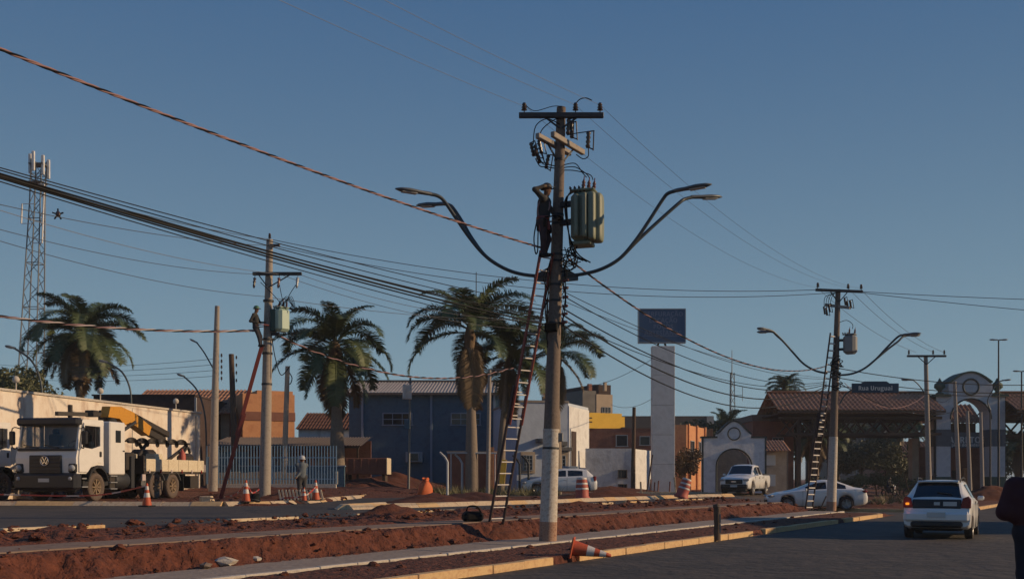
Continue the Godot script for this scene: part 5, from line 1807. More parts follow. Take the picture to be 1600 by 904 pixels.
	put("bracket_arm", st, M.arm, sg)
	letters(sg, "Rua Uruguai", c + Vector3(0, -0.01, 0.027), 0.2, M.white_letters)
	var foot := on(1264, 46.6)
	ladder("ladder with bright rungs leaning on the pole beside the sedan", foot, at(1301, 520, 45.4), Vector3(0.8, 0, -0.5), 0.44, 27, M.ladder_dark, M.rung, 0.5, 0.036)

func lattice_tower():
	var d := 120.0
	var base := on(42, d)
	base.y = 0.8
	var t := thing("lattice_tower", "tall steel lattice telecom tower with white panel antennas", "tower", base)
	var hgt := at(60, 250, d).y - base.y
	var lean := at(60, 250, d).x - base.x
	var corner := func(k: int, f: float) -> Vector3:
		var w := lerpf(1.3, 0.62, clampf(f * 1.15, 0, 1))
		var c := [Vector3(-1, 0, -1), Vector3(1, 0, -1), Vector3(1, 0, 1), Vector3(-1, 0, 1)]
		return Vector3(lean * f, hgt * f, 0) + c[k] * w
	for k in 4:
		var st := S()
		tube(st, [corner.call(k, 0.0), corner.call(k, 0.87), corner.call(k, 1.0)], 0.075, 6)
		put("leg", st, M.steel, t)
	for k in 4:
		var st := S()
		for i in 22:
			var a := i / 22.0
			var b := (i + 1) / 22.0
			bar(st, corner.call(k, a if i % 2 else b), corner.call((k + 1) % 4, b if i % 2 else a), 0.06, 0.06)
			if i % 3 == 0: bar(st, corner.call(k, a), corner.call((k + 1) % 4, a), 0.08, 0.08)
		put("bracing", st, M.steel, t)
	for q in [[-0.75, 0.97, 0.5], [0.8, 0.965, 0.6], [0.95, 0.96, -0.5], [-0.2, 0.975, 0.9]]:
		var st := S()
		box(st, Vector3(lean * q[1] + q[0], hgt * q[1] + 0.6, q[2]), Vector3(0.36, 2.3, 0.25), 0.06)
		put("panel_antenna", st, M.white_wall, t)
	var st := S()
	box(st, Vector3(lean * 0.985, hgt * 0.985, 0), Vector3(1.7, 0.12, 1.7))
	box(st, Vector3(lean * 0.93, hgt * 0.93, 0), Vector3(1.6, 0.1, 1.6))
	put("platform", st, M.steel, t)
	for q in [[1.1, 0.74, 0.92], [-1.4, 0.80, 0.86]]:
		st = S()
		tube(st, [Vector3(lean * q[1] + q[0], hgt * q[1], 0.8), Vector3(lean * q[2] + q[0], hgt * q[2], 0.8)], 0.1, 6)
		bar(st, Vector3(lean * q[1] + q[0], hgt * q[1], 0.8), Vector3(lean * q[1], hgt * q[1], 0.8), 0.07, 0.07)
		bar(st, Vector3(lean * q[2] + q[0], hgt * q[2], 0.8), Vector3(lean * q[2], hgt * q[2], 0.8), 0.07, 0.07)
		put("side_pipe", st, M.white_wall, t)

func radio_mast():
	var d := 135.0
	var base := on(1144, d)
	var t := thing("radio_mast", "thin lattice radio mast behind the arched gateway", "mast", base)
	var h0 := at(1144, 582, d).y - base.y
	var h1 := at(1144, 547, d).y - base.y
	for k in 3:
		var st := S()
		var a := TAU * k / 3
		tube(st, [Vector3(cos(a), 0, sin(a)) * 0.6, Vector3(cos(a) * 0.3, h0, sin(a) * 0.3)], 0.06, 5)
		put("leg", st, M.steel, t)
		st = S()
		var b := TAU * (k + 1) / 3
		for i in 14:
			var f := i / 14.0
			var g := (i + 1) / 14.0
			bar(st, Vector3(cos(a) * lerpf(0.6, 0.3, f), h0 * f, sin(a) * lerpf(0.6, 0.3, f)), Vector3(cos(b) * lerpf(0.6, 0.3, g), h0 * g, sin(b) * lerpf(0.6, 0.3, g)), 0.05, 0.05)
		put("bracing", st, M.steel, t)
	var st := S()
	tube(st, [Vector3(0, h0 - 0.3, 0), Vector3(0, h1, 0)], [0.07, 0.04], 6)
	bar(st, Vector3(0, h0 * 0.8, 0), Vector3(1.4, h0 * 0.8, 0), 0.06, 0.06)
	tube(st, [Vector3(1.4, h0 * 0.75, 0), Vector3(1.4, h0 * 0.88, 0)], 0.04, 5)
	put("whip", st, M.steel, t)

func sign_pillar():
	var d := 68.0
	var base := on(1037, d)
	base.y -= 0.1
	var t := thing("sign_pillar", "tall plain white concrete pillar of the roadside sign", "pillar", base)
	var h := at(1037, 540, d).y - base.y
	# rendered blocks with open joints
	var n := 5
	for k in n:
		var st := S()
		var y0 := h * k / n
		var y1 := h * (k + 1) / n
		box(st, Vector3(0, (y0 + y1) / 2, -0.35), Vector3(1.5, y1 - y0 - 0.012, 0.75), 0.012)
		put("block", st, M.pillar, t)
	var st := S()
	tube(st, smoothpath([Vector3(-0.35, h, -0.3), Vector3(-0.3, h + 0.2, -0.3), Vector3(-0.3, h + 0.3, -0.3)], 3), 0.07, 6)
	tube(st, smoothpath([Vector3(0.2, h, -0.3), Vector3(0.12, h + 0.2, -0.3), Vector3(0.1, h + 0.3, -0.3)], 3), 0.07, 6)
	put("support", st, M.steel_dark, t)
	var sg := thing("billboard", "blue billboard with faded lettering on top of white pillar", "billboard", base + Vector3(0, h + 0.25, -0.3))
	st = S()
	box(st, Vector3(-0.08, 1.1, 0), Vector3(3.1, 2.2, 0.3), 0.02)
	put("panel", st, M.sign_blue, sg)
	st = S()
	var w := 1.56
	box(st, Vector3(-0.08, 2.22, 0.0), Vector3(3.16, 0.06, 0.36)); box(st, Vector3(-0.08, -0.02, 0.0), Vector3(3.16, 0.06, 0.36))
	box(st, Vector3(-0.08 + w, 1.1, 0.0), Vector3(0.06, 2.17, 0.358)); box(st, Vector3(-0.08 - w, 1.1, 0.0), Vector3(0.06, 2.17, 0.358))
	put("frame", st, M.galvan, sg)
	var texts := ["PERFURAÇÃO", "LOCAÇÃO", "POÇOS", "ARTESIANOS"]
	for k in 4:
		letters(sg, texts[k], Vector3(0.0, 1.88 - k * 0.42, 0.152), 0.32, M.sign_letters, 0.0, 2.7)
	st = S()
	box(st, Vector3(-0.05, 0.42, 0.153), Vector3(2.7, 0.05, 0.01))
	put("rule", st, M.sign_letters, sg)

# ---------------------------------------------------------------- wires
func wire(called: String, label: String, a: Vector3, b: Vector3, s: float, r: float, m: Material, group: String, cat := "wire"):
	var st := S()
	tube(st, sag(a, b, s, 30), r, 5)
	var o := put(called, st, m)
	tag(o, label, cat, group)
	return o

func twisted(label: String, a: Vector3, b: Vector3, s: float, r: float, pitch: float, mats: Array, n: int, group := "twisted power cables"):
	var t := thing("twisted_cable", label, "cable", Vector3.ZERO, 0.0, group)
	var line := sag(a, b, s, n)
	var length := a.distance_to(b)
	for k in mats.size():
		var pts := []
		for i in line.size():
			var f := float(i) / n
			var ang := f * length / pitch * TAU + TAU * k / mats.size()
			var dir := (b - a).normalized()
			var x := dir.cross(Vector3.UP).normalized()
			var y := x.cross(dir)
			pts.append(line[i] + (x * cos(ang) + y * sin(ang)) * r * 0.95)
		var st := S()
		tube(st, pts, r * 0.92, 6)
		put("strand", st, mats[k], t)

func build_wires():
	var D1 := 23.1
	var D3 := 45.7
	# high voltage wires from the main crossarm towards and past the viewer
	var gh := "thin high voltage wires"
	for k in 3:
		var a := at([822, 898, 938][k], [167, 163, 164][k], D1)
		var v := at([440, 540, 604][k], 0, [14.6, 14.9, 15.0][k])
		var e := a + (v - a) * 1.9
		e.y += 0.2
		wire("power_wire", ["thin wire from the main crossarm's left insulator to the top edge", "thin wire from the main crossarm's middle insulator to the top edge", "thin wire from the main crossarm's right insulator to the top edge"][k], a, e, 0.12, 0.004, M.alu_wire, gh)
		var b := at([1277, 1325, 1345][k], [449, 449, 451][k], D3)
		wire("power_wire", ["lowest thin wire between the two lamp bearing poles' crossarms", "middle thin wire between the two lamp bearing poles' crossarms", "highest thin wire between the two lamp bearing poles' crossarms"][k], a, b, 0.75, 0.0042, M.wire, gh)
		var c := at([1432, 1460, 1475][k], [550, 550, 550][k], 55.0)
		wire("power_wire", ["thin wire from far lamp pole to the crossarm pole's left insulator", "thin wire from far lamp pole to the crossarm pole's middle insulator", "thin wire from far lamp pole to the crossarm pole's right insulator"][k], b, c, 0.35, 0.009, M.wire, gh)
	# big twisted cable along the main line
	var ta := at(850, 388, D1 - 0.15)
	var te := at(0, 54, 12.0)
	twisted("thick pink and black twisted cable from upper left edge to main pole", ta, ta + (te - ta) * 1.35, 0.22, 0.0125, 0.6, [M.cable_pink, M.cable, M.cable_pink], 300)
	twisted("twisted cable sagging from main pole across the blue billboard", at(888, 404, D1), at(1290, 572, D3), 1.05, 0.014, 0.8, [M.cable_pink, M.cable, M.cable_grey], 220)
	# clip dangling on it
	# telecom bundle
	var gt := "telecom cables on the main poles"
	var ends := [[0, 257, 500, 0.013], [0, 260.5, 506, 0.018], [0, 264, 511, 0.013], [0, 262, 496, 0.012]]
	for k in 4:
		var a := at(850, ends[k][2], D1 - 0.2)
		var e := at(0, ends[k][1], 12.1)
		wire("telecom_cable", ["uppermost thick black cable of the bundle from left edge to main pole", "thickest black cable of the bundle from left edge to main pole", "lowest thick black cable of the bundle from left edge to main pole", "thick cable tucked inside the bundle from left edge to main pole"][k], a, a + (e - a) * 1.3, 0.15, ends[k][3], M.cable if k % 2 == 0 else M.cable_grey, gt, "cable")
	for k in 3:
		var a := at(850, [478, 490, 520][k], D1 - 0.2)
		var e := at(0, [249, 253, 270][k], [12.4, 12.5, 11.8][k])
		wire("telecom_cable", ["thin cable above the black bundle, upper of two", "thin cable above the black bundle, lower of two", "thin cable just below the black bundle"][k], a, a + (e - a) * 1.3, 0.14, 0.008, M.cable_grey, gt, "cable")
	for k in 7:
		var a := at(880, [455, 462, 470, 482, 492, 500, 508][k], D1 - 0.05)
		var b := at(1292, [592, 596, 590, 600, 603, 598, 605][k], D3)
		wire("telecom_cable", "black telecom cable sagging between the two lamp poles", a, b, [0.5, 0.75, 0.35, 0.9, 1.15, 0.7, 1.35][k], [0.009, 0.012, 0.007, 0.016, 0.02, 0.011, 0.018][k], M.cable if k % 2 else M.cable_grey, gt, "cable")
	for k in 4:
		var a := at(1310, [575, 590, 597, 603][k], D3)
		var b := at([1640, 1640, 1500, 1640][k], [600, 612, 640, 618][k], [52, 52, 70, 58][k])
		wire("telecom_cable", ["highest cable leaving the far lamp pole to the right", "second cable leaving the far lamp pole to the right", "cable from the far lamp pole dropping to the portal arch", "lowest cable leaving the far lamp pole to the right"][k], a, b, [0.3, 0.3, 0.8, 0.2][k], 0.02, M.cable, gt, "cable")
	# cross wires from second pole to far lamp pole and beyond
	var gc := "cross wires between second and far lamp pole"
	for k in 2:
		var a := at([424, 430][k], [374, 384][k], 41.5)
		var b := at([1290, 1330][k], [452, 455][k], D3)
		wire("cross_wire", ["upper long wire crossing behind the main pole", "lower long wire crossing behind the main pole"][k], a, b, [0.75, 0.95][k], 0.014, M.wire, gc)
		wire("cross_wire", ["upper wire leaving the far lamp pole to the right edge", "lower wire leaving the far lamp pole to the right edge"][k], b, at(1680, [470, 491][k], 44.0), 0.05, 0.014, M.wire, gc)
		var e := at(0, [257, 305][k], 27.5)
		wire("cross_wire", ["topmost wire from left edge to the mint transformer's pole", "second wire from left edge to the mint transformer's pole"][k], a, a + (e - a) * 1.3, 0.35, 0.011, M.wire, gc)
	# second line: crossarm wires to the left edge
	var g2 := "wires of the mint transformer's pole"
	for k in 3:
		var a := at([400, 436, 466][k], 428, 41.3)
		var e := at(0, [342, 312, 360][k], 27.5)
		if k == 2: a = at(412, 463, 41.3)
		wire("power_wire", ["wire from left edge to the second crossarm's left end", "pale wire from left edge past the spacer to the second crossarm", "lowest thin wire from left edge to the second pole"][k], a, a + (e - a) * 1.3, 0.4, 0.010, M.alu_wire if k == 1 else M.wire, g2)
		if k < 2:
			wire("power_wire", ["wire from second crossarm running right behind the palms", "lower wire from second crossarm running right behind the palms"][k], at([436, 466][k], 428, 41.3), at([850, 850][k], [515, 500][k], 50.0), 0.5, 0.011, M.wire, g2)
	wire("power_wire", "thin wire running level behind the round palm", at(412, 463, 41.3), at(860, 500, 60), 0.3, 0.012, M.wire, g2)
	twisted("red and white twisted cable from left edge to second pole", at(402, 516, 41.2), at(-150, 470, 33.0), 0.35, 0.028, 1.1, [M.cable_pink, M.tape_white, M.cable], 120)
	twisted("reddish twisted cable from second pole down to the palm posts", at(438, 526, 41.2), at(802, 574, 54.0), 1.05, 0.026, 1.0, [M.cable_pink, M.cable], 140)
	# spacer on the pale wire
	var sp := thing("wire_spacer", "small black spacer clamp hanging on the pale wire", "spacer", at(90, 335, 30.0))
	var st := S()
	for k in 5:
		var a := TAU * k / 5 + 0.3
		bar(st, Vector3.ZERO, Vector3(cos(a), sin(a), 0.1) * 0.17, 0.035, 0.035)
	put("arms", st, M.cable, sp)
	st = S()
	lathe(st, [[0, -0.08], [0.07, -0.05], [0.08, 0.03], [0.04, 0.09], [0, 0.1]], 8)
	put("hub", st, M.porcelain, sp)
	# thin distant lines low on the left
	for k in 4:
		wire("far_wire", ["highest faint distant wire strung low behind the skirted palm", "second highest faint wire behind the skirted palm", "second lowest faint wire behind the skirted palm", "lowest faint distant wire strung low behind the skirted palm"][k], at(-40, 566 + k * 6, 80), at(338, 560 + k * 9, 52), 0.4, 0.012, M.wire, "faint distant wires")
	wire("far_wire", "drooping service wire from white corner building to sign pillar", at(893, 608, 69), at(1020, 560, 66), 0.4, 0.016, M.wire, "faint distant wires")
	wire("far_wire", "service wire from sign pillar to the yellow shop", at(1020, 622, 68), at(955, 632, 82), 0.4, 0.016, M.wire, "faint distant wires")
	wire("far_wire", "service wire dropping across the portal's tiled roof", at(1320, 598, D3), at(1446, 617, 55), 0.9, 0.014, M.cable_pink, "faint distant wires")
	wire("far_wire", "service wire from crossarm pole into the portal arch", at(1450, 612, 55), at(1498, 600, 76), 0.9, 0.016, M.cable, "faint distant wires")

# ---------------------------------------------------------------- vehicles
func wheel(parent: Node, c: Vector3, r: float, w: float, side: float, tyre_m: Material, rim_m: Material, spokes := 5, rim_share := 0.66):
	var xf := Transform3D(Basis(Vector3(0, 0, 1), -side * PI / 2), c)   # local y points outwards
	var st := S()
	var h := w / 2
	lathe(st, [[r * rim_share, -h], [r * 0.93, -h], [r, -h * 0.7], [r, h * 0.7], [r * 0.94, h], [r * rim_share, h * 0.92], [r * rim_share, h * 0.3]], 26, xf)
	var o := put("wheel", st, tyre_m, parent)
	st = S()
	lathe(st, [[r * rim_share, h * 0.93], [r * rim_share * 0.93, h * 0.9], [r * rim_share * 0.9, h * 0.35], [0.0, h * 0.3]], 22, xf)
	var hub := r * 0.16
	lathe(st, [[hub, h * 0.3], [hub, h * 0.75], [0, h * 0.8]], 12, xf)
	for k in spokes:
		var a := TAU * k / spokes
		var d := xf.basis * Vector3(cos(a), 0, sin(a))
		var y := xf.basis.y
		bar(st, c + y * h * 0.62 + d * hub * 0.8, c + y * h * 0.72 + d * r * rim_share * 0.93, r * 0.13, r * 0.1)
	put("rim", st, rim_m, o)

func interp(keys: Array, t: float, col: int) -> float:
	for i in keys.size() - 1:
		if t <= keys[i + 1][0]:
			var f: float = (t - keys[i][0]) / maxf(1e-6, keys[i + 1][0] - keys[i][0])
			return lerpf(keys[i][col], keys[i + 1][col], f)
	return keys[-1][col]

# a car body lofted along its length. forward is -z. keys: [t, bottom, belt, top, half width at belt, half width at top]
# o: windscreen [t0,t1], rear [t0,t1], sides [[t0,t1],...], wheels [t,t], wr
func car_body(t: Node3D, keys: Array, o: Dictionary, body_m: Material, glass_m: Material):
	var ts := []
	var L: float = keys[-1][0]
	for k in keys: ts.append(k[0])
	var v := 0.0
	while v < L:
		ts.append(v)
		v += 0.11
	for k in o.wheels:
		for q in [-1.12, -1.0, -0.8, -0.5, 0.0, 0.5, 0.8, 1.0, 1.12]: ts.append(k + q * (o.wr + 0.05))
	for w in o.sides + [o.windscreen, o.rear]: ts.append_array([w[0], w[1]])
	ts.sort()
	var stations := []
	for x in ts:
		if x >= 0.0 and x <= L and (stations.is_empty() or x - stations[-1] > 0.012): stations.append(x)
	if L - stations[-1] > 0.001: stations.append(L)
	var rings := []
	for x in stations:
		var yb := interp(keys, x, 1)
		var belt := interp(keys, x, 2)
		var top := interp(keys, x, 3)
		var w := interp(keys, x, 4)
		var wt := interp(keys, x, 5)
		for k in o.wheels:
			var q: float = absf(x - k) / (o.wr + 0.05)
			if q < 1.0: yb = maxf(yb, o.wr + (o.wr + 0.05) * sqrt(1.0 - q * q))
		var lo := minf(yb, belt - 0.08)
		var mid := lerpf(lo, belt, 0.5)
		var edge := top - minf(0.05, (top - belt) * 0.5)
		var p := [[0.0, lo + 0.02], [w * 0.86, lo + 0.01], [w * 0.975, lo + minf(0.07, (belt - lo) * 0.3)], [w * 1.0, mid], [w * 0.992, lerpf(mid, belt, 0.6)], [w * 0.965, belt]]
		for f in [0.14, 0.88]:
			p.append([lerpf(w * 0.955, wt, f), lerpf(belt, edge, f)])
		p.append([wt, edge]); p.append([wt * 0.9, lerpf(edge, top, 0.75)]); p.append([wt * 0.55, top + 0.012]); p.append([0.0, top + 0.02])
		var ring := []
		for q in p: ring.append(Vector3(q[0], q[1], x))
		rings.append(ring)
	var stb := S()
	var glass := {"windscreen": S(), "rear_window": S()}
	var used := {}
	for i in stations.size() - 1:
		var m: float = (stations[i] + stations[i + 1]) / 2
		for j in 11:
			var which := ""
			var tall: bool = rings[i][8].y - rings[i][5].y > 0.05 and rings[i + 1][8].y - rings[i + 1][5].y > 0.05
			if j == 6 and tall:
				for n in o.sides.size():
					if m > o.sides[n][0] and m < o.sides[n][1]: which = "side_window_%d" % n
			if j >= 9 and m > o.windscreen[0] and m < o.windscreen[1]: which = "windscreen"
			if j >= 9 and m > o.rear[0] and m < o.rear[1]: which = "rear_window"
			for s in [1.0, -1.0]:
				var k: String = which
				if which.begins_with("side"): k = which + ("l" if s > 0 else "r")
				var st: SurfaceTool = stb
				if which != "":
					if not glass.has(k): glass[k] = S()
					st = glass[k]
					used[k] = true
				st.set_smooth_group(1 if j < 5 else (2 if j >= 8 else 3))
				var f := Vector3(s, 1, 1)
				var a: Vector3 = rings[i][j] * f
				var b: Vector3 = rings[i + 1][j] * f
				var c: Vector3 = rings[i + 1][j + 1] * f
				var d: Vector3 = rings[i][j + 1] * f
				if s > 0: quad(st, a, b, c, d)
				else: quad(st, d, c, b, a)
	stb.set_smooth_group(-1)
	for e in [0, stations.size() - 1]:
		for j in 11:
			for s in [1.0, -1.0]:
				var f := Vector3(s, 1, 1)
				var c := Vector3(0, (rings[e][0].y + rings[e][11].y) / 2, rings[e][0].z)
				if (s > 0) == (e == 0): tri(stb, c, rings[e][j] * f, rings[e][j + 1] * f)
				else: tri(stb, c, rings[e][j + 1] * f, rings[e][j] * f)
	put("body", stb, body_m, t)
	for k in used: put("side_window" if k.begins_with("side") else k, glass[k], glass_m, t)
	# dark floor pan that closes the wheel arches
	var st := S()
	var w0: float = keys[int(keys.size() / 2.0)][4]
	box(st, Vector3(0, 0.42, L / 2), Vector3(w0 * 1.45, 0.42, L * 0.93), 0.05)
	put("underbody", st, M.black_plastic, t)

func car_bits(t: Node3D, o: Dictionary, w: float, L: float):
	for x in o.wheels:
		for s in [-1.0, 1.0]:
			wheel(t, Vector3(s * (w - 0.115), o.wr, x), o.wr, 0.2, s, M.tyre, M.rim if not o.get("dark_rims", false) else M.steel_dark, 5)
	for s in [-1.0, 1.0]:
		var st := S()
		box(st, Vector3(s * (w + 0.07), o.mirror[1], o.mirror[0]), Vector3(0.17, 0.12, 0.09), 0.03)
		put("mirror", st, o.get("mirror_m", M.white_paint), t)
		for h in o.handles:
			st = S()
			box(st, Vector3(s * (w + 0.004), h[1], h[0]), Vector3(0.03, 0.03, 0.17), 0.01)
			put("door_handle", st, M.white_paint if not o.get("dark_handles", false) else M.black_plastic, t)
		for q in o.seams:
			st = S()
			box(st, Vector3(s * (w * 0.995 - 0.006), (q[1] + q[2]) / 2, q[0]), Vector3(0.018, q[2] - q[1], 0.012))
			put("door_seam", st, M.black_plastic, t)

func hatchback(label: String, where: Vector3, turn: float) -> Node3D:
	var t := thing("hatchback_car", label, "car", where, turn, "white cars")
	var keys := [[0.0, 0.34, 0.58, 0.62, 0.56, 0.40], [0.08, 0.24, 0.66, 0.70, 0.72, 0.55], [0.35, 0.2, 0.78, 0.83, 0.81, 0.62], [0.95, 0.18, 0.90, 0.97, 0.85, 0.68], [1.10, 0.18, 0.92, 1.03, 0.85, 0.68], [1.85, 0.18, 0.95, 1.42, 0.855, 0.6], [2.25, 0.18, 0.96, 1.47, 0.855, 0.6], [3.0, 0.18, 0.99, 1.465, 0.85, 0.59], [3.6, 0.2, 1.03, 1.41, 0.84, 0.57], [3.98, 0.25, 1.0, 1.06, 0.80, 0.62], [4.08, 0.27, 0.9, 0.95, 0.77, 0.64], [4.16, 0.33, 0.72, 0.78, 0.70, 0.58]]
	var o := {"windscreen": [1.12, 1.83], "rear": [3.62, 3.95], "sides": [[1.45, 2.42], [2.52, 3.35]], "wheels": [0.82, 3.38], "wr": 0.315, "mirror": [1.42, 1.0], "handles": [[2.35, 0.85], [3.2, 0.88]], "seams": [[1.35, 0.28, 0.9], [2.47, 0.26, 0.93]]}
	car_body(t, keys, o, M.white_paint, M.glass_dark)
	car_bits(t, o, 0.855, 4.16)
	for s in [-1.0, 1.0]:
		var st := S()
		box(st, Vector3(s * 0.66, 0.68, 0.16), Vector3(0.26, 0.12, 0.34), 0.05, Basis(Vector3.UP, -s * 0.55))
		put("headlight", st, M.headlight, t)
		st = S()
		box(st, Vector3(s * 0.73, 0.9, 4.0), Vector3(0.16, 0.3, 0.2), 0.05, Basis(Vector3.UP, s * 0.4))
		put("tail_light", st, M.tail_red, t)
	part_box("grille", t, Vector3(-0.5, 0.36, -0.03), Vector3(0.5, 0.5, 0.05), M.black_plastic, 0.02)
	part_box("number_plate", t, Vector3(-0.2, 0.62, 4.13), Vector3(0.2, 0.75, 4.17), M.plate)
	part_box("rear_spoiler", t, Vector3(-0.52, 1.40, 3.5), Vector3(0.52, 1.44, 3.74), M.white_paint, 0.015)
	return t

func build_vehicles():
	hatchback("white hatchback parked side on behind the main pole", on(874, 57.8, 0.02) - Vector3(2.08, 0, 0), PI / 2)
	sedan()
	pickup()
	rear_hatch()
	truck()
	motorcycle()

func sedan():
	var d := 49.4
	var c := on(1273, d, 0.02)
	var turn := PI / 2 - 0.12
	var t := thing("sedan_car", "white sedan side on behind the pole with the street sign", "car", c + Basis(Vector3.UP, turn) * Vector3(0, 0, -2.3), turn, "white cars")
	var keys := [[0.0, 0.34, 0.56, 0.60, 0.60, 0.42], [0.1, 0.22, 0.66, 0.70, 0.76, 0.55], [0.5, 0.18, 0.78, 0.84, 0.86, 0.66], [1.2, 0.17, 0.89, 0.96, 0.89, 0.70], [1.4, 0.17, 0.91, 1.03, 0.89, 0.70], [2.2, 0.17, 0.93, 1.38, 0.89, 0.61], [2.65, 0.17, 0.95, 1.44, 0.89, 0.60], [3.2, 0.17, 0.97, 1.41, 0.885, 0.59], [4.1, 0.2, 1.0, 1.08, 0.87, 0.64], [4.42, 0.24, 0.97, 1.04, 0.83, 0.66], [4.56, 0.3, 0.86, 0.92, 0.78, 0.62], [4.64, 0.36, 0.66, 0.72, 0.70, 0.56]]
	var o := {"windscreen": [1.42, 2.2], "rear": [3.25, 4.05], "sides": [[1.75, 2.72], [2.80, 3.62]], "wheels": [0.93, 3.63], "wr": 0.325, "mirror": [1.75, 0.98], "handles": [[2.65, 0.84], [3.5, 0.87]], "seams": [[1.62, 0.28, 0.9], [2.76, 0.26, 0.93]]}
	car_body(t, keys, o, M.white_paint, M.glass_dark)
	car_bits(t, o, 0.89, 4.64)
	for s in [-1.0, 1.0]:
		var st := S()
		box(st, Vector3(s * 0.7, 0.68, 0.2), Vector3(0.3, 0.1, 0.38), 0.04, Basis(Vector3.UP, -s * 0.6))
		put("headlight", st, M.headlight, t)
		st = S()
		box(st, Vector3(s * 0.74, 0.9, 4.45), Vector3(0.22, 0.12, 0.3), 0.04, Basis(Vector3.UP, s * 0.45))
		put("tail_light", st, M.tail_red, t)
	part_box("number_plate", t, Vector3(-0.2, 0.6, 4.61), Vector3(0.2, 0.73, 4.65), M.plate)
	part_box("grille", t, Vector3(-0.55, 0.33, -0.03), Vector3(0.55, 0.5, 0.06), M.black_plastic, 0.02)

func pickup():
	var d := 60.0
	var b := deg_to_rad(27.0)
	var front := on(1147, d - 1.0, 0.02)
	var t := thing("pickup_truck", "white pickup facing the viewer before the arched gateway", "pickup", front, PI - b, "white cars")
	var keys := [[0.0, 0.48, 0.80, 0.86, 0.70, 0.55], [0.08, 0.38, 0.94, 0.99, 0.82, 0.66], [0.5, 0.34, 1.04, 1.11, 0.90, 0.74], [1.15, 0.33, 1.09, 1.17, 0.92, 0.76], [1.3, 0.33, 1.1, 1.22, 0.92, 0.74], [1.95, 0.33, 1.12, 1.72, 0.92, 0.66], [2.4, 0.33, 1.12, 1.80, 0.92, 0.65], [3.2, 0.33, 1.13, 1.77, 0.92, 0.64], [3.5, 0.33, 1.14, 1.30, 0.92, 0.76], [3.56, 0.33, 1.14, 1.2, 0.92, 0.84], [5.1, 0.4, 1.15, 1.2, 0.91, 0.84], [5.3, 0.5, 1.13, 1.17, 0.88, 0.8]]
	var o := {"windscreen": [1.32, 1.97], "rear": [3.22, 3.48], "sides": [[1.6, 2.42], [2.5, 3.18]], "wheels": [0.95, 4.15], "wr": 0.38, "mirror": [1.55, 1.2], "handles": [[2.35, 1.0], [3.15, 1.02]], "seams": [[1.45, 0.45, 1.08], [2.46, 0.42, 1.1], [3.5, 0.42, 1.12]], "dark_handles": true}
	car_body(t, keys, o, M.white_paint, M.glass_dark)
	car_bits(t, o, 0.92, 5.3)
	for s in [-1.0, 1.0]:
		var st := S()
		box(st, Vector3(s * 0.68, 0.9, 0.1), Vector3(0.34, 0.15, 0.26), 0.05, Basis(Vector3.UP, -s * 0.4))
		put("headlight", st, M.headlight, t)
		part_box("fog_light", t, Vector3(s * 0.62 - 0.1, 0.5, -0.05), Vector3(s * 0.62 + 0.1, 0.6, 0.05), M.headlight, 0.03)
		part_box("bed_rail", t, Vector3(s * 0.8 - 0.04, 1.19, 3.7), Vector3(s * 0.8 + 0.04, 1.25, 5.2), M.black_plastic, 0.01)
		st = S()
		box(st, Vector3(s * 0.95, 0.36, 2.45), Vector3(0.14, 0.06, 1.7), 0.02)
		put("side_step", st, M.black_plastic, t)
	part_box("grille", t, Vector3(-0.5, 0.66, -0.035), Vector3(0.5, 0.92, 0.06), M.black_plastic, 0.03)
	part_box("bumper", t, Vector3(-0.78, 0.4, -0.05), Vector3(0.78, 0.64, 0.1), M.black_plastic, 0.05)
	part_box("number_plate", t, Vector3(-0.2, 0.48, -0.065), Vector3(0.2, 0.6, -0.045), M.plate)
	part_box("bow_badge", t, Vector3(-0.14, 0.76, -0.05), Vector3(0.14, 0.82, -0.03), M.chrome)

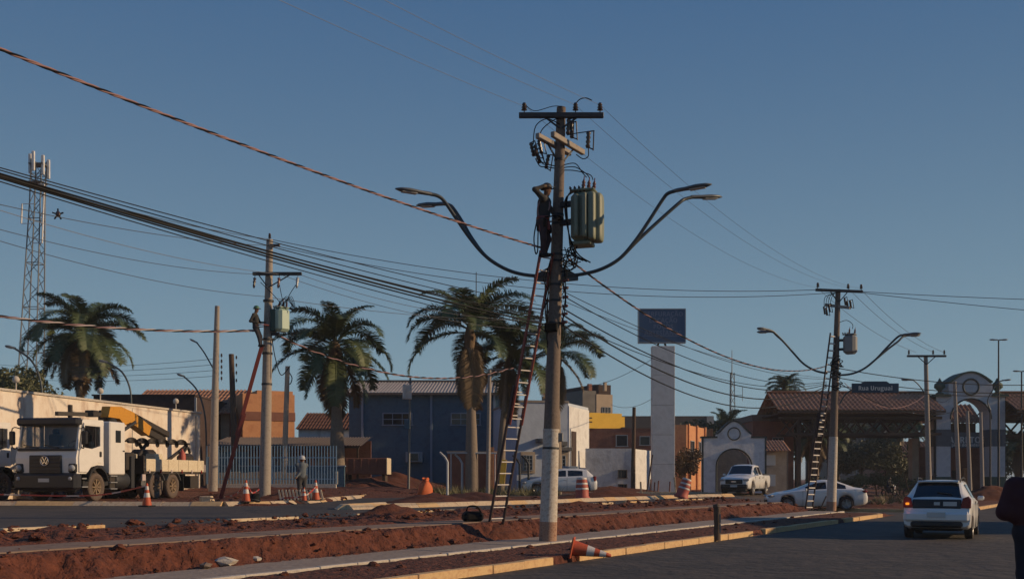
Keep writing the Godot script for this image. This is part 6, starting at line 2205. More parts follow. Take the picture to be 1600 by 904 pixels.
func rear_hatch():
	var rear := on(1464, 26.2, 0.012)
	rear.y = 0.012
	var a := deg_to_rad(27.5)
	# the node stands at the car's nose
	var t := thing("hatchback_car", "white hatchback driving away on the near avenue, indicator lit", "car", rear + Vector3(sin(a), 0, -cos(a)) * 3.75, -a, "white cars")
	var keys := [[0.0, 0.34, 0.58, 0.62, 0.56, 0.40], [0.08, 0.24, 0.66, 0.70, 0.72, 0.55], [0.35, 0.2, 0.80, 0.85, 0.80, 0.62], [0.85, 0.18, 0.92, 0.99, 0.83, 0.68], [1.0, 0.18, 0.94, 1.05, 0.835, 0.68], [1.6, 0.18, 0.96, 1.44, 0.84, 0.58], [2.0, 0.18, 0.97, 1.5, 0.84, 0.57], [2.8, 0.18, 1.0, 1.5, 0.84, 0.56], [3.25, 0.2, 1.03, 1.46, 0.83, 0.54], [3.5, 0.24, 1.02, 1.2, 0.81, 0.60], [3.63, 0.26, 0.98, 1.02, 0.80, 0.66], [3.72, 0.28, 0.78, 0.84, 0.80, 0.69], [3.80, 0.32, 0.66, 0.70, 0.79, 0.68]]
	var o := {"windscreen": [1.02, 1.58], "rear": [3.27, 3.6], "sides": [[1.3, 2.15], [2.25, 2.98]], "wheels": [0.76, 3.12], "wr": 0.3, "mirror": [1.25, 1.02], "handles": [[2.1, 0.88], [2.9, 0.9]], "seams": [[1.2, 0.28, 0.9], [2.2, 0.26, 0.95]]}
	car_body(t, keys, o, M.white_paint, M.glass_dark)
	car_bits(t, o, 0.84, 3.8)
	var st := S()
	for s in [-1.0, 1.0]:
		st = S()
		prism(st, PackedVector2Array([Vector2(s * 0.56, 0.80), Vector2(s * 0.80, 0.80), Vector2(s * 0.80, 1.02), Vector2(s * 0.74, 1.10), Vector2(s * 0.62, 1.05)]), 0.26, Transform3D(Basis.IDENTITY, Vector3(0, 0, 3.62)))
		put("tail_light", st, M.tail_red, t)
		st = S()
		tube(st, smoothpath([Vector3(s * 0.54, 1.48, 1.8), Vector3(s * 0.55, 1.55, 2.0), Vector3(s * 0.54, 1.56, 2.8), Vector3(s * 0.51, 1.47, 3.1)], 4), 0.02, 6)
		put("roof_rail", st, M.black_plastic, t)
		st = S()
		box(st, Vector3(s * 0.66, 0.68, 0.16), Vector3(0.26, 0.12, 0.34), 0.05, Basis(Vector3.UP, -s * 0.55))
		put("headlight", st, M.headlight, t)
	st = S()
	box(st, Vector3(-0.7, 0.9, 3.757), Vector3(0.09, 0.06, 0.03), 0.01)
	put("indicator_lamp", st, M.amber, t)
	var li := OmniLight3D.new()
	li.name = "indicator_glow"
	li.position = Vector3(-0.7, 0.92, 3.85)
	li.light_color = Color(1.0, 0.5, 0.12)
	li.light_energy = 0.004
	li.light_size = 0.04
	li.omni_range = 6.0
	li.omni_attenuation = 2.0
	li.shadow_enabled = true
	t.add_child(li)
	st = S()
	box(st, Vector3(0, 0.895, 3.70), Vector3(1.16, 0.24, 0.1), 0.02, Basis(Vector3.RIGHT, -0.3))
	put("tailgate_panel", st, M.black_plastic, t)
	part_box("sticker", t, Vector3(0.16, 0.85, 3.75), Vector3(0.48, 0.96, 3.78), M.plate)
	part_box("sticker", t, Vector3(-0.06, 0.87, 3.75), Vector3(0.08, 0.95, 3.775), M.plate)
	part_box("rear_bumper", t, Vector3(-0.8, 0.42, 3.62), Vector3(0.8, 0.72, 3.86), M.white_paint, 0.08)
	part_box("diffuser", t, Vector3(-0.62, 0.3, 3.66), Vector3(0.62, 0.46, 3.872), M.black_plastic, 0.05)
	part_box("number_plate", t, Vector3(-0.22, 0.56, 3.862), Vector3(0.22, 0.69, 3.885), M.plate)
	part_box("spoiler", t, Vector3(-0.5, 1.45, 3.05), Vector3(0.5, 1.5, 3.36), M.white_paint, 0.02)
	st = S()
	bar(st, Vector3(0.0, 1.2, 3.545), Vector3(0.36, 1.14, 3.57), 0.025, 0.02)
	put("rear_wiper", st, M.black_plastic, t)

func truck():
	var b := deg_to_rad(10.0)
	var front := Vector3(-16.63, 0.74, -36.5)
	var t := thing("crane_truck", "white cab-over truck with yellow folding crane and drop-side bed", "truck", front, PI - b, "trucks at the roadside")
	# local: front at z = 0, tail at +z; the lit flank is -x
	var W := 1.25
	# cab shell with side outline, hollow openings shown by dark glass
	var st := S()
	var flank := Basis(Vector3(0, 0, 1), Vector3.UP, Vector3(-1, 0, 0))
	prism(st, PackedVector2Array([Vector2(0.02, 1.0), Vector2(-0.02, 1.55), Vector2(0.09, 1.93), Vector2(0.3, 1.93), Vector2(0.32, 1.45), Vector2(1.72, 1.45), Vector2(1.72, 1.3), Vector2(1.3, 1.32), Vector2(0.9, 1.24), Vector2(0.6, 1.0)]), 2 * W - 0.12, Transform3D(flank, Vector3.ZERO))
	prism(st, PackedVector2Array([Vector2(0.27, 2.78), Vector2(0.28, 2.82), Vector2(0.42, 2.95), Vector2(1.68, 2.98), Vector2(1.72, 2.9), Vector2(1.72, 2.78)]), 2 * W - 0.12, Transform3D(flank, Vector3.ZERO))
	box(st, Vector3(0, 2.115, 1.68), Vector3(2 * W - 0.14, 1.325, 0.08))
	for s in [-1.0, 1.0]: bar(st, Vector3(s * 1.13, 1.92, 0.13), Vector3(s * 1.13, 2.8, 0.32), 0.11, 0.09, 0.02)
	put("cab", st, M.truck_white, t)
	# cab interior
	for x in [-0.6, 0.6]:
		st = S()
		box(st, Vector3(x, 1.62, 1.2), Vector3(0.55, 0.3, 0.55), 0.08); box(st, Vector3(x, 2.1, 1.45), Vector3(0.52, 0.8, 0.18), 0.07); box(st, Vector3(x, 2.58, 1.47), Vector3(0.28, 0.18, 0.12), 0.05)
		put("seat", st, M.cable_grey, t)
	part_box("dashboard", t, Vector3(-1.12, 1.5, 0.33), Vector3(1.12, 1.98, 0.62), M.black_plastic, 0.06)
	part_box("dash_paper", t, Vector3(-0.35, 1.985, 0.4), Vector3(0.1, 2.0, 0.56), M.plate)
	st = S()
	var rim := []
	for i in 21: rim.append(Vector3(-0.6 + 0.22 * cos(TAU * i / 20), 2.05 + 0.16 * sin(TAU * i / 20), 0.8 + 0.12 * sin(TAU * i / 20)))
	tube(st, rim, 0.018, 6, false)
	tube(st, [Vector3(-0.6, 1.9, 0.6), Vector3(-0.6, 2.05, 0.8)], 0.03, 6)
	put("steering_wheel", st, M.black_plastic, t)
	for s in [-1.0, 1.0]:
		st = S()
		prism(st, PackedVector2Array([Vector2(0.12, 1.06), Vector2(0.1, 1.6), Vector2(0.17, 1.93), Vector2(0.32, 1.95), Vector2(0.9, 1.9), Vector2(1.42, 2.02), Vector2(1.6, 2.02), Vector2(1.6, 1.6), Vector2(1.55, 1.42), Vector2(1.3, 1.4), Vector2(0.9, 1.32), Vector2(0.62, 1.06)]), 0.05, Transform3D(flank, Vector3(s * (W - 0.035), 0, 0)))
		bar(st, Vector3(s * (W - 0.036), 1.95, 0.25), Vector3(s * (W - 0.036), 2.8, 0.42), 0.05, 0.08)
		box(st, Vector3(s * (W - 0.036), 2.78, 1.0), Vector3(0.05, 0.1, 1.22)); box(st, Vector3(s * (W - 0.036), 2.4, 1.52), Vector3(0.048, 0.78, 0.2))
		var dr := put("door", st, M.truck_white, t)
		st = S()
		prism(st, PackedVector2Array([Vector2(0.28, 1.93), Vector2(0.42, 2.74), Vector2(1.43, 2.74), Vector2(1.43, 2.0), Vector2(0.9, 1.88)]), 0.008, Transform3D(flank, Vector3(s * (W - 0.04), 0, 0)))
		put("window", st, M.glass_clear, dr)
		st = S()
		box(st, Vector3(s * (W - 0.03), 2.36, 1.12), Vector3(0.03, 0.76, 0.04))
		put("window_divider", st, M.black_plastic, dr)
		st = S()
		box(st, Vector3(s * (W + 0.0), 1.72, 1.42), Vector3(0.05, 0.2, 0.12), 0.02)
		put("handle", st, M.black_plastic, dr)
		# wheel arch
		st = S()
		var arc := []
		for i in 13:
			var a := PI * i / 12
			arc.append(Vector3(s * (W - 0.12), 0.56 + 0.68 * sin(a), 1.25 - 0.66 * cos(a)))
		for i in 12: bar(st, arc[i], arc[i + 1], 0.32, 0.06)
		put("wheel_arch", st, M.black_plastic, t)
		st = S()
		tube(st, smoothpath([Vector3(s * 1.2, 2.62, 0.3), Vector3(s * 1.42, 2.62, 0.12), Vector3(s * 1.42, 1.95, 0.12), Vector3(s * 1.22, 1.95, 0.25)], 4), 0.022, 6)
		box(st, Vector3(s * 1.43, 2.28, 0.13), Vector3(0.24, 0.5, 0.1), 0.04)
		put("mirror", st, M.black_plastic, t)
	# windscreen, sun visor, front panel
	st = S()
	var tilt := Basis(Vector3.RIGHT, -0.215)
	box(st, Vector3(0, 2.33, 0.155), Vector3(2.2, 0.86, 0.012), 0.0, Basis(Vector3.RIGHT, 0.215))
	put("windscreen", st, M.glass_clear, t)
	st = S()
	box(st, Vector3(0, 2.86, 0.2), Vector3(2.44, 0.28, 0.36), 0.07)
	put("sun_visor", st, M.bumper_blue, t)
	st = S()
	box(st, Vector3(0, 1.86, 0.035), Vector3(2.32, 0.1, 0.08), 0.03)
	put("wiper_cowl", st, M.black_plastic, t)
	for x in [-0.5, 0.3]:
		st = S()
		bar(st, Vector3(x, 1.92, 0.03), Vector3(x + 0.62, 2.03, 0.045), 0.03, 0.03)
		put("wiper", st, M.black_plastic, t)
	st = S()
	box(st, Vector3(0, 1.33, -0.02), Vector3(1.28, 0.66, 0.08), 0.03)
	var gr := put("grille", st, M.bumper_blue, t)
	for k in 4:
		st = S()
		box(st, Vector3(0, 1.12 + k * 0.13, -0.065), Vector3(1.2, 0.05, 0.03), 0.01)
		put("slat", st, M.black_plastic, gr)
	# round emblem: ring with a V above a W
	st = S()
	var ring := []
	for i in 29: ring.append(Vector3(0.16 * cos(TAU * i / 28), 1.45 + 0.16 * sin(TAU * i / 28), -0.085))
	tube(st, ring, 0.016, 6, false)
	var bars := [[-0.075, 0.135, -0.012, 0.015], [0.075, 0.135, 0.012, 0.015], [-0.13, 0.06, -0.065, -0.115], [0.13, 0.06, 0.065, -0.115], [-0.065, -0.115, 0.0, 0.0], [0.065, -0.115, 0.0, 0.0]]
	for q in bars: bar(st, Vector3(q[0], 1.45 + q[1], -0.085), Vector3(q[2], 1.45 + q[3], -0.085), 0.02, 0.024)
	put("emblem", st, M.chrome, t)
	# bumper with lamps
	st = S()
	box(st, Vector3(0, 0.72, 0.1), Vector3(2.5, 0.62, 0.42), 0.1)
	put("bumper", st, M.bumper_blue, t)
	part_box("skirt", t, Vector3(-1.0, 0.34, 0.1), Vector3(1.0, 0.46, 0.3), M.black_plastic, 0.03)
	for s in [-1.0, 1.0]:
		st = S()
		box(st, Vector3(s * 1.04, 1.2, 0.02), Vector3(0.34, 0.36, 0.12), 0.06)
		var hl := put("headlight_housing", st, M.black_plastic, t)
		st = S()
		lathe(st, [[0, 0.09], [0.11, 0.06], [0.12, 0.0], [0.0, 0.0]], 14, Transform3D(Basis(Vector3.RIGHT, -PI / 2), Vector3(s * 1.05, 1.2, -0.03)))
		put("headlight", st, M.headlight, hl)
		st = S()
		lathe(st, [[0, 0.05], [0.075, 0.03], [0.08, 0.0], [0.0, 0.0]], 12, Transform3D(Basis(Vector3.RIGHT, -PI / 2), Vector3(s * 1.02, 0.82, -0.1)))
		put("fog_light", st, M.headlight, t)
		# steps beside the cab
		part_box("cab_step", t, Vector3(s * 1.08 - 0.12, 0.5, 0.36), Vector3(s * 1.08 + 0.12, 0.55, 0.72), M.galvan, 0.01)
		part_box("cab_step", t, Vector3(s * 1.08 - 0.12, 0.8, 0.36), Vector3(s * 1.08 + 0.12, 0.85, 0.72), M.galvan, 0.01)
	part_box("number_plate", t, Vector3(-0.2, 0.7, -0.13), Vector3(0.22, 0.83, -0.105), M.plate)
	part_box("engine_bay", t, Vector3(-0.85, 0.55, 0.35), Vector3(0.85, 1.28, 1.9), M.grease)
	# wheels
	for z in [1.25, 5.5, 6.85]:
		for s in [-1.0, 1.0]:
			wheel(t, Vector3(s * 1.06, 0.515, z), 0.515, 0.3, s, M.tyre_dusty, M.rim_dusty, 8, 0.58)
			if z > 2.0: wheel(t, Vector3(s * 0.72, 0.515, z), 0.515, 0.28, s, M.tyre_dusty, M.rim_dusty, 0, 0.58)
		if z > 2.0:
			for s in [-1.0, 1.0]:
				st = S()
				var arc := []
				for i in 9:
					var a := PI * i / 8
					arc.append(Vector3(s * 1.0, 0.52 + 0.62 * sin(a), z - 0.62 * cos(a)))
				for i in 8: bar(st, arc[i], arc[i + 1], 0.5, 0.025)
				put("mudguard", st, M.steel, t)
	# chassis and side equipment
	for s in [-1.0, 1.0]: part_box("chassis_rail", t, Vector3(s * 0.42 - 0.05, 0.72, 0.4), Vector3(s * 0.42 + 0.05, 1.02, 9.3), M.grease)
	st = S()
	lathe(st, [[0, -0.48], [0.3, -0.48], [0.33, -0.42], [0.33, 0.42], [0.3, 0.48], [0, 0.48]], 18, Transform3D(Basis(Vector3.RIGHT, PI / 2), Vector3(-0.9, 0.75, 3.05)))
	put("fuel_tank", st, M.steel_dark, t)
	for k in 3: part_box("tank_step", t, Vector3(-1.22, 0.42 + k * 0.24, 2.15), Vector3(-0.95, 0.46 + k * 0.24, 2.6), M.galvan, 0.008)
	part_box("battery_box", t, Vector3(-1.15, 0.4, 2.2), Vector3(-0.5, 0.98, 2.55), M.grease, 0.02)
	# tall white locker behind the cab
	st = S()
	box(st, Vector3(-0.55, 1.97, 2.6), Vector3(1.35, 2.0, 1.05), 0.04)
	var lk := put("locker", st, M.truck_white, t)
	st = S()
	box(st, Vector3(-1.235, 2.42, 2.62), Vector3(0.03, 0.46, 0.34), 0.012)
	put("locker_window", st, M.glass_cab, lk)
	part_box("locker_handle", t, Vector3(-1.245, 1.85, 2.95), Vector3(-1.22, 1.9, 3.06), M.black_plastic)
	part_box("locker_base", t, Vector3(-1.18, 0.98, 2.05), Vector3(0.6, 1.04, 3.2), M.grease)
	# crane
	st = S()
	box(st, Vector3(0, 1.5, 3.75), Vector3(2.2, 0.7, 0.6), 0.04)
	put("crane_base", st, M.grease, t)
	st = S()
	box(st, Vector3(0, 2.5, 3.75), Vector3(0.42, 2.0, 0.42), 0.05)
	put("crane_column", st, M.grease, t)
	for s in [-1.0, 1.0]:
		part_box("outrigger", t, Vector3(s * 1.12 - 0.08, 0.45, 3.62), Vector3(s * 1.12 + 0.08, 1.7, 3.85), M.steel_dark, 0.02)
		part_box("crane_lamp", t, Vector3(s * 1.1 - 0.06, 1.62, 4.05), Vector3(s * 1.1 + 0.06, 1.8, 4.12), M.bed_side, 0.02)
	st = S()
	var boom := PackedVector2Array([Vector2(3.1, 3.2), Vector2(3.25, 3.62), Vector2(4.0, 3.66), Vector2(4.9, 3.5), Vector2(6.3, 2.98), Vector2(6.1, 2.6), Vector2(4.7, 3.08), Vector2(4.25, 2.95), Vector2(3.9, 3.18)])
	prism(st, boom, 0.36, Transform3D(Basis(Vector3(0, 0, 1), Vector3.UP, Vector3(-1, 0, 0)), Vector3(-0.35, 0, 0)))
	put("crane_boom", st, M.crane_yellow, t)
	st = S()
	bar(st, Vector3(-0.35, 3.45, 4.7), Vector3(-0.35, 2.72, 7.9), 0.26, 0.24, 0.02)
	bar(st, Vector3(-0.1, 3.5, 4.6), Vector3(-0.1, 2.95, 7.6), 0.16, 0.14, 0.02)
	bar(st, Vector3(-0.35, 2.78, 6.2), Vector3(-0.35, 2.45, 7.6), 0.24, 0.26, 0.02)
	put("telescopic_jib", st, M.grease, t)
	st = S()
	tube(st, [Vector3(-0.55, 2.6, 3.8), Vector3(-0.55, 3.1, 5.0)], 0.07, 8)
	tube(st, [Vector3(-0.3, 3.35, 3.3), Vector3(-0.3, 3.0, 3.75)], 0.2, 10)
	put("hydraulic_ram", st, M.steel_dark, t)
	st = S()
	bar(st, Vector3(-0.15, 3.3, 3.2), Vector3(0.2, 3.2, 0.9), 0.16, 0.15, 0.02)
	box(st, Vector3(0.1, 3.32, 1.6), Vector3(0.12, 0.5, 0.12)); box(st, Vector3(-0.15, 3.3, 2.6), Vector3(0.4, 0.25, 0.35), 0.03)
	put("boom_tip", st, M.grease, t)
	# auger lying above the bed
	st = S()
	tube(st, [Vector3(-0.7, 2.28, 4.2), Vector3(-0.7, 2.36, 9.2)], 0.05, 8)
	var prev := []
	st.set_smooth_group(1)
	for i in 97:
		var a := TAU * i / 16.0
		var c := Vector3(-0.7, 2.28 + 0.08 * i / 96.0, 4.25 + 4.85 * i / 96.0)
		var p := [c + Vector3(cos(a), sin(a), 0) * 0.05, c + Vector3(cos(a), sin(a), 0) * 0.19]
		if prev: quad(st, prev[0], prev[1], p[1], p[0])
		prev = p
	put("auger", st, M.grease, t)
	st = S()
	for q in [[Vector3(-0.7, 1.5, 4.7), Vector3(-0.7, 2.25, 5.6)], [Vector3(-0.4, 1.5, 6.4), Vector3(-0.6, 2.25, 5.2)], [Vector3(-0.7, 1.55, 7.2), Vector3(-0.7, 2.3, 9.0)]]: bar(st, q[0], q[1], 0.12, 0.12, 0.02)
	box(st, Vector3(-0.4, 1.75, 5.9), Vector3(0.7, 0.55, 1.0), 0.12); box(st, Vector3(-0.2, 1.7, 6.7), Vector3(0.5, 0.4, 0.6), 0.1)
	put("auger_cradle", st, M.grease, t)
	# bed
	part_box("bed_floor", t, Vector3(-1.22, 1.02, 4.5), Vector3(1.22, 1.14, 9.6), M.grease)
	for s in [-1.0, 1.0]:
		var bd := part_box("bed_side", t, Vector3(s * 1.235 - 0.025, 1.12, 4.62), Vector3(s * 1.235 + 0.025, 1.62, 9.5), M.bed_side, 0.012)
		for k in 6: part_box("latch", bd, Vector3(s * 1.27 - 0.015, 1.06, 4.8 + k * 0.88), Vector3(s * 1.27 + 0.015, 1.2, 4.88 + k * 0.88), M.tail_red if k % 2 else M.tape_white)
		for k in 5: part_box("bed_hinge", bd, Vector3(s * 1.266 - 0.008, 1.14, 5.5 + k * 0.85), Vector3(s * 1.266 + 0.008, 1.61, 5.525 + k * 0.85), M.bed_side)
	part_box("tailboard", t, Vector3(-1.2, 1.12, 9.52), Vector3(1.2, 1.62, 9.58), M.bed_side, 0.012)
	part_box("headboard", t, Vector3(-1.2, 1.12, 4.52), Vector3(1.2, 1.75, 4.6), M.grease, 0.012)
	part_box("tail_lamp", t, Vector3(-1.26, 1.1, 9.58), Vector3(-1.06, 1.45, 9.66), M.tape_white, 0.02)
	part_box("mud_flap", t, Vector3(-1.2, 0.3, 7.75), Vector3(-0.6, 1.0, 7.78), M.rubber)
	part_box("rear_frame", t, Vector3(-1.1, 0.4, 8.6), Vector3(1.1, 0.95, 9.3), M.grease, 0.03)
	part_box("side_marker", t, Vector3(-1.24, 0.75, 4.35), Vector3(-1.18, 1.0, 4.6), M.tape_white)
	# things on the bed
	var bt := t.transform
	var cr := thing("wooden_crate", "small pale crate on the crane truck's bed", "crate", bt * Vector3(-0.95, 1.14, 5.75), t.rotation.y)
	part_box("body", cr, Vector3(-0.2, 0, -0.3), Vector3(0.2, 0.7, 0.3), M.bed_side, 0.01)
	for k in 3: part_box("slat", cr, Vector3(-0.22, 0.08 + k * 0.2, -0.32), Vector3(0.22, 0.2 + k * 0.2, 0.32), M.bed_side)
	var cy := thing("gas_cylinder", "red gas cylinder at the tail of the truck bed", "cylinder", bt * Vector3(-0.9, 1.14, 8.2), t.rotation.y)
	st = S()
	lathe(st, [[0, 0], [0.14, 0], [0.15, 0.04], [0.15, 0.72], [0.08, 0.86], [0.04, 0.9], [0.04, 1.0], [0, 1.0]], 14)
	put("body", st, M.barrel, cy)
	st = S()
	box(st, Vector3(0, 1.0, 0), Vector3(0.12, 0.06, 0.05))
	put("valve", st, M.steel_dark, cy)
	var en := thing("engine_unit", "dark motor unit at the tail of the truck bed", "machine", bt * Vector3(-0.7, 1.14, 8.85), t.rotation.y)
	st = S()
	box(st, Vector3(0, 0.4, 0), Vector3(0.6, 0.8, 0.7), 0.15)
	put("housing", st, M.grease, en)
	st = S()
	tube(st, smoothpath([Vector3(0, 0.7, -0.3), Vector3(-0.1, 1.05, 0), Vector3(0, 0.85, 0.4)], 5), 0.06, 8)
	put("hose", st, M.rubber, en)
	# second truck: same cab, cut by the picture's left edge
	var c := t.duplicate()
	c.name = numbered("crane_truck")
	for n in c.get_children():
		if n.name.begins_with("crane") or n.name.begins_with("telesc") or n.name.begins_with("auger") or n.name.begins_with("boom") or n.name.begins_with("hydr") or n.name.begins_with("locker"):
			c.remove_child(n); n.free()
	c.name = numbered("flatbed_truck")
	add_child(c)
	c.position = front + Vector3(-4.05, 0, -1.4)
	c.rotation.y = PI - b + 0.1
	tag(c, "second white truck cut off by the left picture edge", "truck", "trucks at the roadside")

func motorcycle():
	var d := 92.0
	var p := on(1390, d, 0.02)
	var t := thing("motorcycle", "small dark motorcycle coming along the street beneath the portal", "motorcycle", p, 0.5)
	for z in [-0.62, 0.62]:
		var st := S()
		lathe(st, [[0.2, -0.05], [0.3, -0.04], [0.3, 0.04], [0.2, 0.05]], 16, Transform3D(Basis(Vector3(0, 0, 1), PI / 2), Vector3(0, 0.3, z)))
		put("wheel", st, M.tyre, t)
	var st := S()
	box(st, Vector3(0, 0.5, 0), Vector3(0.25, 0.35, 0.6), 0.08); box(st, Vector3(0, 0.78, -0.15), Vector3(0.22, 0.2, 0.4), 0.08)
	put("engine_and_tank", st, M.black_plastic, t)
	st = S()
	box(st, Vector3(0, 0.8, 0.4), Vector3(0.24, 0.1, 0.6), 0.04)
	put("seat", st, M.rubber, t)
	st = S()
	bar(st, Vector3(0, 0.3, 0.62), Vector3(0, 1.0, 0.42), 0.1, 0.06); bar(st, Vector3(-0.35, 1.02, 0.4), Vector3(0.35, 1.02, 0.4), 0.03, 0.03)
	put("fork_and_bars", st, M.steel, t)
	st = S()
	lathe(st, [[0, 0.08], [0.1, 0.03], [0.1, -0.05], [0, -0.06]], 12, Transform3D(Basis(Vector3.RIGHT, PI / 2), Vector3(0, 0.85, 0.62)))
	put("headlight", st, M.headlight, t)
	st = S()
	box(st, Vector3(0, 0.72, 0.66), Vector3(0.26, 0.28, 0.06), 0.02)
	put("front_fairing", st, M.tape_white, t)

# ---------------------------------------------------------------- street things
func cone_shape(t: Node3D, k := 1.0, dirty := false):
	var st := S()
	box(st, Vector3(0, 0.02, 0) * k, Vector3(0.4, 0.04, 0.4) * k, 0.015)
	put("base", st, M.rubber if dirty else M.cone, t)
	var prof := func(a: float, b: float) -> Array:
		var r := func(y: float) -> float: return lerpf(0.15, 0.03, (y - 0.04) / 0.71) * k
		return [[r.call(a), a * k], [r.call(b), b * k]]
	st = S()
	lathe(st, prof.call(0.04, 0.3), 20); lathe(st, prof.call(0.44, 0.54), 20)
	var p2: Array = prof.call(0.66, 0.75)
	lathe(st, p2 + [[0.0, 0.76 * k]], 20)
	put("cone_body", st, M.cone, t)
	for b in [[0.3, 0.44], [0.54, 0.66]]:
		st = S()
		lathe(st, prof.call(b[0], b[1]), 20)
		put("white_band", st, M.cone_white, t)

func barrel(label: String, where: Vector3, tilt: float, k := 1.0):
	var t := thing("traffic_barrel", label, "traffic barrel", where, 0.0, "striped traffic barrels")
	t.rotation.z = tilt
	var st := S()
	lathe(st, [[0, 0], [0.34, 0], [0.34, 0.1], [0.27, 0.18], [0.27, 0.45]], 18, Transform3D(Basis.from_scale(Vector3.ONE * k)))
	put("weighted_base", st, M.barrel, t)
	for q in 5:
		st = S()
		var y0: float = [0.45, 0.53, 0.66, 0.74, 0.87][q]
		var hh: float = [0.08, 0.13, 0.08, 0.13, 0.08][q]
		var r0 := lerpf(0.27, 0.2, q / 5.0)
		var r1 := lerpf(0.27, 0.2, (q + 1) / 5.0)
		lathe(st, [[r0, y0], [r0 * 1.02, y0 + 0.02], [r1 * 1.02, y0 + hh - 0.02], [r1, y0 + hh]] + ([[0.0, y0 + hh + 0.02]] if q == 4 else []), 18, Transform3D(Basis.from_scale(Vector3.ONE * k)))
		put("band", st, M.cone_white if q % 2 == 0 else M.barrel, t)

func build_street_things():
	# fallen cone in front
	var d := 1.42 * FOCAL / (868.0 - 748.0)
	var p := at(893, 868, d)
	var t := thing("traffic_cone", "orange and white cone lying on its side by the near kerb", "traffic cone", p + Vector3(0, 0.16, 0), 0.0, "traffic cones")
	cone_shape(t)
	t.basis = Basis(Vector3.UP, -0.12) * Basis(Vector3(0, 0, 1), -PI / 2 - 0.2)
	t.position = p + Vector3(-0.0, 0.15, -0.1)
	# standing cones by the truck
	for q in [[229, 792, 33.2, "traffic cone standing at the kerb below the truck's bed"], [384, 788, 34.8, "traffic cone left of the concrete pole's foot, tape tied to it"], [493, 784, 37.5, "traffic cone right of the striped barrier, tape tied to it"], [475, 786, 36.5, "low faded traffic cone between pole and striped barrier"]]:
		var w := on(q[0], q[2], 0.0)
		w.y = 0.66 if q[0] == 229 else maxf(w.y, 0.76)
		var c := thing("traffic_cone", q[3], "traffic cone", w, q[0], "traffic cones")
		cone_shape(c, 1.0 if q[0] != 475 else 0.65, true)
	barrel("red and white striped barrel beside the white hatchback's rear", on(910, 43.0, 0.1) * Vector3(1, 0, 1) + Vector3(0, 0.64, 0), 0.03, 1.02)
	barrel("tilted red and white barrel left of the pickup", on(1064, 47.0) * Vector3(1, 0, 1) + Vector3(0, 0.66, 0), -0.32, 1.0)
	# orange bag of earth
	p = on(661, 42.5, 0.02)
	t = thing("debris_bag", "bulging orange mesh bag standing in the side road", "bag", p)
	var st := S()
	st.set_smooth_group(1)
	var rings := []
	for j in 9:
		var f := j / 8.0
		var ring := []
		for k in 14:
			var a := TAU * k / 14
			var r: float = (0.36 + 0.06 * sin(3.0 * a + f * 4.0)) * [0.92, 1.0, 1.02, 1.0, 0.97, 0.9, 0.72, 0.36, 0.45][j]
			ring.append(Vector3(cos(a) * r * 0.85 + 0.12 * f, f * 0.92 + 0.04 * sin(a * 2.0), sin(a) * r * 0.85))
		rings.append(ring)
	for j in 8:
		for k in 14: quad(st, rings[j][k], rings[j][(k + 1) % 14], rings[j + 1][(k + 1) % 14], rings[j + 1][k])
	put("sack", st, M.orange_mesh, t)
	st = S()
	tube(st, [Vector3(0.1, 0.79, 0), Vector3(0.11, 0.83, 0)], 0.15, 12)
	put("tie", st, M.cone, t)
	# dark marker post on the verge
	d = 1.42 * FOCAL / (838.0 - 748.0)
	p = at(1121, 838, d)
	t = thing("marker_post", "short dark wooden post planted in the verge", "post", p)
	st = S()
	tube(st, [Vector3(0, -0.1, 0), Vector3(0, 0.3, 0), Vector3(-0.01, 0.74, 0)], [0.085, 0.08, 0.085], 10)
	put("shaft", st, M.wood_pole, t)
	st = S()
	tube(st, [Vector3(-0.02, 0.74, 0), Vector3(-0.04, 0.8, 0)], [0.095, 0.07], 10)
	put("splintered_top", st, M.bark, t)
	for y in [0.2, 0.45]:
		st = S()
		box(st, Vector3(0.06, y, 0.06), Vector3(0.03, 0.22, 0.02))
		put("faded_strip", st, M.steel, t)
	# picket fence along the lot
	fence("blue grey picket fence on a low white plinth behind the pole", Vector3(-16.4, 1.1, -55), Vector3(-9.45, 1.1, -55), 2.05, 0.155, M.fence_blue)
	fence("short white picket fence between the two trucks", Vector3(-22.0, 0.74, -41.0), Vector3(-18.6, 0.74, -41.2), 1.25, 0.14, M.fence_white)
	t = thing("block_wall", "low pale block wall glimpsed between the lower pickets", "wall", Vector3(-16.2, 1.1, -56.2))
	for k in 11: part_box("block", t, Vector3(k * 0.42, 0, -0.2), Vector3(k * 0.42 + 0.41, 0.8 + 0.03 * (k % 3), 0), M.kerb_pale, 0.01)
	# blue sheet behind the fence
	t = thing("blue_yard_wall", "low blue yard wall standing behind the picket fence", "wall", Vector3(-16.4, 1.1, -58))
	part_box("wall", t, Vector3(0, 0, -0.2), Vector3(6.9, 1.15, 0), M.navy)
	part_box("coping", t, Vector3(-0.05, 1.15, -0.25), Vector3(6.95, 1.22, 0.05), M.blue_trim)
	# striped plank barrier
	p = on(462, 38.0)
	t = thing("striped_barrier", "pale slatted barrier lying behind the standing worker", "barrier", p + Vector3(-0.6, 0, 0))
	for k in 13:
		st = S()
		box(st, Vector3(k * 0.13, 0.22, 0), Vector3(0.07, 0.4, 0.03), 0.006, Basis(Vector3(0, 0, 1), 0.22))
		put("slat", st, M.bed_side, t)
	st = S()
	box(st, Vector3(0.78, 0.05, -0.03), Vector3(1.75, 0.06, 0.03)); box(st, Vector3(0.78, 0.38, -0.03), Vector3(1.75, 0.06, 0.03))
	put("rail", st, M.tail_red, t)
	# warning tape strung between cones and truck
	tape("red and white warning tape strung low in front of the truck", [Vector3(-24, 1.15, -36.8), Vector3(-18.5, 1.02, -36.0), Vector3(-14.6, 0.98, -35.5), Vector3(-11.9, 1.33, -33.3)], "warning tapes")
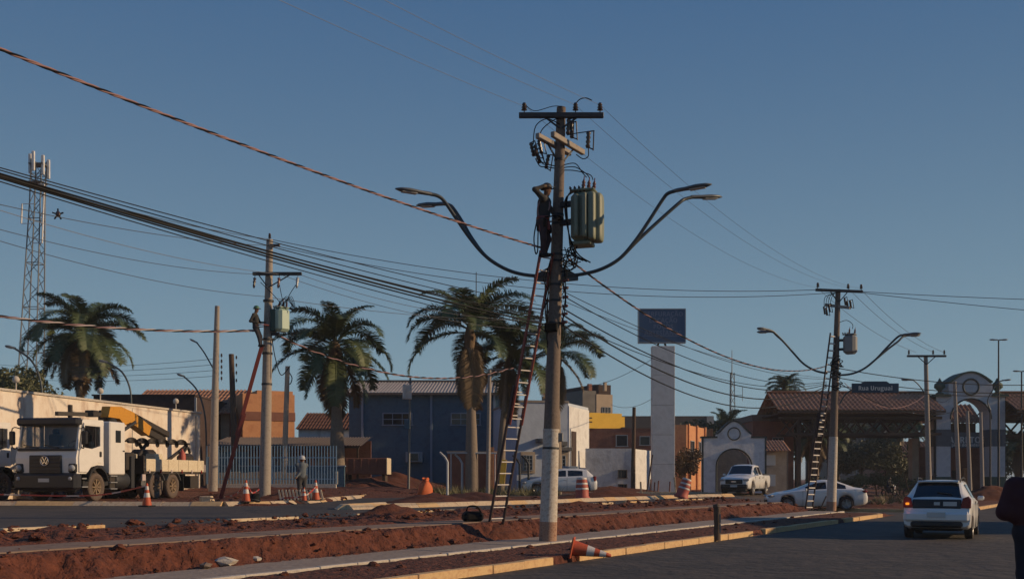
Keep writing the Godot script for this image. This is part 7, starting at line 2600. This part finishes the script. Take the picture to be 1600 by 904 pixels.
	tape("warning tape from leaning ladder's foot to the cone by the pole", [on(350, 40.0, 0.12), on(368, 37.0, 0.25), on(384, 34.9, 0.62), on(394, 36.5, 0.32), on(405, 41.0, 0.4)], "warning tapes")
	tape("warning tape along the striped barrier to the cone", [on(440, 37.0, 0.12), on(475, 36.6, 0.3), on(493, 37.5, 0.62), on(480, 39.0, 0.35)], "warning tapes")
	# kerbside oddments
	p = on(322, 35.5)
	t = thing("cement_block", "pale cement block lying on the earth by the kerb", "block", p)
	part_box("block", t, Vector3(-0.2, 0, -0.15), Vector3(0.2, 0.22, 0.15), M.kerb_pale, 0.02)
	part_box("chipped_corner", t, Vector3(0.2, 0, -0.1), Vector3(0.27, 0.12, 0.12), M.kerb_pale, 0.03)
	p = on(398, 35.3)
	t = thing("dark_bucket", "dark overturned bucket beside the concrete pole's foot", "bucket", p)
	st = S()
	lathe(st, [[0, 0], [0.19, 0], [0.2, 0.03], [0.15, 0.3], [0, 0.3]], 16)
	put("shell", st, M.cable, t)
	st = S()
	tube(st, smoothpath([Vector3(-0.19, 0.05, 0), Vector3(-0.1, 0.1, 0.22), Vector3(0.1, 0.1, 0.22), Vector3(0.19, 0.05, 0)], 4), 0.01, 5)
	put("handle", st, M.steel, t)
	# red dumpster before the navy warehouse
	p = on(535, 63.0)
	t = thing("steel_skip", "dark red steel skip with sunlit end panel by the warehouse", "skip", p + Vector3(0, 0.75, 0))
	part_box("side", t, Vector3(0, 0, -1.6), Vector3(2.75, 1.0, 0), M.brown_wall, 0.02)
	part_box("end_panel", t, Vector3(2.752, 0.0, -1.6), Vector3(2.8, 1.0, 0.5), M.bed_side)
	for k in 6: part_box("rib", t, Vector3(0.2 + k * 0.45, 0.05, 0.0), Vector3(0.28 + k * 0.45, 0.95, 0.05), M.brown_wall)
	for x in [0.15, 2.4]: part_box("leg", t, Vector3(x, -0.8, -1.4), Vector3(x + 0.2, 0.0, -0.2), M.timber)
	# light box sign on the slim post
	t = thing("light_box_sign", "small blank white light box sign on a slim post", "sign", at(636, 612, 59.8))
	st = S()
	box(st, Vector3.ZERO, Vector3(0.5, 0.85, 0.22), 0.02, Basis(Vector3.UP, 0.5))
	put("case", st, M.white_wall, t)
	st = S()
	box(st, Vector3(0.0, -1.9, 0.15), Vector3(0.3, 0.55, 0.2), 0.02)
	bar(st, Vector3(0.2, 0.2, 0), Vector3(0.05, 0.2, 0), 0.05, 0.05)
	put("bracket_box", st, M.navy, t)
	# yard gate posts with bent tops
	var gp := "bent yard fence posts"
	for q in [[699, 757, 53.0, "bent pale fence post at the yard gate's left"], [722, 755, 56.0, "bent grey fence post left of the palm trunk"], [812, 752, 58.0, "dark bent fence post left of the white hatchback"], [826, 750, 58.0, "dark bent fence post nearest the white hatchback"]]:
		p = on(q[0], q[2])
		t = thing("fence_post", q[3], "fence post", p, 0.0, gp)
		st = S()
		tube(st, [Vector3(0, -0.1, 0), Vector3(0, 1.75, 0), Vector3(-0.14, 2.0, 0), Vector3(-0.4, 2.25, 0)], [0.07, 0.065, 0.06, 0.05], 8)
		put("shaft", st, M.fence_white if q[0] < 800 else M.steel_dark, t)
		for k in 3:
			st = S()
			box(st, Vector3(-0.12 - k * 0.1, 2.0 + k * 0.1, 0), Vector3(0.03, 0.03, 0.12))
			put("wire_clip", st, M.steel_dark, t)
	t = thing("yard_rail", "white pipe rail between the bent fence posts", "rail", on(722, 56.0))
	st = S()
	tube(st, [Vector3(-0.8, 2.3, 0.2), Vector3(1.9, 2.3, 0.2)], 0.05, 6)
	put("pipe", st, M.fence_white, t)
	for x in [-0.6, 0.6, 1.8]:
		st = S()
		tube(st, [Vector3(x, 0, 0.2), Vector3(x, 2.3, 0.2)], 0.035, 6)
		put("support", st, M.fence_white, t)
	# yellow A-board by the ladder
	p = on(786, 55.0)
	t = thing("folding_sign", "yellow folding sign board seen through the main ladder", "sign", p + Vector3(0, 0.6, 0))
	st = S()
	box(st, Vector3(0, 0.7, 0), Vector3(0.3, 1.3, 0.04), 0.01, Basis(Vector3(0, 0, 1), -0.1))
	put("board", st, M.yellow_wall, t)
	st = S()
	for x in [-0.15, 0.15]: bar(st, Vector3(x, -0.6, -0.15), Vector3(x, 0.8, -0.03), 0.04, 0.04)
	put("leg", st, M.steel, t)
	# stakes and planks near the pillar
	for q in [[1003, 782, 1001, 752, 50.0, "pale stake leaning on the island before the white wall"], [1010, 762, 1020, 710, 64.0, "dark plank propped against the sign pillar"], [1057, 770, 1054, 745, 55.0, "pale stake next to the tilted barrel"]]:
		p = on(q[0], q[4])
		t = thing("wooden_stake", q[5], "stake", p, 0.0, "loose stakes near the pillar")
		st = S()
		bar(st, Vector3(0, -0.1, 0), at(q[2], q[3], q[4]) - p, 0.1, 0.08, 0.01)
		put("shaft", st, M.wood_pole if q[0] == 1010 else M.kerb_pale, t)
	for q in [[1016, 0.9], [1022, 0.7], [1028, 0.8], [1046, 0.75]]:
		p = on(q[0], 66.0)
		t = thing("rusty_rebar", "short rusty rod sticking up at the sign pillar's foot", "rod", p, 0.0, "rods at the pillar's foot")
		st = S()
		tube(st, [Vector3(0, -0.1, 0), Vector3(0.05, q[1], 0)], 0.05, 6)
		put("rod", st, M.brown_wall, t)
	# dark pole stub in front of white wall
	p = at(989, 718, 70)
	t = concrete_pole("wooden_pole", "dark wooden pole standing before the white yard wall", on(989, 70), at(991, 636, 70), 0.16, 0.12, M.wood_pole)
	# branches by the next island
	p = on(1447, 62)
	t = thing("dead_branch", "bare dead branches heaped at the crossarm pole's foot", "branch", p)
	var g := RandomNumberGenerator.new()
	g.seed = 12
	for k in 9:
		st = S()
		var a := Vector3(g.randf_range(-1.2, 0.8), 0.1, g.randf_range(-0.5, 0.5))
		tube(st, smoothpath([a, a + Vector3(g.randf_range(-0.6, 0.6), g.randf_range(0.5, 1.1), 0), a + Vector3(g.randf_range(-1.0, 1.6), g.randf_range(0.9, 1.7), 0.2)], 4), [0.07, 0.065, 0.06, 0.05, 0.045, 0.04, 0.035, 0.03, 0.02], 5)
		put("stick", st, M.bark, t)
	# crowbar-like debris at far ladder foot
	p = on(1283, 46.2)
	t = thing("bent_board", "splintered dark board propped beside the far ladder's foot", "board", p)
	st = S()
	bar(st, Vector3(-0.1, 0, 0), Vector3(0.25, 0.75, 0), 0.1, 0.04, 0.008)
	put("board", st, M.wood_pole, t)
	st = S()
	bar(st, Vector3(0.3, 0.0, 0.1), Vector3(-0.1, 0.3, 0.0), 0.06, 0.05, 0.008)
	put("strut", st, M.wood_pole, t)

func fence(label: String, a: Vector3, b: Vector3, h: float, step: float, m: Material):
	var t := thing("picket_fence", label, "fence", a)
	var v := b - a
	var n := int(v.length() / step)
	var st := S()
	box(st, Vector3(0, h / 2, 0), Vector3(0.055, h, 0.03), 0.006)
	st.generate_normals()
	var mesh := st.commit()
	for k in n + 1:
		var o := show_mesh("picket", mesh, m, t)
		o.position = v * k / n + Vector3(0, 0.18, 0)
	for y in [0.45, h - 0.45]:
		st = S()
		bar(st, Vector3(0, y, -0.04), v + Vector3(0, y, -0.04), 0.04, 0.06)
		put("rail", st, m, t)
	st = S()
	bar(st, Vector3(0, 0.0, -0.05), v + Vector3(0, 0.0, -0.05), 0.2, 0.34, 0.01)
	put("plinth", st, M.concrete_white, t)
	for f in [0.0, 0.5, 1.0]:
		part_box("post", t, v * f + Vector3(-0.07, 0.17, -0.13), v * f + Vector3(0.07, h * (0.8 if f < 1.0 else 0.42), -0.045), m if f < 1.0 else M.concrete_white)

func tape(label: String, keys: Array, group: String):
	var t := thing("warning_tape", label, "tape", Vector3.ZERO, 0.0, group)
	var pts := smoothpath(keys, 14)
	var pc := 0
	var k := 0
	while pc < pts.size() - 1:
		var e := mini(pc + 2, pts.size() - 1)
		var st := S()
		for i in range(pc, e): bar(st, pts[i], pts[i + 1] + (pts[i + 1] - pts[i]) * 0.01, 0.006, 0.05)
		put("stripe", st, M.tape_red if k % 4 else M.tape_white, t)
		pc = e
		k += 1

# ---------------------------------------------------------------- people
# bones: [a, b, ra, rb, colour]; one continuous surface from a smooth union, meshed as surface nets
func figure(parent: Node, bones: Array, cell: float, fingers: Array):
	var lo := Vector3.ONE * 1e9
	var hi := -lo
	for b in bones:
		var r := maxf(b[2], b[3]) + 0.06
		for p in [b[0], b[1]]:
			lo = lo.min(p - Vector3.ONE * r); hi = hi.max(p + Vector3.ONE * r)
	var n := Vector3i(((hi - lo) / cell).ceil()) + Vector3i.ONE * 2
	var f := PackedFloat32Array(); f.resize(n.x * n.y * n.z); f.fill(0.5)
	var near := PackedFloat32Array(); near.resize(f.size()); near.fill(9.0)
	var col := PackedInt32Array(); col.resize(f.size())
	for bi in bones.size():
		var b = bones[bi]
		var a: Vector3 = b[0]
		var ab: Vector3 = b[1] - b[0]
		var l2 := maxf(ab.length_squared(), 1e-8)
		var r := maxf(b[2], b[3]) + 0.05
		var i0 := Vector3i(((a.min(b[1]) - Vector3.ONE * r - lo) / cell).floor()).max(Vector3i.ZERO)
		var i1 := Vector3i(((a.max(b[1]) + Vector3.ONE * r - lo) / cell).ceil()).min(n - Vector3i.ONE)
		for z in range(i0.z, i1.z + 1):
			for y in range(i0.y, i1.y + 1):
				var row := (z * n.y + y) * n.x
				for x in range(i0.x, i1.x + 1):
					var p := lo + Vector3(x, y, z) * cell
					var t := clampf((p - a).dot(ab) / l2, 0.0, 1.0)
					var d: float = p.distance_to(a + ab * t) - lerpf(b[2], b[3], t)
					var k := row + x
					if d < near[k]:
						near[k] = d
						col[k] = bi
					var h := clampf(0.5 + 0.5 * (f[k] - d) / 0.035, 0.0, 1.0)
					f[k] = lerpf(f[k], d, h) - 0.035 * h * (1.0 - h)
	var st := S()
	st.set_smooth_group(1)
	var ids := {}
	var cnt := 0
	var offs := [0, 1, n.x, n.x + 1, n.x * n.y, n.x * n.y + 1, n.x * n.y + n.x, n.x * n.y + n.x + 1]
	var edges := [[0, 1], [2, 3], [4, 5], [6, 7], [0, 2], [1, 3], [4, 6], [5, 7], [0, 4], [1, 5], [2, 6], [3, 7]]
	for z in n.z - 1:
		for y in n.y - 1:
			for x in n.x - 1:
				var k := (z * n.y + y) * n.x + x
				var c0 := f[k] < 0.0
				var mixed := false
				for o in offs:
					if (f[k + o] < 0.0) != c0:
						mixed = true
						break
				if not mixed: continue
				var s := Vector3.ZERO
				var m := 0
				for e in edges:
					var va := f[k + offs[e[0]]]
					var vb := f[k + offs[e[1]]]
					if (va < 0.0) == (vb < 0.0): continue
					var t := va / (va - vb)
					var pa := Vector3(e[0] & 1, (e[0] >> 1) & 1, (e[0] >> 2) & 1)
					var pb := Vector3(e[1] & 1, (e[1] >> 1) & 1, (e[1] >> 2) & 1)
					s += pa.lerp(pb, t)
					m += 1
				st.set_color(bones[col[k]][4])
				st.add_vertex(lo + (Vector3(x, y, z) + s / m) * cell)
				ids[k] = cnt
				cnt += 1
	var dx := 1
	var dy := n.x
	var dz := n.x * n.y
	for k in ids:
		for ax in [[dx, dy, dz], [dy, dz, dx], [dz, dx, dy]]:
			var a := f[k] < 0.0
			if a == (f[k + ax[0]] < 0.0): continue
			var q := [k, k - ax[1], k - ax[1] - ax[2], k - ax[2]]
			if not (ids.has(q[1]) and ids.has(q[2]) and ids.has(q[3])): continue
			var o := [0, 1, 2, 0, 2, 3] if not a else [0, 2, 1, 0, 3, 2]
			for i in o: st.add_index(ids[q[i]])
	st.generate_normals()
	var mesh := st.commit()
	# fingers join the same surface set
	var s2 := S()
	s2.append_from(mesh, 0, Transform3D.IDENTITY)
	if fingers:
		var s3 := S()
		for fg in fingers:
			s3.set_color(fg[1])
			tube(s3, fg[0], [0.0095, 0.009, 0.008, 0.006], 6)
		s3.generate_normals()
		s2.append_from(s3.commit(), 0, Transform3D.IDENTITY)
	show_mesh("body", s2.commit(), M.people, parent)

func hand(out: Array, wrist: Vector3, dir: Vector3, palm_n: Vector3, curl: float, side: float, c: Color):
	# four fingers and a thumb; dir points from wrist to knuckles
	var d := dir.normalized()
	var nn := (palm_n - d * palm_n.dot(d)).normalized()
	var x := d.cross(nn) * side
	for k in 4:
		var root := wrist + d * 0.085 + x * (k - 1.5) * 0.021
		var l: float = [0.066, 0.078, 0.073, 0.058][k]
		var d1 := (d * cos(curl * 0.5) + nn * sin(curl * 0.5))
		var d2 := (d * cos(curl * 1.3) + nn * sin(curl * 1.3))
		out.append([[root, root + d1 * l * 0.45, root + d1 * l * 0.45 + d2 * l * 0.35, root + d1 * l * 0.45 + d2 * l * 0.35 + (d2 + nn * 0.4).normalized() * l * 0.25], c])
	var r := wrist + d * 0.03 - x * 0.03
	var td := (d * 0.6 - x * 0.7 + nn * 0.3).normalized()
	out.append([[r, r + td * 0.03, r + td * 0.055 + nn * 0.004, r + td * 0.055 + d * 0.022 + nn * 0.01], c])

# j: named joints; w: colours
func person(t: Node3D, j: Dictionary, w: Dictionary, cell: float, thick := 1.0):
	var skin: Color = w.skin
	var B := []
	var up: Vector3 = (j.neck - j.hip).normalized()
	var xs: Vector3 = (j.sr - j.sl).normalized()
	var face: Vector3 = j.face.normalized()
	B.append([j.hip + up * 0.02, j.hip.lerp(j.neck, 0.42), 0.125 * thick, 0.12 * thick, w.shirt])
	B.append([j.hip.lerp(j.neck, 0.42), j.hip.lerp(j.neck, 0.8), 0.125 * thick, 0.13 * thick, w.shirt])
	B.append([j.sl.lerp(j.sr, 0.12), j.sl.lerp(j.sr, 0.88), 0.075, 0.075, w.shirt])
	B.append([j.hl, j.hr, 0.105 * thick, 0.105 * thick, w.pants])
	B.append([j.neck - up * 0.03, j.neck + (j.head - j.neck) * 0.4, 0.058, 0.052, skin])
	var hu: Vector3 = (j.head - j.neck).normalized()
	B.append([j.head - hu * 0.055 + face * 0.02, j.head + hu * 0.03, 0.066, 0.088, skin])
	B.append([j.head + face * 0.085 - hu * 0.02, j.head + face * 0.1 - hu * 0.035, 0.012, 0.014, skin])
	B.append([j.head + face * 0.05 - hu * 0.09, j.head + face * 0.075 - hu * 0.085, 0.03, 0.022, skin])
	var hx := hu.cross(face).normalized()
	for s in [-1.0, 1.0]: B.append([j.head + hx * s * 0.082 + hu * 0.012, j.head + hx * s * 0.084 - hu * 0.025, 0.016, 0.012, skin])
	var fingers := []
	for s in ["l", "r"]:
		B.append([j["s" + s], j["e" + s], 0.062 * thick, 0.05, w.shirt])
		B.append([j["e" + s], j["w" + s], 0.05, 0.036, w.get("forearm", w.shirt)])
		var hd: Vector3 = j.get("d" + s, (j["w" + s] - j["e" + s]).normalized())
		B.append([j["w" + s], j["w" + s] + hd * 0.075, 0.03, 0.036, w.get("glove", skin)])
		hand(fingers, j["w" + s], hd, j.get("p" + s, -xs if s == "r" else xs), j.get("curl", 0.5), 1.0 if s == "r" else -1.0, w.get("glove", skin))
		B.append([j["h" + s], j["k" + s], 0.092 * thick, 0.068, w.pants])
		B.append([j["k" + s], j["a" + s], 0.068, 0.05, w.pants])
		var fd: Vector3 = j.get("f" + s, face)
		fd.y = j.get("toe", 0.0)
		B.append([j["a" + s] - Vector3(0, 0.045, 0) - fd * 0.04, j["a" + s] - Vector3(0, 0.055, 0) + fd * 0.16, 0.05, 0.04, w.boots])
	B.append_array(j.get("extra", []))
	figure(t, B, cell, fingers)

func helmet(t: Node3D, c: Vector3, up: Vector3, face: Vector3, m: Material):
	var st := S()
	var z := (face - up * face.dot(up)).normalized()
	var b := Basis(up.cross(z), up, z)
	lathe(st, [[0.118, 0.01], [0.116, 0.05], [0.095, 0.1], [0.05, 0.128], [0, 0.134]], 18, Transform3D(b, c))
	lathe(st, [[0.145, 0.0], [0.145, 0.012], [0.115, 0.016]], 18, Transform3D(b * Basis.from_scale(Vector3(0.95, 1, 1.15)), c + z * 0.02))
	put("helmet", st, m, t)

func build_people():
	var V := func(x: float, y: float, z: float) -> Vector3: return Vector3(x, y, z)
	var skin := Color(0.16, 0.085, 0.055)
	# 1: lineman on the main pole, facing the pole (to the right), one arm raised to his helmet
	var o := at(846, 402, 22.85)
	var t := thing("person", "lineman in dark workwear atop the main ladder shading his face", "person", o, 0.0, "line workers")
	var j := {"hip": Vector3(0.03, 0.78, 0.03), "neck": Vector3(0.075, 1.31, 0.05), "head": Vector3(0.12, 1.47, 0.06), "face": Vector3(0.9, 0.1, 0.3), "sl": Vector3(0.1, 1.26, -0.13), "sr": Vector3(0.03, 1.26, 0.22), "el": Vector3(0.28, 1.05, -0.2), "wl": Vector3(0.36, 0.92, -0.05), "er": Vector3(-0.16, 1.43, 0.32), "wr": Vector3(0.03, 1.52, 0.25), "hl": Vector3(0.04, 0.76, -0.06), "hr": Vector3(0.02, 0.76, 0.14), "kl": Vector3(0.16, 0.42, -0.08), "kr": Vector3(0.04, 0.38, 0.17), "al": Vector3(0.08, 0.12, -0.08), "ar": Vector3(0.02, 0.06, 0.15), "pr": Vector3(0.2, -0.9, 0), "dr": Vector3(0.75, 0.15, -0.5).normalized(), "curl": 0.5}
	person(t, j, {"skin": skin, "shirt": Color(0.035, 0.032, 0.035), "forearm": Color(0.045, 0.04, 0.04), "pants": Color(0.05, 0.03, 0.032), "boots": Color(0.012, 0.011, 0.011), "glove": Color(0.12, 0.08, 0.05)}, 0.017, 1.2)
	helmet(t, Vector3(0.12, 1.51, 0.06), Vector3(-0.1, 1, 0).normalized(), j.face, M.steel_dark)
	var st := S()
	box(st, Vector3(0.03, 0.84, 0.04), Vector3(0.3, 0.09, 0.4), 0.04)
	put("tool_belt", st, M.ladder_red, t)
	st = S()
	tube(st, smoothpath([Vector3(0.05, 0.84, 0.22), Vector3(0.3, 0.86, 0.25), Vector3(0.48, 0.87, 0.05), Vector3(0.3, 0.86, -0.2), Vector3(0.05, 0.84, -0.16)], 6), 0.018, 6)
	put("climbing_strap", st, M.cable, t)
	st = S()
	tube(st, smoothpath([Vector3(-0.1, 0.8, 0.16), Vector3(-0.17, 0.4, 0.22), Vector3(-0.14, 0.06, 0.22), Vector3(-0.09, 0.1, 0.22), Vector3(-0.08, 0.5, 0.2), Vector3(-0.05, 0.78, 0.18)], 6), 0.016, 6)
	put("hanging_rope", st, M.cable, t)
	for k in 8:
		st = S()
		var a := TAU * k / 8.0
		box(st, Vector3(0.06 + 0.14 * cos(a), 0.62 + 0.05 * (k % 3), 0.05 + 0.2 * sin(a)), Vector3(0.06, 0.2, 0.06), 0.02)
		put("tool_pouch", st, M.ladder_red if k % 2 else M.cable, t)
	st = S()
	for s in [-1.0, 1.0]: tube(st, smoothpath([Vector3(0.02, 0.86, 0.04 + s * 0.1), Vector3(0.18, 1.1, 0.05 + s * 0.1), Vector3(0.07, 1.33, 0.05 + s * 0.09), Vector3(-0.08, 1.1, 0.05 + s * 0.1), Vector3(-0.07, 0.88, 0.04 + s * 0.1)], 5), 0.02, 6)
	put("harness", st, M.cable_pink, t)
	# 2: lineman on the second pole
	o = at(403, 541, 41.1)
	t = thing("person", "lineman with green helmet leaning back from the mint transformer's pole", "person", o, 0.0, "line workers")
	j = {"hip": Vector3(-0.1, 0.78, 0.0), "neck": Vector3(-0.12, 1.3, 0.0), "head": Vector3(-0.07, 1.47, 0.0), "face": Vector3(0.95, 0.0, 0.2), "sl": Vector3(-0.1, 1.25, -0.18), "sr": Vector3(-0.14, 1.25, 0.18), "el": Vector3(0.0, 1.0, -0.26), "wl": Vector3(0.2, 0.98, -0.12), "er": Vector3(-0.26, 0.98, 0.24), "wr": Vector3(0.0, 0.92, 0.2), "hl": Vector3(-0.08, 0.75, -0.09), "hr": Vector3(-0.1, 0.75, 0.09), "kl": Vector3(0.08, 0.42, -0.08), "kr": Vector3(0.04, 0.4, 0.1), "al": Vector3(0.1, 0.1, -0.08), "ar": Vector3(0.1, 0.06, 0.1), "curl": 0.9}
	person(t, j, {"skin": skin, "shirt": Color(0.035, 0.035, 0.032), "pants": Color(0.03, 0.03, 0.04), "boots": Color(0.012, 0.011, 0.011), "glove": Color(0.1, 0.07, 0.045)}, 0.024)
	helmet(t, Vector3(-0.07, 1.51, 0.0), Vector3.UP, j.face, M.helmet_green)
	st = S()
	tube(st, smoothpath([Vector3(-0.1, 0.8, 0.16), Vector3(0.2, 0.84, 0.24), Vector3(0.42, 0.85, 0), Vector3(0.2, 0.84, -0.24), Vector3(-0.1, 0.8, -0.16)], 6), 0.022, 6)
	put("climbing_strap", st, M.ladder_red, t)
	# 3: worker standing behind the tape
	o = on(471, 38.6)
	t = thing("person", "worker in grey blue overalls and pale helmet standing by the striped barrier", "person", o, 0.0, "line workers")
	j = standing(1.66, Vector3(0.5, -0.15, 0.8))
	j.er = j.sr + Vector3(0.14, -0.25, 0.02); j.wr = j.er + Vector3(-0.12, -0.2, 0.16)
	j.el = j.sl + Vector3(-0.16, -0.24, 0.05); j.wl = j.el + Vector3(-0.12, -0.12, 0.2)
	person(t, j, {"skin": skin, "shirt": Color(0.11, 0.13, 0.15), "pants": Color(0.045, 0.045, 0.05), "boots": Color(0.02, 0.015, 0.012)}, 0.024, 1.3)
	helmet(t, j.head + Vector3(0, 0.035, 0), Vector3(0.1, 1, 0.1).normalized(), j.face, M.fence_white)
	st = S()
	lathe(st, [[0.105, -0.13], [0.108, -0.05], [0.1, 0.03]], 14, Transform3D(Basis.from_scale(Vector3(1, 1, 0.9)), j.head - Vector3(0.04, 0, 0.06)))
	put("neck_cape", st, M.fence_blue, t)
	# 4: motorcyclist
	o = on(1390, 92.0, 0.02)
	t = thing("person", "motorcyclist in dark jacket and helmet beneath the portal roof", "person", o, 0.5)
	j = {"hip": Vector3(0, 0.88, -0.15), "neck": Vector3(0, 1.38, 0.0), "head": Vector3(0, 1.56, 0.05), "face": Vector3(0, 0, 1), "sl": Vector3(0.18, 1.33, 0), "sr": Vector3(-0.18, 1.33, 0), "el": Vector3(0.32, 1.1, 0.18), "wl": Vector3(0.32, 1.06, 0.4), "er": Vector3(-0.32, 1.1, 0.18), "wr": Vector3(-0.32, 1.06, 0.4), "hl": Vector3(0.1, 0.86, -0.15), "hr": Vector3(-0.1, 0.86, -0.15), "kl": Vector3(0.22, 0.72, 0.25), "kr": Vector3(-0.22, 0.72, 0.25), "al": Vector3(0.2, 0.36, 0.1), "ar": Vector3(-0.2, 0.36, 0.1), "curl": 1.2}
	person(t, j, {"skin": skin, "shirt": Color(0.03, 0.03, 0.035), "pants": Color(0.03, 0.035, 0.05), "boots": Color(0.012, 0.011, 0.011)}, 0.03)
	helmet(t, Vector3(0, 1.57, 0.05), Vector3.UP, Vector3(0, 0, 1), M.black_plastic)
	# 5: bystander at the right edge, seen from behind, elbow out
	o = Vector3((1618 - 800) / FOCAL * 11.0, 0.012, -11.0)
	t = thing("person", "bystander in dark red jacket at the right edge, elbow out", "person", o)
	j = standing(1.82, Vector3(0.15, 0.0, -1.0))
	var sx: Vector3 = j.sl
	if j.sr.x < j.sl.x: sx = j.sr
	var nm := "r" if j.sr.x < j.sl.x else "l"
	var on_ := "l" if nm == "r" else "r"
	j["e" + nm] = sx + Vector3(-0.13, -0.3, 0.02); j["w" + nm] = j["e" + nm] + Vector3(0.13, 0.12, -0.22)
	j["e" + on_] = j["s" + on_] + Vector3(0.14, -0.28, 0.0); j["w" + on_] = j["e" + on_] + Vector3(-0.13, 0.14, -0.22)
	var jc := Color(0.055, 0.014, 0.016)
	j["extra"] = [[sx + Vector3(-0.02, -0.02, 0), j["e" + nm], 0.095, 0.085, jc], [j["e" + nm] + Vector3(0.02, 0.02, 0), j.hip + Vector3(-0.08, 0.12, 0), 0.09, 0.14, jc], [sx + Vector3(0.04, -0.15, 0.03), j.hip + Vector3(-0.1, 0.2, 0.02), 0.13, 0.15, jc]]
	person(t, j, {"skin": Color(0.12, 0.065, 0.045), "shirt": Color(0.055, 0.014, 0.016), "pants": Color(0.014, 0.015, 0.024), "boots": Color(0.012, 0.011, 0.011)}, 0.016, 1.25)
	st = S()
	lathe(st, [[0.098, -0.02], [0.1, 0.03], [0.085, 0.08], [0.045, 0.108], [0, 0.112]], 16, Transform3D(Basis.IDENTITY, j.head + Vector3(0, 0.015, 0.012)))
	put("hair", st, M.cable, t)

func standing(h: float, face: Vector3) -> Dictionary:
	var k := h / 1.75
	var z := Vector3(face.x, 0, face.z).normalized()
	var x := Vector3.UP.cross(z)   # towards the figure's left
	var f := func(a: float, y: float, b: float) -> Vector3: return (x * a + z * b + Vector3(0, y, 0)) * k
	return {"hip": f.call(0, 0.97, 0), "neck": f.call(0, 1.48, 0), "head": f.call(0, 1.63, 0.025), "face": face, "sl": f.call(0.19, 1.42, 0), "sr": f.call(-0.19, 1.42, 0), "el": f.call(0.25, 1.13, -0.02), "wl": f.call(0.25, 0.87, 0.06), "er": f.call(-0.25, 1.13, -0.02), "wr": f.call(-0.25, 0.87, 0.06), "hl": f.call(0.095, 0.93, 0), "hr": f.call(-0.095, 0.93, 0), "kl": f.call(0.11, 0.5, 0.02), "kr": f.call(-0.11, 0.5, 0.02), "al": f.call(0.12, 0.1, -0.02), "ar": f.call(-0.12, 0.1, -0.02), "curl": 0.5}
